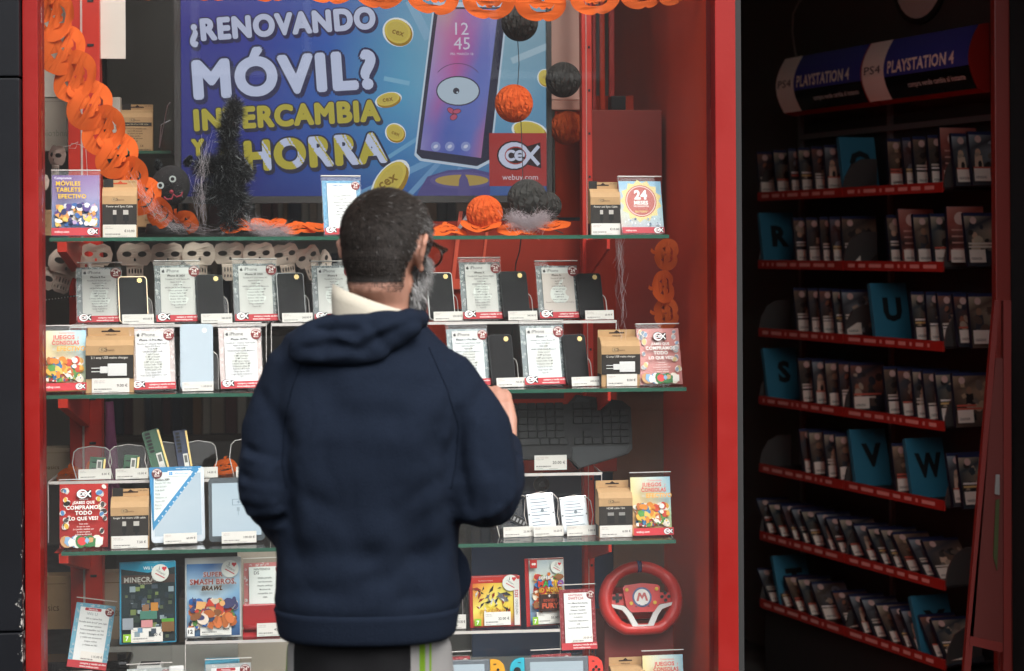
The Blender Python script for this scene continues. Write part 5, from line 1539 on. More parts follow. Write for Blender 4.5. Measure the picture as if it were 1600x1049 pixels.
price_label(kb, 51 * s, 23 * s, '20.00 €', Vector((137 * s, -.0232, 3 * s)), None, 20)

# ---------------------------------------------------------------- tablets
def tablet(x0, x1, y0, y1, v, z, label, body, price, tagr, yaw, back, roll=0):
    s = SC(v); w = (x1 - x0) * s / math.cos(yaw); h = (y1 - y0) * s / math.cos(back)
    r = place(x0, v, z, 'tablet', label, 'tablet', 'tablets on the lowest glass shelf', yaw)
    Mt = Matrix.Translation((0, .012, .005)) @ Matrix.Rotation(-back, 4, 'X')
    MB().prism(rrect(0, 0, w, h, .009), 0, .008, M=Mt).build('body', body, r)
    p = Print(.0001); sx0, sz0, sx1, sz1 = w * .06, h * .085, w * .94, h * .915
    p.gridgrad(sx0, sz0, sx1, sz1, [['#c8dce6', '#c4dae6'], ['#d0e2ea', '#cee0ea'], ['#ccdee8', '#c8dce8']])
    return r, w, h, Mt, p
r, w, h, Mt, p = tablet(237, 318, 742, 855, .11, S3, 'white tablet with lit screen and a blue diagonal card', mat('tablet_silver', (.50, .55, .60), .3, metal=.3), '60.00 €', None, R(8), R(14))
o = p.build('lit_screen', r, m=SCREENB); o.matrix_local = Mt @ Matrix.Translation((0, -.0006, 0))
q = Print(.0001)
q.poly([(w * -.03, h * 1.0), (w * .96, h * 1.0), (w * .03, h * .16)], '#2f7fae'); q.poly([(w * .06, h * .93), (w * .80, h * .93), (w * .055, h * .28)], '#d4dcda')
for k in range(12): t = k / 12; q.disc(w * (.91 - .84 * t), h * (.965 - .74 * t), w * .014, '#d8e6ec', n=7)
q.rect(w * .32, h * .875, w * .76, h * .945, '#dfe6e6'); q.text('Windows', w * .45, h * .893, h * .034, '#3f8fbe', 'L', w * .29)
for a in (0, 1):
    for b in (0, 1): q.rect(w * (.345 + .035 * a), h * (.89 + .021 * b), w * (.375 + .035 * a), h * (.908 + .021 * b), '#2f8fce')
badge(q, w * .12, h * .915, w * .10, '#5a2a30'); q.text('www.webuy.com', w * .62, h * .965, h * .022, '#e8f0f4', maxw=w * .4)
q.text('Teclast X89', w * .08, h * .82, h * .028, '#3a3a3a', 'L', w * .34, .02)
for i, t_ in enumerate(('Pantalla 7.5" 1920', 'Intel Z3735F', '2GB RAM', '32GB', 'Windows 10', 'Cámara 2MP', 'Batería', '4.200 mAh')): q.text(t_, w * .08, h * (.775 - .048 * i), h * .022, '#555f60', 'L', w * max(.10, .40 - .045 * i))
o = q.build('data_sheet', r); o.matrix_local = Mt @ Matrix.Translation((0, -.0022, 0))
price_label(r, w * .62, h * .135, '60.00 €', Vector((w * .22, -.004, .004)), (R(-8), 0, 0), 60)
MB().box(w * .05, w * .95, -.006, .03, .0004, .003).build('stand_foot', M_ACRYL, r)
r, w, h, Mt, p = tablet(327, 412, 757, 853, .11, S3, 'dark grey tablet with lit charging screen beside the man', mat('tablet_slate', (.05, .065, .075), .35), '100.00 €', None, R(6), R(12))
p.rect(w * .42, h * .56, w * .66, h * .66, '#9ab0bc'); p.rect(w * .435, h * .57, w * .645, h * .65, '#cee0ea'); p.poly([(w * .55, h * .645), (w * .50, h * .605), (w * .535, h * .605), (w * .52, h * .575), (w * .57, h * .615), (w * .54, h * .615)], '#8aa0b0')
p.rect(w * .525, h * .40, w * .535, h * .52, '#9ab0bc'); p.rect(w * .505, h * .47, w * .555, h * .53, '#a8bac4')
o = p.build('lit_screen', r, m=SCREENB); o.matrix_local = Mt @ Matrix.Translation((0, -.0006, 0))
price_label(r, w * .62, h * .18, '100.00 €', Vector((w * .22, -.006, .003)), (R(-8), 0, 0), 100)
MB().box(w * .05, w * .95, -.008, .03, .0004, .002).build('stand_foot', M_ACRYL, r)

# ---------------------------------------------------------------- games
def game_case(x0, x1, y0, y1, v, z, label, shell, coverfn, price, tagbox, yaw=R(6), back=R(7), seed=1, lid=True, tilt=0.0):
    s = SC(v); w = (x1 - x0) * s / math.cos(yaw); h = (y1 - y0) * s / math.cos(back)
    r = place(x0, v, z + .001, 'game_case', label, 'game case', 'game cases on the plinth', yaw)
    Mg = Matrix.Rotation(-back, 4, 'X')
    MB().box(0, w, 0, .006, 0, h, M=Mg, b=.0012).build('front_lid', shell, r)
    if lid:
        MB().box(0, w, -.003, .003, 0, h, M=Mg @ Matrix.Translation((.0, .0075, 0)) @ Matrix.Rotation(R(9), 4, 'Z') @ Matrix.Translation((0, .003, .001))).build('back_lid', shell, r)
    p = Print(.0001); coverfn(p, w, h); o = p.build('cover', r, m=GLOSSP); o.matrix_local = Mg @ Matrix.Translation((0, -.0006, 0))
    # round resale sticker
    q = Print(.0001); R_ = w * .155; cx, cy = (w * .80, h * .86) if tilt == 0 else (w * tilt, h * .86)
    q.disc(cx, cy, R_, '#dcdcd6', n=24); q.text('restart!', cx, cy - R_ * .05, R_ * .28, '#4a4a48', maxw=R_ * 1.3, rot=-.6); q.disc(cx + R_ * .35, cy + R_ * .55, R_ * .16, '#c83038', n=8); q.disc(cx + R_ * .60, cy + R_ * .55, R_ * .16, '#c83038', n=8); q.poly([(cx + R_ * .20, cy + R_ * .5), (cx + R_ * .75, cy + R_ * .5), (cx + R_ * .47, cy + R_ * .18)], '#c83038')
    q.line(cx - R_ * .55, cy - R_ * .02, cx + R_ * .5, cy - R_ * .62, R_ * .12, '#c05058'); q.text('¿', cx - R_ * .1, cy + R_ * .45, R_ * .4, '#3a3a38', bold=.02)
    o = q.build('round_sticker', r); o.matrix_local = Mg @ Matrix.Translation((0, -.0052, 0))
    a, b, c, d = tagbox
    o = price_print(w * (c - a), h * (d - b), price, seed, tint='#deddd6').build('price_label', r, size=(w * (c - a), h * (d - b)), thick=.0004); o.matrix_local = Mg @ Matrix.Translation((w * a, -.0064, h * b))
    return r
def cov_blocks(p, w, h):
    p.rect(w * .03, h * .02, w * .985, h * .985, '#2a3436'); p.poly([(w * .03, h * .985), (w * .985, h * .985), (w * .985, h * .93), (w * .5, h * .865), (w * .03, h * .92)], '#2c8fb0')
    p.text('Wii U', w * .52, h * .905, h * .04, '#e4eef0', maxw=w * .26, bold=.01)
    p.rect(w * .03, h * .74, w * .985, h * .84, '#4a3a34'); p.otext('MINECRAFT', w * .08, h * .755, h * .062, '#a8a49c', '#3a3430', .03, align='L', maxw=w * .86, bold=.03); p.text('WII U EDITION', w * .45, h * .725, h * .018, '#b8a898', maxw=w * .3)
    r_ = random.Random(12)
    for k in range(70):
        x, y = r_.uniform(.05, .88) * w, r_.uniform(.06, .68) * h; a = r_.uniform(.04, .11) * w
        p.rect(x, y, min(x + a, w * .98), min(y + a, h * .72), r_.choice(['#33423a', '#4a5a3c', '#6a7a4a', '#3a4448', '#8a9aa0', '#54604a', '#2c3840', '#7a8a58', '#46505a', '#6a8ea8']))
    p.rect(w * .05, h * .18, w * .24, h * .32, '#8c949a'); p.rect(w * .74, h * .26, w * .96, h * .30, '#5a9a3c'); p.rect(w * .74, h * .14, w * .96, h * .26, '#7a5a3a')
    p.rect(w * .40, h * .40, w * .52, h * .48, '#8a6a50'); p.rect(w * .55, h * .40, w * .68, h * .50, '#b8803c'); p.rect(w * .36, h * .30, w * .66, h * .40, '#4a7a6a'); p.rect(w * .38, h * .20, w * .58, h * .29, '#c88c8c')
    p.rect(w * .06, h * .03, w * .20, h * .125, '#8cb83c'); p.text('7', w * .13, h * .048, h * .055, '#f0f4e8', bold=.03)
def cov_brawl(p, w, h):
    p.gridgrad(w * .03, h * .02, w * .97, h * .93, [['#4a7ab0', '#3a6aa8', '#b8c8d4'], ['#a8c4d8', '#c8d8e0', '#8ab0d0'], ['#88b0d0', '#90b4d0', '#5a88b8'], ['#3c5c80', '#4a6a90', '#304c78']])
    p.art(w * .04, h * .08, w * .96, h * .52, ['#c84838', '#e8b070', '#3a6ab0', '#5a8a4a', '#d8c8b0', '#8a5a3a', '#4a4a70', '#e8d8c8', '#b8683a', '#384a68', '#d87a48'], 150, 21, .07, .19)
    p.otext('SUPER', w * .50, h * .77, h * .060, '#8a2c28', '#d8d0c8', .03, maxw=w * .42, bold=.03); p.otext('SMASH BROS.', w * .50, h * .675, h * .068, '#8c2e2a', '#d8d0c8', .03, maxw=w * .82, bold=.03)
    p.otext('BRAWL', w * .48, h * .60, h * .055, '#1e1a1c', '#d89048', .02, maxw=w * .38, bold=.03, shear=.3)
    p.rect(w * .04, h * .03, w * .17, h * .14, '#e8e8e4'); p.text('12', w * .10, h * .065, h * .05, '#1c1c1c', bold=.03, maxw=w * .10)
def cov_fire(p, w, h):
    p.rect(w * .04, h * .87, w * .985, h * .975, '#b8342c'); p.text('Nintendo', w * .72, h * .905, h * .028, '#e8c8c0', maxw=w * .16); p.text('The Pokémon Company', w * .32, h * .905, h * .022, '#e8c8c0', maxw=w * .36)
    p.gridgrad(w * .06, h * .03, w * .86, h * .865, [['#d86a38', '#e8b848', '#c8b850'], ['#d8a048', '#f0e070', '#e8d058'], ['#e8d868', '#e8c850', '#d8b848'], ['#c86838', '#d88c3c', '#9a4a60']])
    r_ = random.Random(8)
    for k in range(44):
        x, y = r_.uniform(.12, .78) * w, r_.uniform(.28, .78) * h; a = r_.uniform(.04, .12) * w; t = r_.uniform(0, 6)
        p.poly([(x + a * math.cos(t), y + a * math.sin(t)), (x + a * .3 * math.cos(t + 1.8), y + a * .3 * math.sin(t + 1.8)), (x - a * math.cos(t + .3), y - a * math.sin(t + .3)), (x + a * .3 * math.cos(t - 1.6), y + a * .3 * math.sin(t - 1.6))], r_.choice(['#2a2a2c', '#38383c', '#6a6a70', '#c8c8c8', '#8a3028', '#d8c040']))
    p.text('POKÉMON', w * .45, h * .27, h * .085, '#c89c3c', maxw=w * .5, bold=.04)
    p.rect(w * .865, h * .03, w * .975, h * .93, '#d8d6d0'); p.text('NINTENDO', w * .94, h * .24, h * .05, '#5a5a5a', 'L', h * .30, rot=R(90)); p.text('3DS', w * .945, h * .57, h * .065, '#b83038', 'L', h * .2, bold=.03, rot=R(90))
    p.rect(w * .08, h * .04, w * .21, h * .18, '#8cb83c'); p.text('7', w * .145, h * .065, h * .08, '#f0f4e8', bold=.03)
def cov_world(p, w, h):
    p.rect(0, 0, w * .09, h, '#a8282a'); p.gridgrad(w * .10, h * .02, w * .985, h * .97, [['#c4c8c4', '#b8c4cc', '#c8ccc8'], ['#c8ccc4', '#c8c8bc', '#b8c8c8'], ['#88a8c0', '#a08868', '#b89868'], ['#3a6090', '#4a3a30', '#2a3a50']])
    p.art(w * .11, h * .20, w * .97, h * .80, ['#c83c30', '#e8b048', '#3a78b8', '#d8a868', '#5a9a48', '#8a5a38', '#e8d8c0', '#c8682c', '#b83830'], 130, 31, .06, .16)
    p.rect(w * .10, h * .86, w * .28, h * .985, '#b8302c'); p.disc(w * .17, h * .92, w * .03, '#e8d8d4', n=10); p.disc(w * .22, h * .92, w * .03, '#e8d8d4', n=10)
    p.otext('SUPER', w * .46, h * .69, h * .045, '#e8e4dc', '#2c2c38', .03, maxw=w * .3, bold=.04)
    for k, (c_, t_) in enumerate(zip('MARIO', ('#c83c34', '#4a9a4c', '#3a70c0', '#e0b030', '#8a50a0'))): p.otext(c_, w * (.36 + .125 * k), h * .585, h * .085, t_, '#2c2420', .025, bold=.05)
    p.otext('3D WORLD', w * .60, h * .50, h * .065, '#e0a030', '#3a2c20', .03, maxw=w * .6, bold=.04); p.rect(w * .30, h * .22, w * .80, h * .47, '#3a2620'); p.text('BOWSER\'S', w * .58, h * .36, h * .04, '#b84c34', maxw=w * .34, bold=.03); p.text('FURY', w * .58, h * .265, h * .075, '#c8583c', maxw=w * .42, bold=.05); p.text('+', w * .56, h * .42, h * .05, '#e8e0d8', bold=.04)
    p.rect(w * .12, h * .03, w * .26, h * .145, '#8cb83c'); p.text('7', w * .19, h * .05, h * .065, '#f0f4e8', bold=.03)
M_CBLUE = mat('cyan_case', (.03, .22, .34), .25); M_CWHITE = mat('white_case', (.50, .50, .49), .3); M_CRED = mat('red_case', (.36, .02, .018), .3); M_CCLEAR = mat('clear_red_case', (.30, .10, .09), .25)
game_case(187, 272, 880, 1003, .12, T4 - .0015 + .001, 'cyan game case with blocky cover standing left of the white one', M_CBLUE, cov_blocks, '18.00 €', (.20, .02, .76, .20), seed=18, tilt=.72)
game_case(289, 375, 873, 993, .17, T4, 'white framed brawl game case on the low riser, left of the man', M_CWHITE, cov_brawl, '15.00 €', (.27, .03, .82, .20), yaw=R(3), seed=15)
game_case(735, 815, 902, 980, .17, T4 + .008, 'square red game case with fiery cover, right of the man', M_CRED, cov_fire, '32.00 €', (.27, .04, .79, .30), yaw=R(4), seed=32)
game_case(823, 886, 873, 977, .17, T4 + .008, 'tall red spined game case beside the steering wheel card', M_CCLEAR, cov_world, '55.00 €', (.25, .03, .90, .21), yaw=R(8), seed=55, lid=False)
# support for the first case, which stands a little forward of the riser
sp_ = place(205, .10, S4, 'clear_block', 'clear acrylic block under the cyan game case', 'riser'); bw = 60 * SC(.1)
MB().box(0, bw, 0, .05, .0005, T4 - S4 - .0006).build('block', M_ACRYL, sp_)

def small_card(w, h, head, head2, rows, border, price=None, shade='#e4e6e4', mark='#d8dcdc', hc='#b8343c', pill=False):
    p = Print(); p.rect(0, 0, w, h, border); marks(p, w, h, mark, int(w * 10000) % 91)
    p.rect(w * .12, h * .115, w * .88, h * .94, shade)
    if pill:
        p.poly([(a * w, b * h) for a, b in rrect(.24, .89, .66, .935, .02)], hc); p.text(head, w * .45, h * .899, h * .026, '#f0e4e0', maxw=w * .36, bold=.02)
        p.text(head2, w * .44, h * .82, h * .05, '#8a9298', maxw=w * .34)
    else:
        p.text(head, w * .24, h * .885, h * .034, hc, 'L', w * .48, .02)
        if head2: p.text(head2, w * .24, h * .825, h * .050, hc, 'L', w * .46, .015)
    badge(p, w * .87, h * .90, w * .115)
    p.lines(rows, w * .5, h * .785, h * .058, h * .026, '#4c5254', w * .72, .008)
    if price: p.rect(w * .30, h * .12, w * .88, h * .26, '#e6e2da'); p.text(price, w * .86, h * .175, h * .035, '#3c3a38', 'R', w * .34, .01); p.barcode(w * .32, h * .135, w * .3, h * .02, 4)
    footer(p, w, h, logo=price is None)
    return p
def add_small(x0, x1, y0, y1, v, z, label, yaw=R(6), back=R(9), roll=0.0, **k):
    w, h = wh_of(x0, x1, y0, y1, v, yaw, back)
    return stand_card(small_card(w, h, **k), 'data_card', x0, x1, y0, y1, v, z, label, 'data card', yaw, back, wh=(w, h), roll=roll, group='console data cards')
w_, h_ = wh_of(507, 566, 277, 362, .12)
p = small_card(w_, h_, 'SAMSUNG', '', ['', 'Samsung UE43RU7105', 'Pantalla 43"', 'Resolución de pantalla', '3840 x 2160 (4K)', 'HDR 10+', 'Micro dimming', 'Dolby Digital Plus', 'HDMI x 3', 'USB x 2', 'Smart TV'], '#4e92b8', hc='#3a6a98', mark='#8ec0da')
stand_card(p, 'data_card', 507, 566, 277, 362, .12, S1, 'pale blue bordered television data card above the man head', 'data card', wh=(w_, h_), group='console data cards')
add_small(104, 163, 938, 1034, .19, .605, 'tilted pale blue data card leaning left of the cyan game', roll=R(-9), head='Nintendo', head2='Wii U', rows=['Wii U Game Pad', 'Pantalla táctil de 6,2" para jugar', 'en tiempo remoto', 'Retrocompatible con Wii', 'Juega a tus juegos de Wii', 'y utiliza sus accesorios', 'Juegos online', 'y chatea en HD'], border='#7ab4cc', price='115.00 €', pill=True)
add_small(199, 266, 1018, 1112, .09, S4, 'white game family card at the bottom, left of the white remote', head='Nintendo', head2='Wii', rows=['Juegos para toda la familia', 'Gran variedad de títulos', 'para jugar acompañado'], border='#b4bcbc', pill=True)
add_small(322, 391, 1014, 1112, .09, S4, 'white game family card in front of the blue carton', head='Nintendo', head2='Wii', rows=['Juegos para toda la familia', 'Gran variedad de títulos', 'para jugar acompañado'], border='#b4bcbc', pill=True)
add_small(382, 446, 892, 992, .24, T4, 'pink bordered data card behind the red folding console', head='NINTENDO', head2='DS', rows=['Doble pantalla', 'retroiluminada', 'Amplio catálogo', 'Multitud de', 'compatible con', 'GBA'], border='#c87878', hc='#4a4a4a')
add_small(877, 934, 938, 1030, .13, .640, 'dark red data card with the 35.00 price beside the steering wheel', head='NINTENDO', head2='SWITCH', rows=['Hori Mario Kart Racing', 'wheel pro deluxe', 'Volante + pedales', 'Giro del volante 270º', '14 botones', 'Controles ergonómicos', 'USB', 'Licencia oficial Nintendo'], border='#8e2e34', price='35.00 €', mark='#b86a6e')
add_small(834, 898, 992, 1090, .10, S4, 'dark red data card behind the console with blue and red grips', head='NINTENDO', head2='SWITCH', rows=['Juego como quieras', 'Utiliza tu switch como consola', 'doméstica, modo sobremesa', 'o portátil'], border='#8e2e34', mark='#b86a6e')
add_small(676, 738, 992, 1090, .10, S4, 'dark red data card half hidden by the man right hip', head='NINTENDO', head2='SWITCH', rows=['Juego como quieras', 'Utiliza tu switch como consola', 'doméstica, modo sobremesa', 'o portátil'], border='#8e2e34', mark='#b86a6e')
for x, z_, v_, l_ in ((108, .605, .16, 'dark pad under the tilted data card'), (876, .640, .12, 'clear block under the dark red steering wheel card')):
    b_ = place(x, v_, S4, 'support_block', l_, 'riser'); MB().box(0, .085, 0, .075, .0005, z_ - S4 - .0005, b=.002).build('block', M_BLACK if x < 200 else M_ACRYL, b_)

# red folding console on the riser
ds = place(379, .17, T4, 'folding_console', 'red folding game console standing open on the low riser', 'game console', None, R(3)); s = SC(.17)
M_DS = mat('red_gloss', (.36, .025, .028), .18, coat=.5)
MB().box(0, 58 * s, 0, .014, .001, 20 * s, M=Matrix.Rotation(R(-60), 4, 'X'), b=.003).build('lower_half', M_DS, ds)
MB().box(0, 58 * s, .012, .024, 14 * s, 50 * s, M=Matrix.Rotation(R(-8), 4, 'X'), b=.004).build('upper_half', M_DS, ds)
MB().tube([(2 * s, .012, 13 * s), (56 * s, .012, 13 * s)], .006, 10).build('hinge', M_DS, ds, smooth=True)
price_label(ds, 46 * s, 20 * s, '45.00 €', Vector((22 * s, -.006, .002)), (R(-8), 0, 0), 45)
# half hidden stand with a stylus by the man's hip
sm = place(700, .17, T4 + .008, 'price_stand', 'small price stand with a yellow knob at the man hip', 'stand'); s = SC(.17)
price_label(sm, 26 * s, 22 * s, '10.00 €', Vector((2 * s, -.004, .001)), None, 10); MB().box(0, 28 * s, -.002, .02, .0003, .0009).build('foot', M_ACRYL, sm); MB().tube([(24 * s, .006, .0009), (23 * s, .006, 46 * s)], .0012, 6).build('rod', M_SILVER, sm); MB().ball((14 * s, .004, 40 * s), .006, 12, 8).build('knob', mat('yellow_plastic', (.6, .48, .03), .4), sm, smooth=True); MB().tube([(14 * s, .006, .0009), (14 * s, .006, 38 * s)], .0012, 6).build('rod', M_SILVER, sm)

# handheld consoles on the plinth
def handheld(x0, x1, v, ztop_px, label, lc, rc):
    s = SC(v); w = (x1 - x0) * s; ybase = 385 + (EYE - S4) * FPX / (GLASS_Y + v); h = .102
    hh = (ybase - ztop_px) * s
    r = place(x0, v, S4, 'handheld_console', label, 'game console', 'handheld consoles with coloured grips')
    M_ = Matrix.Translation((0, 0, hh - h)) @ Matrix.Rotation(R(-8), 4, 'X'); g = w * .155
    MB().box(g + .0005, w - g - .0005, 0, .013, 0, h, M=M_, b=.002).build('body', mat('console_grey', (.12, .14, .16), .4), r)
    p = Print(.0001); p.gridgrad(g + w * .06, h * .1, w - g - w * .06, h * .90, [['#c4d6de', '#c8d8e0'], ['#ccdae2', '#c8d8e2']]); o = p.build('lit_screen', r, m=SCREENB); o.matrix_local = M_ @ Matrix.Translation((0, -.0008, 0))
    for side, c_ in ((0, lc), (1, rc)):
        pts = [(0, 0), (g, 0), (g, h), (g * .7, h)] + [(g * .7 - g * .7 * math.sin(t), h - g * .7 + g * .7 * math.cos(t)) for t in (R(30), R(60), R(90))]
        if side: pts = [(w - a, b) for a, b in pts][::-1]
        jo = MB().prism(pts[::-1], -.001, .013, M=M_).build('grip', c_, r)
        cx = g * .48 if not side else w - g * .48
        if side:
            for dx, dz in ((.0065, 0), (-.0065, 0), (0, .0065), (0, -.0065)):
                o = MB().tube([M_ @ Vector((cx + dx, -.0011, h * .70 + dz)), M_ @ Vector((cx + dx, -.0035, h * .70 + dz))], .0032, 12).build('button', M_BLACK, jo)
            MB().box(cx - .010, cx - .004, -.0025, -.0011, h * .88, h * .90, M=M_).build('button', M_BLACK, jo)
        else:
            MB().tube([M_ @ Vector((cx, -.0011, h * .72)), M_ @ Vector((cx, -.006, h * .72)), M_ @ Vector((cx, -.008, h * .72))], [.006, .006, .0085], 14).build('stick', M_BLACK, jo)
            MB().box(cx + .002, cx + .009, -.0025, -.0011, h * .89, h * .905, M=M_).build('button', M_BLACK, jo)
    MB().box(w * .3, w * .7, .003, .05, .0004, hh - h + .004).build('dock', M_BLACKM, r)
M_JY = mat('grip_yellow', (.70, .33, .01), .4); M_JB = mat('grip_cyan', (.02, .40, .52), .4); M_JR = mat('grip_red', (.72, .045, .03), .4)
handheld(640, 790, .07, 1031, 'handheld console with yellow grip beside the man hip', M_JY, M_JY)
handheld(798, 945, .07, 1030, 'handheld console with cyan and red grips, bottom right', M_JB, M_JR)

# white remote, white block, blue carton, black pad
rm = place(268, .08, S4, 'game_remote', 'white game remote standing beside the family card', 'remote'); s = SC(.08)
Mr = Matrix.Rotation(R(-8), 4, 'X') @ Matrix.Rotation(R(-3), 4, 'Y'); MB().box(0, 23 * s, .001, .018, .002, 102 * s, M=Mr, b=.004).build('body', M_WHITE, rm)
cream = mat('cream_plastic', (.66, .60, .42), .4)
MB().box(8.7 * s, 13.5 * s, -.002, .0008, 80 * s, 94 * s, M=Mr).build('cross_key', cream, rm); MB().box(4 * s, 8.6 * s, -.002, .0008, 85 * s, 90 * s, M=Mr).build('cross_key', cream, rm); MB().box(13.6 * s, 18.2 * s, -.002, .0008, 85 * s, 90 * s, M=Mr).build('cross_key', cream, rm)
MB().tube([Mr @ Vector((11 * s, .0008, 71 * s)), Mr @ Vector((11 * s, -.001, 71 * s))], .0048, 14).build('round_button', M_GREY, rm)
wb = place(214, .16, S4, 'white_dock', 'white plastic dock behind the family card', 'dock'); s = SC(.16)
MB().box(0, 38 * s, 0, .05, .0005, 92 * s, b=.003).build('block', M_WHITE, wb); MB().box(4 * s, 34 * s, .01, .04, 92.2 * s, 93.5 * s).build('slot', M_BLACKM, wb)
bb = place(320, .13, S4, 'blue_carton', 'bright blue carton behind the right family card', 'box'); s = SC(.13)
MB().box(0, 52 * s, 0, .05, .0005, 100 * s, b=.002).build('carton', mat('sky_blue_card', (.08, .38, .55), .5), bb)
pad = empty('game_pad', W(win(62, 1010, .30)[0], .30, S4), TILT, 'glossy black game pad lying behind the tilted card', 'game pad')
MB().box(0, .21, 0, .11, .100, .122, b=.008).build('body', mat('gloss_black', (.008, .008, .009), .08), pad); MB().tube([(.19, .03, .123), (.19, .03, .135)], [.010, .012], 14).build('stick', M_BLACK, pad); MB().box(.01, .20, .01, .10, .0005, .099).build('stand', M_BLACKM, pad)

# ---------------------------------------------------------------- toy steering wheel
SV = .24; s = SC(SV); wz = win(1001, 937, SV)[1]; wu = win(1001, 937, SV)[0]
wh = empty('toy_steering_wheel', W(wu, SV, T4 - .005), TILT + R(4), 'red toy steering wheel with white lower spokes and a round emblem', 'steering wheel')
Ms = Matrix.Translation((0, 0, wz - T4 + .005)) @ Matrix.Rotation(R(-14), 4, 'X')
M_WR = mat('wheel_red', (.58, .032, .026), .35, bump=.03, bscale=300); M_WR2 = mat('wheel_red_panel', (.60, .026, .024), .3)
pts, rad = [], []
for k in range(64):
    a = 2 * math.pi * k / 64; x = 57 * math.cos(a); z = 51 * math.sin(a)
    if z < -45: z = -45 - (z + 45) * -.15
    pts.append(Ms @ Vector((x * s, 0, z * s))); rad.append((9.0 + (1.6 if (abs(math.degrees(math.atan2(z, x))) < 40 or abs(math.degrees(math.atan2(z, -x))) < 40) else 0)) * s)
MB().tube(pts + [pts[0]], rad + [rad[0]], 16, cap=False).build('rim', M_WR, wh, smooth=True)
MB().tube([Ms @ Vector((x * s, 0, z * s)) for x, z in ((-3.2, 51.0), (0, 51.1), (3.2, 51.0))], 10.0 * s, 16).build('top_stripe', mat('stripe_blue', (.02, .05, .16), .2, coat=.5), wh, smooth=True)
hub = [(-30, 18), (-26, 22), (0, 25), (26, 22), (30, 18), (26, -10), (18, -20), (-18, -20), (-26, -10)]
MB().prism([(a * s, b * s) for a, b in hub], -.016, .02, M=Ms).build('hub', M_WR2, wh)
for sx in (-1, 1):
    pts = [(sx * 27, 10), (sx * 27, -8), (sx * 50, -6), (sx * 50, 9)]
    if sx > 0: pts = pts[::-1]
    MB().prism([(a * s, b * s) for a, b in pts], -.006, .008, M=Ms).build('side_spoke', M_WR2, wh)
    sp = [(sx * 49, -7), (sx * 30, -11), (sx * 24, -22), (sx * 12, -44), (sx * 2, -44), (sx * 2, -38), (sx * 8, -38), (sx * 14, -24), (sx * 20, -17), (sx * 28, -17), (sx * 48, -10)]
    sp = [(sx * 49, -6), (sx * 30, -9), (sx * 22, -14), (sx * 18, -20), (sx * 8, -39), (0, -39), (0, -45), (sx * 15, -45), (sx * 25, -25), (sx * 32, -16), (sx * 47, -11)]
    if sx > 0: sp = sp[::-1]
    MB().prism([(a * s, b * s) for a, b in sp[::-1]], -.012, -.003, M=Ms).build('white_spoke', M_WHITE, wh)
for x, z in ((-24, 15), (24, 15), (-18, -6), (20, -6)):
    MB().tube([Ms @ Vector((x * s, -.0165, z * s)), Ms @ Vector((x * s, -.019, z * s))], 2.8 * s, 12).build('yellow_button', mat('button_yellow', (.70, .48, .02), .35), wh)
for dx, dz in ((0, 0),): 
    c = MB(); c.box(-46 * s, -31 * s, -.010, -.0065, 1 * s, 6 * s, M=Ms); c.box(-41 * s, -36 * s, -.0102, -.0063, -3.5 * s, 10.5 * s, M=Ms); c.build('cross_key', M_BLACK, wh)
for dx, dz in ((5.5, 0), (-5.5, 0), (0, 5.5), (0, -5.5)):
    MB().tube([Ms @ Vector(((39 + dx) * s, -.0065, (3 + dz) * s)), Ms @ Vector(((39 + dx) * s, -.010, (3 + dz) * s))], 2.6 * s, 12).build('round_button', M_BLACK, wh)
for k in range(5): MB().box((-11.5 + 5 * k) * s, (-9 + 5 * k) * s, -.018, -.0165, (-9.5 if k in (1, 3) else -12) * s, (-8 if k in (1, 3) else -10.5) * s, M=Ms).build('small_key', M_BLACK, wh)
em = Print(.0002); em.disc(0, 0, 15.5 * s, '#27407c', n=28); em.disc(0, 0, 12.6 * s, '#e4e2dc', n=28)
em.poly([(-9.5 * s, -6 * s), (-5.5 * s, 7 * s), (-2.5 * s, 7 * s), (0, 2.2 * s), (2.5 * s, 7 * s), (5.5 * s, 7 * s), (9.5 * s, -6 * s), (5.8 * s, -6 * s), (3.6 * s, 2 * s), (0, -4 * s), (-3.6 * s, 2 * s), (-5.8 * s, -6 * s)], '#b8302c')
o = em.build('emblem', wh, m=GLOSSP); o.matrix_local = Ms @ Matrix.Translation((0, -.0168, 3 * s))
MB().box(-.05, .05, .02, .12, .0055, .07, b=.01).tube([Ms @ Vector((0, .02, 0)), (0, .07, .05)], [.022, .03], 14).build('base_unit', M_WR2, wh)
pb = place(945, .26, S4, 'red_carton', 'dull dark red carton under the steering wheel', 'box'); MB().box(0, .17, 0, .16, .0005, T4 - S4 - .0005, b=.002).build('carton', mat('dull_red_card', (.20, .03, .025), .6), pb)
# ---------------------------------------------------------------- halloween decorations
def cutout(outer, holes, name, dens=1):
    """flat paper shape with holes -> (verts2d, tris)"""
    cu = bpy.data.curves.new('c', 'CURVE'); cu.dimensions = '2D'; cu.fill_mode = 'FRONT'
    for pts in [outer] + holes:
        sp = cu.splines.new('POLY'); sp.points.add(len(pts) - 1); sp.use_cyclic_u = True
        for i, p in enumerate(pts): sp.points[i].co = (p[0], p[1], 0, 1)
    ob = bpy.data.objects.new('c', cu); col.objects.link(ob); bpy.context.view_layer.update()
    dg = bpy.context.evaluated_depsgraph_get()
    me = bpy.data.meshes.new_from_object(ob.evaluated_get(dg)); bpy.data.objects.remove(ob); bpy.data.curves.remove(cu)
    bm = bmesh.new(); bm.from_mesh(me)
    bmesh.ops.subdivide_edges(bm, edges=[e for e in bm.edges if e.calc_length() > .018], cuts=1)
    bmesh.ops.triangulate(bm, faces=bm.faces[:])
    for v in bm.verts: v.co = (v.co.x, 0, v.co.y)
    bmesh.ops.recalc_face_normals(bm, faces=bm.faces[:])
    bm.to_mesh(me); bm.free(); me.name = name; me.materials.clear()
    return me
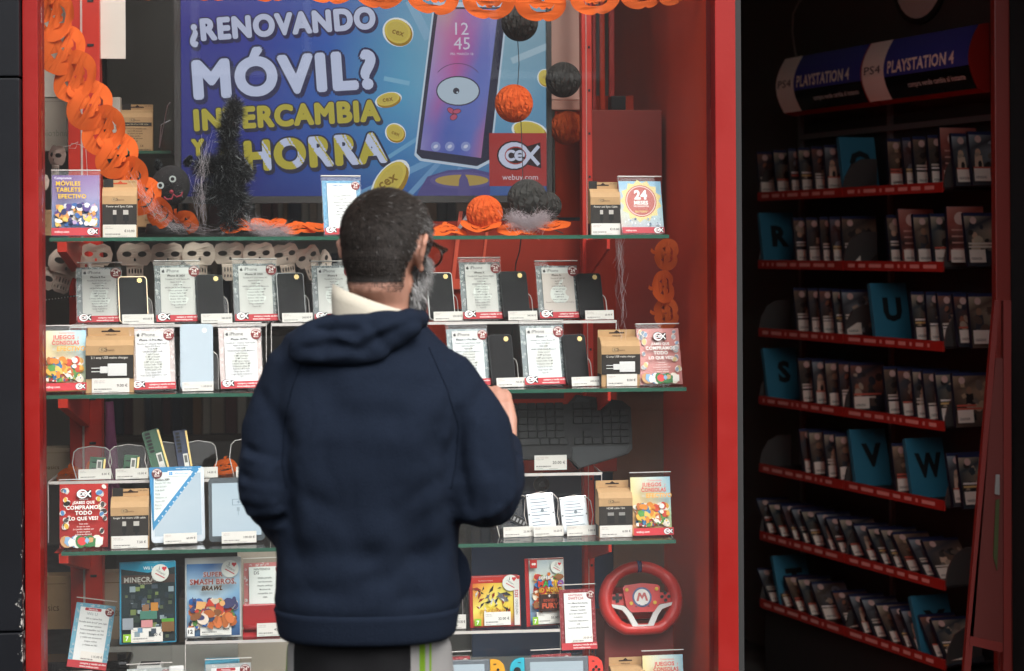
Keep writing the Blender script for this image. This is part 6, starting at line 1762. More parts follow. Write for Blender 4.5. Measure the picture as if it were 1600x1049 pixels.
def paper_mat(name, base, tr_):
    m = bpy.data.materials.new(name); m.use_nodes = True; nt = m.node_tree; b = nt.nodes['Principled BSDF']
    b.inputs['Base Color'].default_value = (*base, 1); b.inputs['Roughness'].default_value = .8; b.inputs['Specular IOR Level'].default_value = .2
    t = nt.nodes.new('ShaderNodeBsdfTranslucent'); t.inputs['Color'].default_value = (*base, 1); mx = nt.nodes.new('ShaderNodeMixShader'); mx.inputs[0].default_value = tr_
    nt.links.new(b.outputs[0], mx.inputs[1]); nt.links.new(t.outputs[0], mx.inputs[2]); nt.links.new(mx.outputs[0], nt.nodes['Material Output'].inputs[0])
    return m
M_OR = paper_mat('orange_paper', (.80, .135, .018), .3); M_BONE = paper_mat('bone_paper', (.74, .60, .505), .25)
def pumpkin_outline():
    pts = []
    for k in range(56):
        a = 2 * math.pi * k / 56; c, s_ = math.cos(a), math.sin(a)
        r_ = 1 + .05 * abs(math.sin(2 * a)) - .10 * max(0, 1 - abs(c) * 6)
        pts.append((.070 * r_ * c, .056 * r_ * s_))
    i = 14
    pts[i - 1:i + 2] = [(.010, .050), (.012, .062), (.020, .070), (.006, .074), (-.004, .064), (-.008, .050)]
    return pts
def tri(cx, cy, r_, f=1): return [(cx - r_, cy - r_ * .7), (cx + r_, cy - r_ * .7), (cx + r_ * .2 * f, cy + r_ * .8)]
mouth = [(-.040, -.010), (-.030, -.020), (-.020, -.0245), (-.012, -.020), (-.006, -.027), (.006, -.027), (.012, -.020), (.020, -.0245), (.030, -.020), (.040, -.010), (.033, -.026), (.018, -.033), (-.018, -.033), (-.033, -.026)]
pump_me = cutout(pumpkin_outline(), [tri(-.024, .013, .0095, -1), tri(.024, .013, .0095, 1), tri(0, .000, .005, 0), [(a * .88, b * .92 - .001) for a, b in mouth]], 'pumpkin')
skull_out = [(0, .040), (.020, .046), (.040, .038), (.050, .016), (.047, -.006), (.036, -.020), (.026, -.020), (.024, -.030), (.024, -.062), (.014, -.070), (-.014, -.070), (-.024, -.062), (-.024, -.030), (-.026, -.020), (-.036, -.020), (-.047, -.006), (-.050, .016), (-.040, .038), (-.020, .046)]
def oval(cx, cy, a, b, n=12): return [(cx + a * math.cos(2 * math.pi * k / n), cy + b * math.sin(2 * math.pi * k / n)) for k in range(n)]
skull_me = cutout(skull_out, [oval(-.022, .012, .013, .008), oval(.022, .012, .013, .008), oval(0, -.004, .0038, .005, 8)] + [oval(-.017 + .0085 * k, -.036, .0023, .0075, 8) for k in range(5)] + [oval(-.017 + .0085 * k, -.055, .002, .005, 8) for k in range(5)], 'skull')

def bent(me, fold_, bow, seed):
    """copy of a paper shape creased down the middle and bowed"""
    m = me.copy(); co = getco(m); r_ = np.random.RandomState(seed)
    co[:, 1] += np.abs(co[:, 0]) * fold_ + (co[:, 0] ** 2 + co[:, 2] ** 2) * bow + .003 * np.sin(co[:, 0] * 60 + r_.uniform(0, 6)) + .002 * np.sin(co[:, 2] * 80 + r_.uniform(0, 6))
    setco(m, co); m.polygons.foreach_set('use_smooth', [True] * len(m.polygons)); return m
def garland(name, label, cat, me, material, items, part, group=None):
    """items: photo x, y, depth, roll deg, scale, yaw deg, pitch deg"""
    x, y, v = items[0][:3]; u, z = win(x, y, v); o0 = W(u, v, z)
    r = empty(name, o0, TILT, label, cat, group); Minv = (Matrix.Translation(o0) @ Matrix.Rotation(TILT, 4, 'Z')).inverted()
    for i, (x, y, v, roll, sc_, yaw, pit) in enumerate(items):
        u, z = win(x, y, v); m = bent(me, (-.25 if i % 2 else .22), 1.2, i); m.materials.append(material)
        o = bpy.data.objects.new(part, m); col.objects.link(o); o.parent = r
        P = Minv @ W(u, v, z)
        o.matrix_local = Matrix.Translation(P) @ Matrix.Rotation(R(yaw), 4, 'Z') @ Matrix.Rotation(R(pit), 4, 'X') @ Matrix.Rotation(R(-roll), 4, 'Y') @ Matrix.Scale(sc_, 4)
    return r
garland('pumpkin_garland', 'orange paper pumpkin chain hanging down the left side of the window', 'garland', pump_me, M_OR,
        [(78, -28, .160, 74, .86, 10, 0), (84, 26, .168, 72, .86, -14, 0), (98, 76, .164, 66, .88, 16, 0), (118, 120, .172, 64, .88, -16, 0), (141, 164, .166, 62, .86, 14, 0), (163, 204, .176, 60, .86, -16, 0), (184, 243, .170, 58, .80, 16, 0), (204, 278, .180, 56, .74, -20, 0), (226, 308, .178, 50, .68, 22, 8), (252, 332, .19, 36, .60, -36, 15), (286, 350, .21, 16, .56, -40, 35)], 'pumpkin', 'orange paper garlands')
garland('pumpkin_garland', 'orange paper pumpkin chain strung along the top of the window', 'garland', pump_me, M_OR,
        [(150, -38, .14, -3, .95, 10, 0), (240, -36, .14, 2, .95, -12, 0), (330, -35, .14, 1, .95, 12, 0), (424, -33, .14, 2, .95, -10, 0), (516, -30, .14, -2, .95, 10, 0), (595, -20, .14, -6, .90, -12, 0), (680, -11, .14, -5, .90, 10, 0), (765, -3, .14, -3, .90, -10, 0), (848, 0, .14, 1, .90, 10, 0), (930, -8, .14, 5, .86, -12, 0), (1005, -16, .14, 8, .80, 12, 0), (1052, -14, .14, 30, .56, -30, 0)], 'pumpkin', 'orange paper garlands')
garland('pumpkin_garland', 'short orange paper pumpkin chain hanging at the right beside the red wall', 'garland', pump_me, M_OR,
        [(1040, 398, .30, 82, .56, -28, 0), (1036, 448, .30, 100, .58, 25, 0), (1040, 490, .30, 92, .56, -25, 0)], 'pumpkin', 'orange paper garlands')
garland('pumpkin_garland', 'orange paper pumpkin chain lying on the top shelf left of the man', 'garland', pump_me, M_OR,
        [(372, 349, .30, 8, .62, 10, -62), (420, 351, .30, -6, .62, -8, -66), (466, 353, .29, 4, .62, 12, -68), (505, 355, .29, -3, .60, 0, -70)], 'pumpkin', 'orange paper garlands')
garland('pumpkin_garland', 'orange paper pumpkin chain lying on the top shelf right of the man', 'garland', pump_me, M_OR,
        [(700, 355, .22, 4, .66, 8, -70), (752, 354, .22, -4, .70, -8, -72), (808, 354, .22, 3, .70, 10, -70), (862, 353, .22, -5, .66, -6, -72)], 'pumpkin', 'orange paper garlands')
garland('pumpkin_garland', 'loose orange paper pumpkins behind the memory holders', 'garland', pump_me, M_OR,
        [(112, 742, .42, 10, .52, 10, -45), (155, 733, .42, -14, .45, 0, -30), (352, 728, .42, 8, .42, 0, -40)], 'pumpkin', 'orange paper garlands')
garland('skull_garland', 'string of cream paper skulls under the top shelf', 'garland', skull_me, M_BONE,
        [(62, 437, .33, -24, .84, 8, 0), (104, 418, .33, -18, .92, -8, 0), (150, 404, .34, -4, .80, 10, 0), (211, 404, .335, 0, .86, -6, 0), (262, 404, .33, 1, .84, 10, 0), (312, 403, .335, -2, .84, -12, 0), (360, 402, .33, 1, .82, 14, 0), (406, 402, .335, 3, .80, -16, 0), (448, 403, .33, 10, .78, 20, 0), (484, 406, .335, 22, .74, -30, 0), (508, 412, .33, 34, .66, 40, 0)], 'skull')
sk = garland('paper_skull', 'single cream paper skull hanging on a string by the left frame post', 'decoration', skull_me, M_BONE, [(84, 248, .30, -6, .72, -46, 0)], 'skull')
garland('paper_skull', 'half hidden cream paper skull at the left frame post', 'decoration', skull_me, M_BONE, [(58, 290, .30, 4, .62, -30, 0)], 'skull')
st = empty('string', (0, 0, 0), 0, 'thin white string looped behind the hanging skull', 'string')
def wp3(px, py, v): u, z = win(px, py, v); return W(u, v, z)
pts = [wp3(a, b, .31) for a, b in ((90, 232), (108, 228), (122, 222), (118, 232), (108, 232), (112, 224), (124, 226), (134, 232), (137, 280))]
MB().tube(pts, .0007, 6).build('thread', M_WHITE, st)
rp = empty('rope', (0, 0, 0), 0, 'black and white twisted cord crossing behind the first data card', 'cord')
for k in range(24):
    a = wp3(64 + k * 2.4, 470 - k * .33, .40); b = wp3(64 + (k + 1) * 2.4, 470 - (k + 1) * .33, .40); MB().tube([a, b], .0016, 6).build('strand', M_WHITE if k % 2 else M_BLACKM, rp)

# honeycomb paper balls
def honey(name_label, x, y, rpx, v, colr, resting=False):
    u, z = win(x, y, v); r_ = rpx * SC(v)
    b = MB(); n, m = 40, 20; vs_ = []; fs = []
    for i in range(m + 1):
        th = math.pi * i / m
        for k in range(n):
            rr_ = r_ * (1.0 if (k % 2) else .90 + .05 * math.sin(th * 9 + k)); ph = 2 * math.pi * (k + .35 * math.sin(th * 10) * (1 if k % 2 else -1)) / n
            vs_.append((rr_ * math.sin(th) * math.cos(ph), rr_ * math.sin(th) * math.sin(ph), r_ * math.cos(th)))
    for i in range(m):
        for k in range(n): fs.append((i * n + k, (i + 1) * n + k, (i + 1) * n + (k + 1) % n, i * n + (k + 1) % n))
    o = b.add(vs_, fs).build('paper_ball', colr, loc=W(u, v, z), rot=(R(5), R(8), TILT))
    return tag(o, name_label, 'paper ball', 'honeycomb paper balls')
M_ORB = paper_mat('orange_tissue', (.66, .10, .016), .2); M_BKB = mat('black_tissue', (.022, .021, .018), .8)
honey('black honeycomb ball hanging in front of the drawn phone, under the pumpkins', 812, 36, 29, .30, M_BKB)
honey('orange honeycomb ball hanging in front of the television', 803, 162, 30, .30, M_ORB)
honey('black honeycomb ball hanging right of the television edge', 880, 125, 28, .42, M_BKB)
honey('crumpled orange ball behind the television right edge', 886, 200, 27, .62, M_ORB)
honey('orange honeycomb ball resting on the top shelf', 757, 334, 29, .24, M_ORB)
honey('black honeycomb ball resting on the top shelf in white fluff', 824, 312, 32, .26, M_BKB)
honey('dark paper ball half behind the resting black one', 856, 322, 22, .34, M_BKB)
sg = empty('string', (0, 0, 0), 0, 'black string tying the balls in front of the television', 'string')
MB().tube([wp3(a, b, .295) for a, b in ((810, -20), (812, 8))], .0008, 6).build('thread', M_BLACKM, sg)
MB().tube([wp3(a, b, .30) for a, b in ((809, 64), (811, 100), (809, 133))], .0010, 6).build('thread', M_BLACKM, sg)
MB().tube([wp3(a, b, .30) for a, b in ((814, 190), (816, 240), (817, 282))], .0010, 6).build('thread', M_BLACKM, sg)
cb = empty('cable', (0, 0, 0), 0, 'black cable trailing over the top shelf and down behind the phones', 'cable')
MB().tube([wp3(a, b, .34) for a, b in ((800, 356), (830, 352), (850, 352), (868, 360), (880, 365))], .0014, 6).build('loop', M_BLACKM, cb)
MB().tube([wp3(a, b, .37) for a, b in ((814, 372), (812, 392), (806, 412), (804, 440), (806, 480), (800, 520), (795, 560), (790, 620))], .0016, 6).build('drop', M_BLACKM, cb)

# tinsel cat: curly black tail, body, round face
def tinsel(paths, name, parent, n, L, seed, cols):
    r_ = random.Random(seed); v_, f_, c_ = [], [], []
    for path, rad in paths:
        for k in range(n):
            t = r_.random() * (len(path) - 1); i = int(t); p = Vector(path[i]).lerp(Vector(path[min(i + 1, len(path) - 1)]), t - i)
            ra = rad[i] + (rad[min(i + 1, len(rad) - 1)] - rad[i]) * (t - i)
            d = Vector((r_.gauss(0, 1), r_.gauss(0, 1), r_.gauss(0, 1))).normalized(); q = p + d * ra * r_.uniform(.1, .55); e = q + (d + Vector((r_.gauss(0, .4), r_.gauss(0, .4), r_.gauss(0, .4)))).normalized() * ra * r_.uniform(.35, .75) * L
            sd = d.orthogonal().normalized() * .0007; m = len(v_); v_ += [q - sd, q + sd, e]; f_.append((m, m + 1, m + 2)); cc = cols[0] if r_.random() < .90 else cols[1]; c_ += [cc] * 3
    return link(name, inkmesh(name, v_, f_, c_), M_TINSEL, parent)
def tinsel_mat():
    m = bpy.data.materials.new('tinsel_foil'); m.use_nodes = True; nt = m.node_tree; b = nt.nodes['Principled BSDF']; at = nt.nodes.new('ShaderNodeVertexColor'); at.layer_name = 'ink'
    nt.links.new(at.outputs['Color'], b.inputs['Base Color']); b.inputs['Roughness'].default_value = .3; b.inputs['Metallic'].default_value = .3; return m
M_TINSEL = tinsel_mat()
ct = empty('tinsel_cat', wp3(330, 366, .28), 0, 'black tinsel cat with upright tail and googly eyes on the top shelf', 'decoration')
ci = ct.location.copy()
def cp(px, py, v): return wp3(px, py, v) - ci
k_ = SC(.28)
blk = ((.010, .011, .012), (.26, .28, .28))
tinsel([([cp(368, 160, .26), cp(364, 180, .26), cp(356, 205, .27), cp(358, 235, .27), cp(360, 270, .28), cp(360, 310, .28), cp(360, 358, .28)], [.030, .042, .044, .048, .048, .044, .046])], 'tail', ct, 9000, .8, 1, blk)
tinsel([([cp(310, 262, .29), cp(335, 262, .28), cp(370, 262, .28), cp(384, 275, .28)], [.034, .050, .050, .030]), ([cp(312, 300, .29), cp(345, 300, .28), cp(370, 300, .28), cp(378, 330, .28)], [.036, .050, .044, .034])], 'body', ct, 5200, 1.0, 2, blk)
tinsel([([cp(264, 286, .25), cp(274, 296, .25)], [.054, .054]), ([cp(248, 262, .25), cp(246, 252, .25)], [.018, .010]), ([cp(292, 256, .25), cp(298, 246, .25)], [.018, .010])], 'face', ct, 3200, .5, 3, blk)
MB().ball(cp(267, 290, .25), (.046, .03, .048), 18, 12).build('head', mat('black_fuzz', (.012, .011, .011), .95), ct, smooth=True)
for x, y in ((251, 290), (270, 280)):
    c = cp(x, y, .20); MB().tube([c, c - Vector((0, .003, 0))], .0080, 16).build('eye', mat('eye_foil', (.36, .40, .38), .3), ct); MB().tube([c - Vector((0, .0031, 0)), c - Vector((0, .004, 0))], .0045, 12).build('pupil', M_BLACK, ct)
sm_ = mat('pink_felt', (.20, .018, .03), .8)
MB().tube([cp(a, b, .20) for a, b in ((256, 308), (261, 312), (268, 311), (271, 304), (276, 308), (283, 306), (285, 300))], .0022, 8).build('smile', sm_, ct); MB().ball(cp(268, 300, .20), .005, 10, 8).build('nose', sm_, ct)
MB().tube([cp(262, 350, .25), cp(262, 366, .25)], [.05, .055], 16).build('base', M_BLACKM, ct, smooth=True)

# cobwebs and white fluff
M_WEB = paper_mat('web_fibre', (.70, .64, .66), .4)
def fluff(label, pts, n, spread, L, seed, cat='cobweb', name='cobweb', rad=.00016, al=.16):
    r_ = random.Random(seed); mb = MB()
    for k in range(n):
        a, b = pts[r_.randrange(len(pts) - 1):][:2]
        t = r_.random(); c = a.lerp(b, t) + Vector((r_.gauss(0, spread), r_.gauss(0, spread * .6), r_.gauss(0, spread)))
        d = (b - a).normalized() * L * .8 + Vector((r_.gauss(0, L * al), r_.gauss(0, L * al), r_.gauss(0, L * al)))
        mb.tube([c - d, c + Vector((r_.gauss(0, L * .1), 0, r_.gauss(0, L * .15))), c + d], rad, 3, cap=False)
    o = mb.build(name, M_WEB); return tag(o, label, cat, 'fake cobweb wool')
fluff('stretched white cobweb over the lower left pumpkins and the cat face', [wp3(214, 288, .16), wp3(240, 325, .16), wp3(275, 352, .17), wp3(318, 358, .2)], 90, .006, .05, 1, rad=.0001)
fluff('faint cobweb hanging down right of the cat face', [wp3(318, 240, .2), wp3(312, 290, .2), wp3(318, 352, .2)], 45, .005, .05, 2, rad=.00012)
fluff('small tuft of white wool on the top shelf right of the tinsel tail', [wp3(392, 352, .2), wp3(420, 362, .2), wp3(450, 364, .2)], 800, .008, .010, 3, rad=.00016, al=.6)
fluff('pinkish white wool under the resting black ball', [wp3(800, 342, .20), wp3(825, 350, .20), wp3(852, 342, .20)], 1300, .009, .011, 4, rad=.00018, al=.6)
fluff('white wool behind the left charger carton', [wp3(142, 522, .26), wp3(170, 514, .26), wp3(196, 526, .26)], 1500, .010, .011, 5, rad=.00022, al=.6)
fluff('thin cobweb hanging at the right end of the top shelf', [wp3(968, 372, .12), wp3(970, 420, .12), wp3(972, 505, .12), wp3(975, 600, .12)], 60, .004, .035, 6, rad=.00012)
# ---------------------------------------------------------------- what stands behind the display
def slab(name, label, cat, x0, x1, y0, y1, v, th, m, part='board', group=None):
    u0, z0 = win(x0, y1, v); u1, z1 = win(x1, y0, v)
    r = empty(name, W(u0, v, z0), TILT, label, cat, group); MB().box(0, u1 - u0, 0, th, 0, z1 - z0, b=min(.002, th * .3)).build(part, m, r); return r, u1 - u0, z1 - z0
M_PAPERW = mat('white_board', (.74, .68, .60), .6, noise=.04, nscale=5)
slab('white_board', 'tall cream board behind the upper pumpkin chain', 'board', 40, 108, -150, 152, .62, .012, M_PAPERW)
slab('white_strip', 'narrow white strip beside the left red upright', 'board', 134, 141, -120, 300, .60, .006, M_PAPERW)
slab('paper_sheet', 'white paper sheet taped at the top left behind the garland', 'sheet', 152, 195, -150, 92, .48, .002, M_PAPERW)
slab('dark_board', 'dark panel behind the yellow carton, left of the television', 'board', 168, 275, -140, 345, 1.0, .02, mat('warm_dark_panel', (.045, .040, .030), .6, noise=.1), group=None)
slab('dark_upright', 'dark brown strip left of the white paper sheet', 'board', 136, 153, -140, 330, .80, .02, mat('brown_dark', (.055, .025, .020), .6))
ab, aw, ah = slab('tablet_carton', 'cream tablet carton standing at the far left behind the skull', 'box', 40, 103, 154, 236, .62, .04, mat('carton_cream', (.52, .47, .40), .6), 'carton')
p = Print(); p.rect(0, 0, aw, ah, '#b4aa9c'); p.text('android', aw * .72, ah * .28, ah * .13, '#8c9080', maxw=aw * .6, flip=True); p.line(aw * .05, ah * .94, aw * .95, ah * .94, .001, '#8a8478'); p.build('printed_face', ab, loc=(0, -.0005, 0))
slab('cream_carton', 'pale carton edge behind the pumpkin chain, left of the yellow carton', 'box', 166, 188, 152, 236, .68, .03, mat('carton_cream2', (.56, .50, .43), .6), 'carton')
ws = empty('wire_stand', wp3(252, 236, .66), TILT, 'clear wire stand beside the yellow carton', 'stand')
wi = ws.location.copy(); rotw = Matrix.Rotation(-TILT, 3, 'Z')
MB().tube([rotw @ (wp3(a, b, .66) - wi) for a, b in ((249, 231), (255, 200), (262, 165), (266, 160))], .0014, 6).tube([rotw @ (wp3(a, b, .66) - wi) for a, b in ((249, 231), (252, 195), (266, 188))], .0014, 6).build('wire', M_SILVER, ws)
MB().box(-.002, .03, 0, .02, .0005, .055).build('plate', M_ACRYL, ws)
for x0, x1, y0, y1, v, l_ in ((40, 84, 328, 369, .40, 'brown carton at the left end behind the purple card'), (205, 255, 328, 355, .34, 'brown basics carton lying behind the sync cable carton'), (40, 115, 700, 752, .55, 'pale brown carton behind the memory holders, far left'), (38, 110, 900, 985, .55, 'brown carton low at the far left behind the tilted card'), (160, 200, 895, 1000, .5, 'pale upright carton behind the cyan game')):
    r, w, h = slab('brown_carton', l_, 'box', x0, x1, y0, y1, v, .06, M_KRAFT if 'pale' not in l_ else mat('pale_kraft', (.40, .31, .22), .7), 'carton', 'brown cartons behind the display')
    p = Print(); p.text('basics', w * .55, h * .35, h * .14, '#6a5230', maxw=w * .4); p.rect(w * .1, h * .85, w * .9, h * .86, '#7a6240'); p.build('printed_face', r, loc=(0, -.0005, 0))
# purple cloth cone
pc = empty('purple_cloth', wp3(176, 860, .42), TILT, 'purple felt cone standing behind the memory holders', 'decoration')
h_ = wp3(172, 628, .42).z - pc.location.z
MB().tube([(0, 0, 0), (0, 0, h_ * .5), (-.006, 0, h_)], [.024, .017, .010], 14).build('felt', mat('purple_felt', (.16, .035, .10), .9, bump=.1), pc, smooth=True)
# red board at the back right, blue board, cardboard, pedestal
slab('red_board', 'dull red board behind the right-hand phones', 'board', 655, 962, 345, 742, .55, .012, mat('dull_red_board', (.26, .026, .013), .8, noise=.15, nscale=3, spec=.1))
slab('red_board', 'upper red board right of the television, above the pedestal', 'board', 868, 990, 150, 340, .90, .012, M_REDIN)
pr, pw, phh = slab('red_pedestal', 'dark red pedestal box between the television and the red wall', 'pedestal', 926, 1034, 172, 600, .62, .20, mat('dark_red_box', (.30, .028, .014), .55, noise=.1), 'box')
sbx = slab('small_speaker', 'small black device standing on the red pedestal', 'device', 955, 978, 150, 172, .66, .06, M_BLACK, 'body')
slab('pink_strip', 'pale pink board glimpsed right of the television', 'board', 862, 906, -150, 156, .62, .01, mat('pale_pink_board', (.72, .46, .37), .6))
slab('pink_ledge', 'pale ledge under the pink board right of the television', 'board', 862, 912, 157, 172, .60, .05, mat('pale_pink_board2', (.60, .33, .25), .6))
for k, (a, b, m_) in enumerate(((908, 913, M_REDMETAL), (914, 925, mat('dark_red_rail', (.16, .015, .012), .4)), (926, 930, M_REDMETAL), (938, 944, M_REDIN), (952, 959, M_REDMETAL))):
    slab('red_rail', ['bright red rail at the pink board edge', 'dark red broad rail right of the television', 'thin red rail beside the dark broad rail', 'dull red rail above the pedestal', 'rightmost red rail against the red wall'][k], 'rail', a, b, -140, 172, .72 + .02 * k, .02, m_, 'rail', 'red rails right of the television')
bl, bw_, bh_ = slab('blue_board', 'dark blue board leaning behind the hard drives and red games', 'board', 738, 960, 738, 1090, .80, .015, mat('dark_blue_board', (.018, .045, .105), .5, noise=.1))
slab('cardboard_sheet', 'brown cardboard sheet standing behind the steering wheel', 'board', 960, 1046, 606, 1090, .70, .008, mat('brown_cardboard', (.17, .085, .045), .8, noise=.15))
slab('grey_board', 'dark grey board behind the man right hip', 'board', 640, 745, 742, 1090, .83, .012, mat('dark_grey_board', (.05, .05, .047), .7))
slab('putty_board', 'pale board behind the red folding console', 'board', 372, 470, 860, 1090, .60, .012, mat('putty_panel', (.34, .29, .24), .7))
# slanted red frame (an easel back) right of the man's head
er = empty('red_easel', wp3(700, 480, .55), TILT, 'slanted red easel frame with a dull purple panel beside the beard', 'easel')
ei = er.location.copy()
def E(px, py, v): return rotw @ (wp3(px, py, v) - ei)
def bar(a, b, w_, part, m_):
    A, B_ = E(*a), E(*b); d = (B_ - A); sd = Vector((w_ / 2, 0, 0)); mb = MB()
    mb.loft([[A - sd + Vector((0, -.006, 0)), A + sd + Vector((0, -.006, 0)), A + sd + Vector((0, .006, 0)), A - sd + Vector((0, .006, 0))], [B_ - sd + Vector((0, -.006, 0)), B_ + sd + Vector((0, -.006, 0)), B_ + sd + Vector((0, .006, 0)), B_ - sd + Vector((0, .006, 0))]]); mb.build(part, m_, er)
M_ORED = mat('orange_red_paint', (.55, .07, .03), .45)
bar((703, 480, .55), (720, 330, .55), 6 * SC(.55), 'leg', M_ORED); bar((746, 480, .55), (765, 330, .55), 4 * SC(.55), 'leg', M_ORED); bar((724, 470, .56), (742, 330, .56), 40 * SC(.55), 'panel', mat('dull_purple_panel', (.10, .035, .045), .6)); bar((725, 452, .545), (726, 436, .545), 50 * SC(.55), 'rail', M_ORED)
MB().box(0, .3, 0, .02, -.24, -.005).build('foot', M_BLACKM, er)
# low wide unit with stock deep in the shop
bs = empty('stock_shelves', W(-1.3, 2.9, .013), TILT, 'dim stock shelves deep inside the shop behind the display', 'shelves')
M_SHB = mat('stock_wood', (.10, .075, .055), .7)
for z in (.05, .45, .85, 1.25, 1.65, 2.05): MB().box(0, 2.3, 0, .32, z, z + .025).build('shelf_board', M_SHB, bs)
for x in (0, 1.13, 2.28): MB().box(x, x + .02, -.001, .32, 0, 2.4).build('side_board', M_SHB, bs)
rs = random.Random(9); inkv, inkf, inkc = [], [], []
for z in (.05, .45, .85, 1.25, 1.65):
    x = .03
    while x < 2.24:
        w_ = rs.uniform(.014, .05); h_ = rs.uniform(.16, .32)
        if abs(x + w_ / 2 - 1.14) > .03:
            n = len(inkv); y_ = rs.uniform(.02, .08)
            inkv += [(x, y_, z + .026), (x + w_, y_, z + .026), (x + w_, .25, z + .026), (x, .25, z + .026), (x, y_, z + h_), (x + w_, y_, z + h_), (x + w_, .25, z + h_), (x, .25, z + h_)]
            c_ = rs.choice([(.32, .25, .19), (.10, .03, .03), (.03, .04, .06), (.20, .19, .18), (.22, .12, .06), (.05, .05, .05), (.40, .36, .30)])
            for q in ((0, 3, 2, 1), (4, 5, 6, 7), (0, 1, 5, 4), (1, 2, 6, 5), (2, 3, 7, 6), (3, 0, 4, 7)): inkf.append(tuple(i + n for i in q)); inkc += [c_] * 4
        x += w_ + .004
me = inkmesh('stock', inkv, inkf, inkc); me.polygons.foreach_set('use_smooth', [False] * len(me.polygons))
so = link('stock', me, PAPER, bs); so['kind'] = 'stuff'
# round lens hanging under the keyboard
cm = empty('web_camera', wp3(846, 757, .36), TILT, 'small round black camera hanging below the keyboard', 'camera')
MB().ball((0, 0, 0), (.020, .018, .020), 18, 12).build('body', M_BLACK, cm, smooth=True); MB().tube([(0, -.0185, .002), (0, -.021, .002)], .008, 14).build('lens', mat('gloss_black', (.008, .008, .009), .08), cm); MB().tube([(-.012, 0, -.012), (-.016, 0, -.03), (-.004, 0, -.045), (.012, 0, -.03), (.010, 0, -.012)], .001, 6).build('wire', M_BLACK, cm); MB().tube([(0, 0, .018), (0, .0, .03)], .003, 8).build('clip', M_GOLDST, cm)
# ---------------------------------------------------------------- media rack seen through the doorway
RA, RB = Vector((.911, 6.86, 0)), Vector((1.355, 5.82, 0))
RE = (RB - RA).normalized(); RN = Vector((RE.y, -RE.x, 0)); RL = (RB - RA).length     # RN points into the aisle
RANG = math.atan2(RE.y, RE.x)
def RK(s, d, z):
    """s metres along the rack from its far end, d metres out into the aisle"""
    return RA + RE * s + RN * d + Vector((0, 0, z))
def s_at(px, d=0.0):
    k = (px - 800) / FPX; P = RA + RN * d
    return (k * P.y - P.x) / (RE.x - k * RE.y)
ROWZ = [EYE + (385 - (308 + 105.7 * i)) / FPX * 6.86 for i in range(7)]
rack = empty('media_rack', RK(0, 0, .012), RANG, 'tall black media rack inside the doorway with seven red-lipped shelves', 'rack')
# rack local: x along, y = -d (behind the lip is +y ... rotate so that +y is away from the aisle)
def ry(d): return -d * (1 if RN.dot(Vector((-math.sin(RANG), math.cos(RANG), 0))) < 0 else -1)
M_RK = mat('rack_black', (.020, .020, .020), .5); M_LIP = mat('lip_red', (.34, .022, .016), .4); M_TAB = mat('tab_grey', (.060, .058, .055), .5)
sg_ = 1 if ry(-1) > 0 else -1          # sign of "behind" in local y
def rb(mb, x0, x1, d0, d1, z0, z1, **k):
    a, b = sorted((ry(d0), ry(d1))); return mb.box(x0, x1, a, b, z0 - .012, z1 - .012, **k)
rb(MB(), -.02, RL + .12, -.215, -.20, .012, 2.05).build('back_panel', M_RK, rack)
for x in (-.02, RL / 2 - .01, RL + .10): rb(MB(), x, x + .018, -.20, -.185, .012, 2.30).build('upright', M_GREY, rack)
rb(MB(), 0, RL + .10, -.185, -.175, 1.99, 2.01).build('cross_bar', M_GREY, rack)
for i, z in enumerate(ROWZ):
    rb(MB(), 0, RL, -.185, -.004, z - .012, z - .004).build('shelf_board', M_RK, rack)
    for h in (0, 1):
        x0, x1 = h * RL / 2 + .003, (h + 1) * RL / 2 - .003
        rb(MB(), x0, x1, -.003, .004, z - .020, z + .012).build('lip', M_LIP, rack)
        p = Print(); r_ = random.Random(i * 2 + h); t = .03
        while t < (x1 - x0) - .06:
            ln = r_.choice((.012, .04, .07, .05)); p._add([(t, .008), (t + ln, .008), (t + ln, .020), (t, .020)], [(0, 1, 2, 3)], srgb('#d8a098'), False); t += ln + .022
        o = p.build('lip_print', rack); o['kind'] = 'stuff'
        o.matrix_local = Matrix.Translation((x0 if sg_ > 0 else x1, ry(.0048), z - .030)) @ Matrix.Rotation(0 if sg_ > 0 else math.pi, 4, 'Z')
    for k, x in enumerate((0.0, RL / 2, RL)):
        tw = .135; pts = [(0, 0), (tw, 0), (tw, .115), (tw * .55, .115), (tw * .25, .095), (tw * .06, .055), (0, .02)]
        pt = [(q[0] * sg_, q[1] + z - .016) for q in pts]
        m_ = MB(); n = len(pt); v_ = [Vector((x - .003, a, b)) for a, b in pt] + [Vector((x + .003, a, b)) for a, b in pt]
        m_.add(v_, [tuple(range(n)), tuple(range(2 * n - 1, n - 1, -1))] + [(j, j + n, (j + 1) % n + n, (j + 1) % n) for j in range(n)]).build('end_bracket', M_TAB, rack)

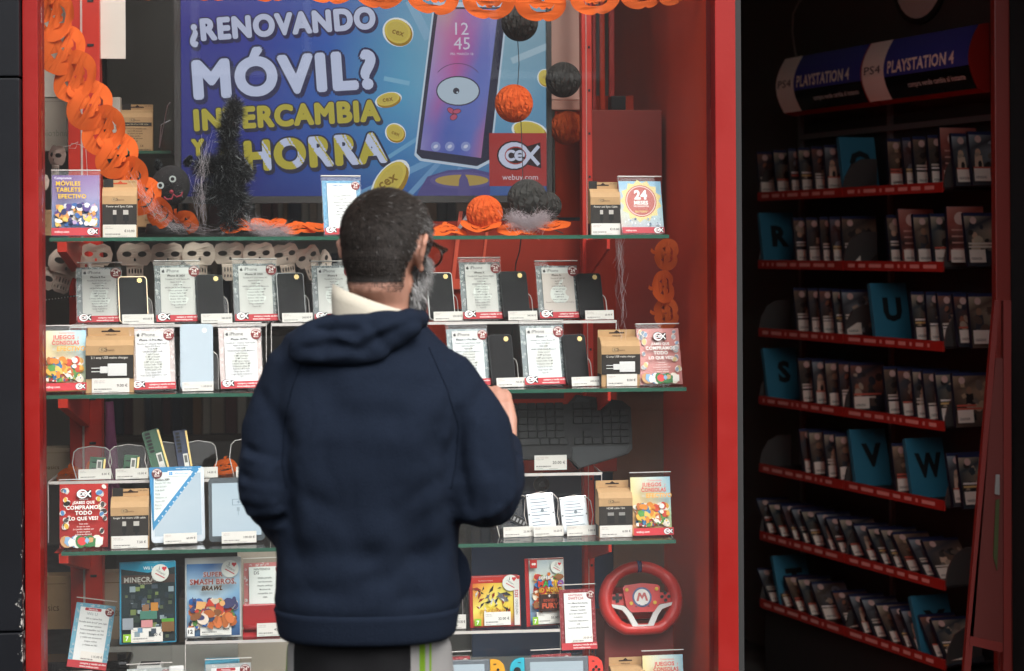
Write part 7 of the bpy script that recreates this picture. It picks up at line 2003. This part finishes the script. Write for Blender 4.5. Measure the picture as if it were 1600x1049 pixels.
# games filed across the shelf, covers turned towards the street
WID = .130
def case_cover(seed, red=False):
    r_ = random.Random(seed); p = Print(.0002)
    h = .168; base = '#8a4a40' if red else r_.choice(['#2c3038', '#3a3c40', '#463e36', '#2e3a40', '#54463c', '#3c3834', '#4a3230'])
    mid = '#a87468' if red else r_.choice(['#8a8478', '#6a7078', '#a08a70', '#7a6450', '#94a0a4', '#8a5a44', '#b0a48c'])
    p.gridgrad(0, 0, WID, h, [[mid, base], [base, mid], ['#1e1c1c', base], [base, '#201e1e']])
    if red:
        p.disc(WID * .35, h * .78, WID * .16, '#c8aca0', n=12)
        for k in range(4): p.rect(WID * .1, h * (.55 - .12 * k), WID * .7, h * (.58 - .12 * k), '#b88c80')
    else:
        p.rect(0, h * .945, WID, h, '#1c2648')
        cx = WID * r_.uniform(.16, .6); c1 = r_.choice(['#1c1a1a', '#c0a890', '#5a4a40', '#8a8a88', '#30343c']); hh_ = h * r_.uniform(.45, .62)
        p.poly([(cx - WID * .13, h * .12), (cx + WID * .15, h * .12), (cx + WID * .10, hh_), (cx - WID * .09, hh_)], c1); p.disc(cx, hh_ + h * .06, WID * .075, r_.choice(['#b89a80', '#8a6a54', '#3a3432']), ry=h * .07, n=12)
        p.art(WID * .03, h * .16, WID * .97, h * .90, [mid, base, '#6a6258', '#9a8c7a', '#2a2826'], 14, seed, .06, .16)
        y_ = h * r_.uniform(.22, .40)
        for k in range(2): p.rect(WID * .04, y_ + k * h * .06, WID * r_.uniform(.5, .9), y_ + h * .035 + k * h * .06, r_.choice(['#c8c0b0', '#d0b070', '#b85a48', '#d8d4cc']))
        p.disc(WID * .22, h * .86, WID * .09, '#c0a49a', n=10)
    return p
covers = [case_cover(100 + k) for k in range(16)]; redcov = case_cover(300, True)
cov_me = [c.mesh('cover') for c in covers] + [redcov.mesh('cover')]
for m in cov_me: m.materials.append(PAPER)
M_PSBLUE = mat('blue_case_edge', (.008, .012, .030), .4)
shell_me = MB().box(0, WID, .0002, .014, 0, .170).mesh('shell'); shell_me.materials.append(M_PSBLUE)
tag_p = Print(.0001); tag_p.rect(0, 0, .056, .040, '#d8d0c2'); tag_p.barcode(.006, .008, .036, .008, 2); tag_me = tag_p.mesh('tag'); tag_me.materials.append(PAPER)
div_me = MB().box(0, .138, .0002, .020, 0, .195, b=.001).mesh('divider'); M_TEAL = mat('teal_divider', (.024, .155, .235), .45); div_me.materials.append(M_TEAL)
ORD = ['first', 'second', 'third', 'fourth', 'fifth', 'sixth', 'seventh', 'eighth', 'ninth', 'tenth', 'eleventh', 'twelfth', 'thirteenth', 'fourteenth', 'fifteenth', 'sixteenth', 'seventeenth', 'eighteenth']
# a case stands across the shelf: local x runs from the lip into the rack, local -y faces along the rack to the street
CANG = math.atan2(-RN.y, -RN.x)
def stand_case(px, row, back):
    s = s_at(px); return RK(s, -.006, ROWZ[row] - .003), back
def mk_case(px, row, idx, kind='game'):
    back = (R(8), R(8), R(9), R(10), R(12), R(44), R(44))[row] + R(rs.uniform(-3, 3))
    loc, bk = stand_case(px, row, back)
    r = empty('game_case', loc, CANG - R(6), f'{ORD[idx]} game case from the left on the {ORD[row]} rack shelf from the top', 'game case', 'game cases filed in the media rack')
    Mx = Matrix.Rotation(-bk, 4, 'X')
    for nm, me, off in (('shell', shell_me, 0), ('cover', cov_me[16] if kind == 'red' else cov_me[rs.randrange(16)], -.0006), ('price_label', tag_me, -.0070)):
        o = bpy.data.objects.new(nm, me); col.objects.link(o); o.parent = r
        o.matrix_local = Mx @ Matrix.Translation((.004 if nm == 'price_label' else 0, off, .012 if nm == 'price_label' else (.02 if kind == 'red' and nm != 'price_label' else 0)))
def mk_div(px, row, ch):
    back = (R(12), R(12), R(12), R(14), R(14), R(20), R(22))[row]
    loc, bk = stand_case(px, row, back)
    r = empty('letter_divider', loc, CANG - R(4), f'teal divider with black letter {ch} on the media rack', 'divider', 'lettered dividers of the rack')
    o = bpy.data.objects.new('panel', div_me); col.objects.link(o); o.parent = r; Mx = Matrix.Rotation(-bk, 4, 'X'); o.matrix_local = Mx
    p = Print(.0003); p.text(ch, .075, .070, .075, '#0c1416', bold=.05, maxw=.10); o = p.build('letter', r); o.matrix_local = Mx @ Matrix.Translation((0, -.0008, 0))
ROWS = [
    ([1183, 1214, 1232, 1250, 1272, 1290, 1390, 1411, 1432, 1453, (1472, 'red'), 1494, 1516], [(1318, 'O')]),
    ([1242, 1262, 1282, 1300, 1318, 1386, (1408, 'red'), 1430, 1454, (1482, 'red'), 1508], [(1192, 'R')]),
    ([1246, 1266, 1284, 1302, 1320, 1426, 1448, 1470, 1494, 1516], [(1366, 'U')]),
    ([1252, 1272, 1292, 1312, 1332, 1384, 1405, 1425, 1445, 1466, 1488], [(1198, 'S')]),
    ([1252, 1270, 1288, 1306, 1396, 1484, 1502], [(1334, 'V'), (1422, 'W')]),
    ([1200, 1218, 1236, 1254, 1272, 1292, 1312, 1332, 1352, 1374, 1396, 1418, 1440, 1462], []),
    ([1202, 1222, 1242, 1262, 1282, 1318, 1344, 1366, 1388, 1410, 1428, 1456, 1474], [(1216, 'T'), (1436, 'Y')])]
for row, (cs, dv) in enumerate(ROWS):
    for idx, c in enumerate(cs):
        mk_case((c[0] if isinstance(c, tuple) else c) + rs.uniform(-3, 3), row, idx, 'red' if isinstance(c, tuple) else 'game')
    for px, ch in dv: mk_div(px, row, ch)

# curved header signs on the rack
def sign(px0, px1, label):
    d = -.10; s0, s1 = s_at(px0, d), s_at(px1, d); L_ = s1 - s0; z0, z1 = 2.085, 2.285; H_ = z1 - z0
    r = empty('header_sign', RK(s0, d, z0), RANG, label, 'sign', 'curved header signs on the rack')
    p = Print(.0006)
    for a, b, y0, y1, c_ in ((0, .22, 0, 1, '#f6f2e8'), (.22, 1, .36, 1, '#3a449c'), (.22, 1, 0, .36, '#0c0c10')):
        for k in range(10):
            t0, t1 = y0 + (y1 - y0) * k / 10, y0 + (y1 - y0) * (k + 1) / 10; p.k = 0; p.rect(a * L_, t0 * H_, b * L_, t1 * H_, c_)
    p.k = 3
    p.text('PS4', L_ * .11, H_ * .44, H_ * .14, '#3a3a40', maxw=L_ * .16, stretch=True); p.text('PLAYSTATION 4', L_ * .26, H_ * .42, H_ * .20, '#f0eee8', 'L', L_ * .62, .03); p.text('compra vende cambia al instante', L_ * .95, H_ * .15, H_ * .085, '#dcd8d0', 'R', L_ * .52, .015)
    me = p.mesh('panel'); co = getco(me)
    # bend into a shallow bow and turn to face the aisle
    t = co[:, 2] / H_; out = .055 * np.sin(np.pi * (.12 + .80 * t))
    x = co[:, 0]; y = co[:, 1]
    if sg_ > 0: co = np.stack([x, -out + y, co[:, 2]], 1)
    else: co = np.stack([L_ - x, out - y, co[:, 2]], 1)
    setco(me, co); me.flip_normals() if False else None
    link('curved_panel', me, GLOSSP, r)
    for x_ in (-.004, L_):
        pts = [(sg_ * .02, -.01)] + [(-sg_ * (.055 * math.sin(math.pi * (.12 + .80 * k / 8))) + sg_ * .001, H_ * k / 8) for k in range(9)] + [(sg_ * .02, H_ + .005)]
        n = len(pts); m_ = MB(); m_.add([Vector((x_, a, b)) for a, b in pts] + [Vector((x_ + .0035, a, b)) for a, b in pts], [tuple(range(n)), tuple(range(2 * n - 1, n - 1, -1))] + [(j, j + n, (j + 1) % n + n, (j + 1) % n) for j in range(n)]); m_.build('end_cap', M_LIP, r)
    MB().box(0, L_ - .001, *sorted((sg_ * .022, sg_ * .028)), -.01, H_ + .005).build('backing', M_LIP, r)
sign(1234, 1367, 'far blue curved game sign above the rack')
sign(1369, 1537, 'near blue curved game sign above the rack')
# wall behind the rack, round sign, cable
wl = MB().box(-1.4, RL + .6, *sorted((ry(-.26), ry(-.34))), 0, 3.42).build('wall_behind_rack', M_WALLG, loc=RK(0, 0, .012), rot=(0, 0, RANG)); tag(wl, kind='structure')
rsn = empty('round_sign', RK(s_at(1440, -.25), -.245, EYE + (385 - (-30)) / FPX * 6.3), RANG, 'white and red hanging sign cut by the top edge, above the rack', 'sign')
p = Print(.0008); p.disc(0, 0, .155, '#2a2826', ry=.15, n=26); p.disc(0, 0, .135, '#d8d4cc', ry=.13, n=26); p.disc(0, .04, .07, '#b02c28', n=20)
o = p.build('face', rsn, rot=(0, 0, 0 if sg_ > 0 else math.pi)); MB().tube([(0, sg_ * .001, 0), (0, sg_ * .012, 0)], .15, 26).build('backing', M_BLACKM, rsn)
cbl = empty('cable', (0, 0, 0), 0, 'pale cable looping down beside the far header sign', 'cable')
MB().tube([wpt(a, b, 6.95) for a, b in ((1262, -10), (1248, 4), (1239, 22), (1238, 50), (1242, 80), (1246, 95))], .0035, 8).build('cord', mat('cable_grey', (.22, .21, .19), .5), cbl)
# plinth of the rack
rb(MB(), -.02, RL + .11, -.20, -.03, .012, ROWZ[6] - .03).build('kick_board', M_RK, rack)

# open door at the right edge: red frame, dark glass
DY = 5.25
dr = empty('open_door', wpt(1556, 500, DY) * Vector((1, 1, 0)) + Vector((0, 0, .012)) if False else Vector((wpt(1556, 500, DY).x, DY, .012)), 0, 'open shop door with red frame post at the right edge', 'door')
k = DY / FPX
MB().box(0, 24 * k, 0, .045, .004, 2.55, b=.004).build('frame_post', mat('dim_red_frame', (.16, .016, .010), .45), dr)
MB().box(24 * k + .001, .60, .012, .030, .10, 2.45).build('glass', mat('dark_door_glass', (.02, .018, .018), .12), dr)
MB().box(24 * k + .001, .60, 0, .045, 2.451, 2.55).build('top_rail', mat('dim_red_frame'), dr); MB().box(24 * k + .001, .60, 0, .045, .004, .099).build('bottom_rail', mat('dim_red_frame'), dr)
MB().box(.601, .66, 0, .045, .004, 2.55).build('frame_post', mat('dim_red_frame'), dr)
# leaning board on legs
bd = empty('a_board', Vector((wpt(1530, 900, 5.05).x, 5.05, .012)), 0, 'dark red folding board standing inside the doorway', 'board')
bi = bd.location.copy()
def BP(px, py, dy=0): return wpt(px, py, 5.05 + dy) - bi
def quad(pts, th, part, m_):
    q = [BP(*a) for a in pts]; MB().add(q + [a + Vector((0, th, 0)) for a in q], [(0, 1, 2, 3), (7, 6, 5, 4), (0, 4, 5, 1), (1, 5, 6, 2), (2, 6, 7, 3), (3, 7, 4, 0)]).build(part, m_, bd)
M_AB = mat('a_board_red', (.10, .014, .010), .5)
M_ABL = mat('a_board_leg', (.15, .014, .010), .5)
quad([(1486, 1290), (1498, 1290), (1562, 470), (1554, 470)], .025, 'leg', M_ABL); quad([(1568, 1290), (1580, 1290), (1580, 470), (1568, 470)], .025, 'leg', M_ABL)
quad([(1515, 1000), (1567, 1012), (1567, 560), (1556, 560)], .012, 'panel', M_AB); quad([(1514, 1008, -.004), (1567, 1020, -.004), (1567, 1005, -.004), (1515, 994, -.004)], .010, 'tray', M_ABL)
quad([(1552, 870, -.006), (1558, 892, -.006), (1562, 780, -.006), (1556, 782, -.006)], .004, 'green_strip', mat('dull_green', (.035, .050, .012), .5)); quad([(1554, 772, -.006), (1562, 774, -.006), (1562, 742, -.006), (1556, 742, -.006)], .004, 'clip', mat('dull_white', (.2, .2, .19), .5))
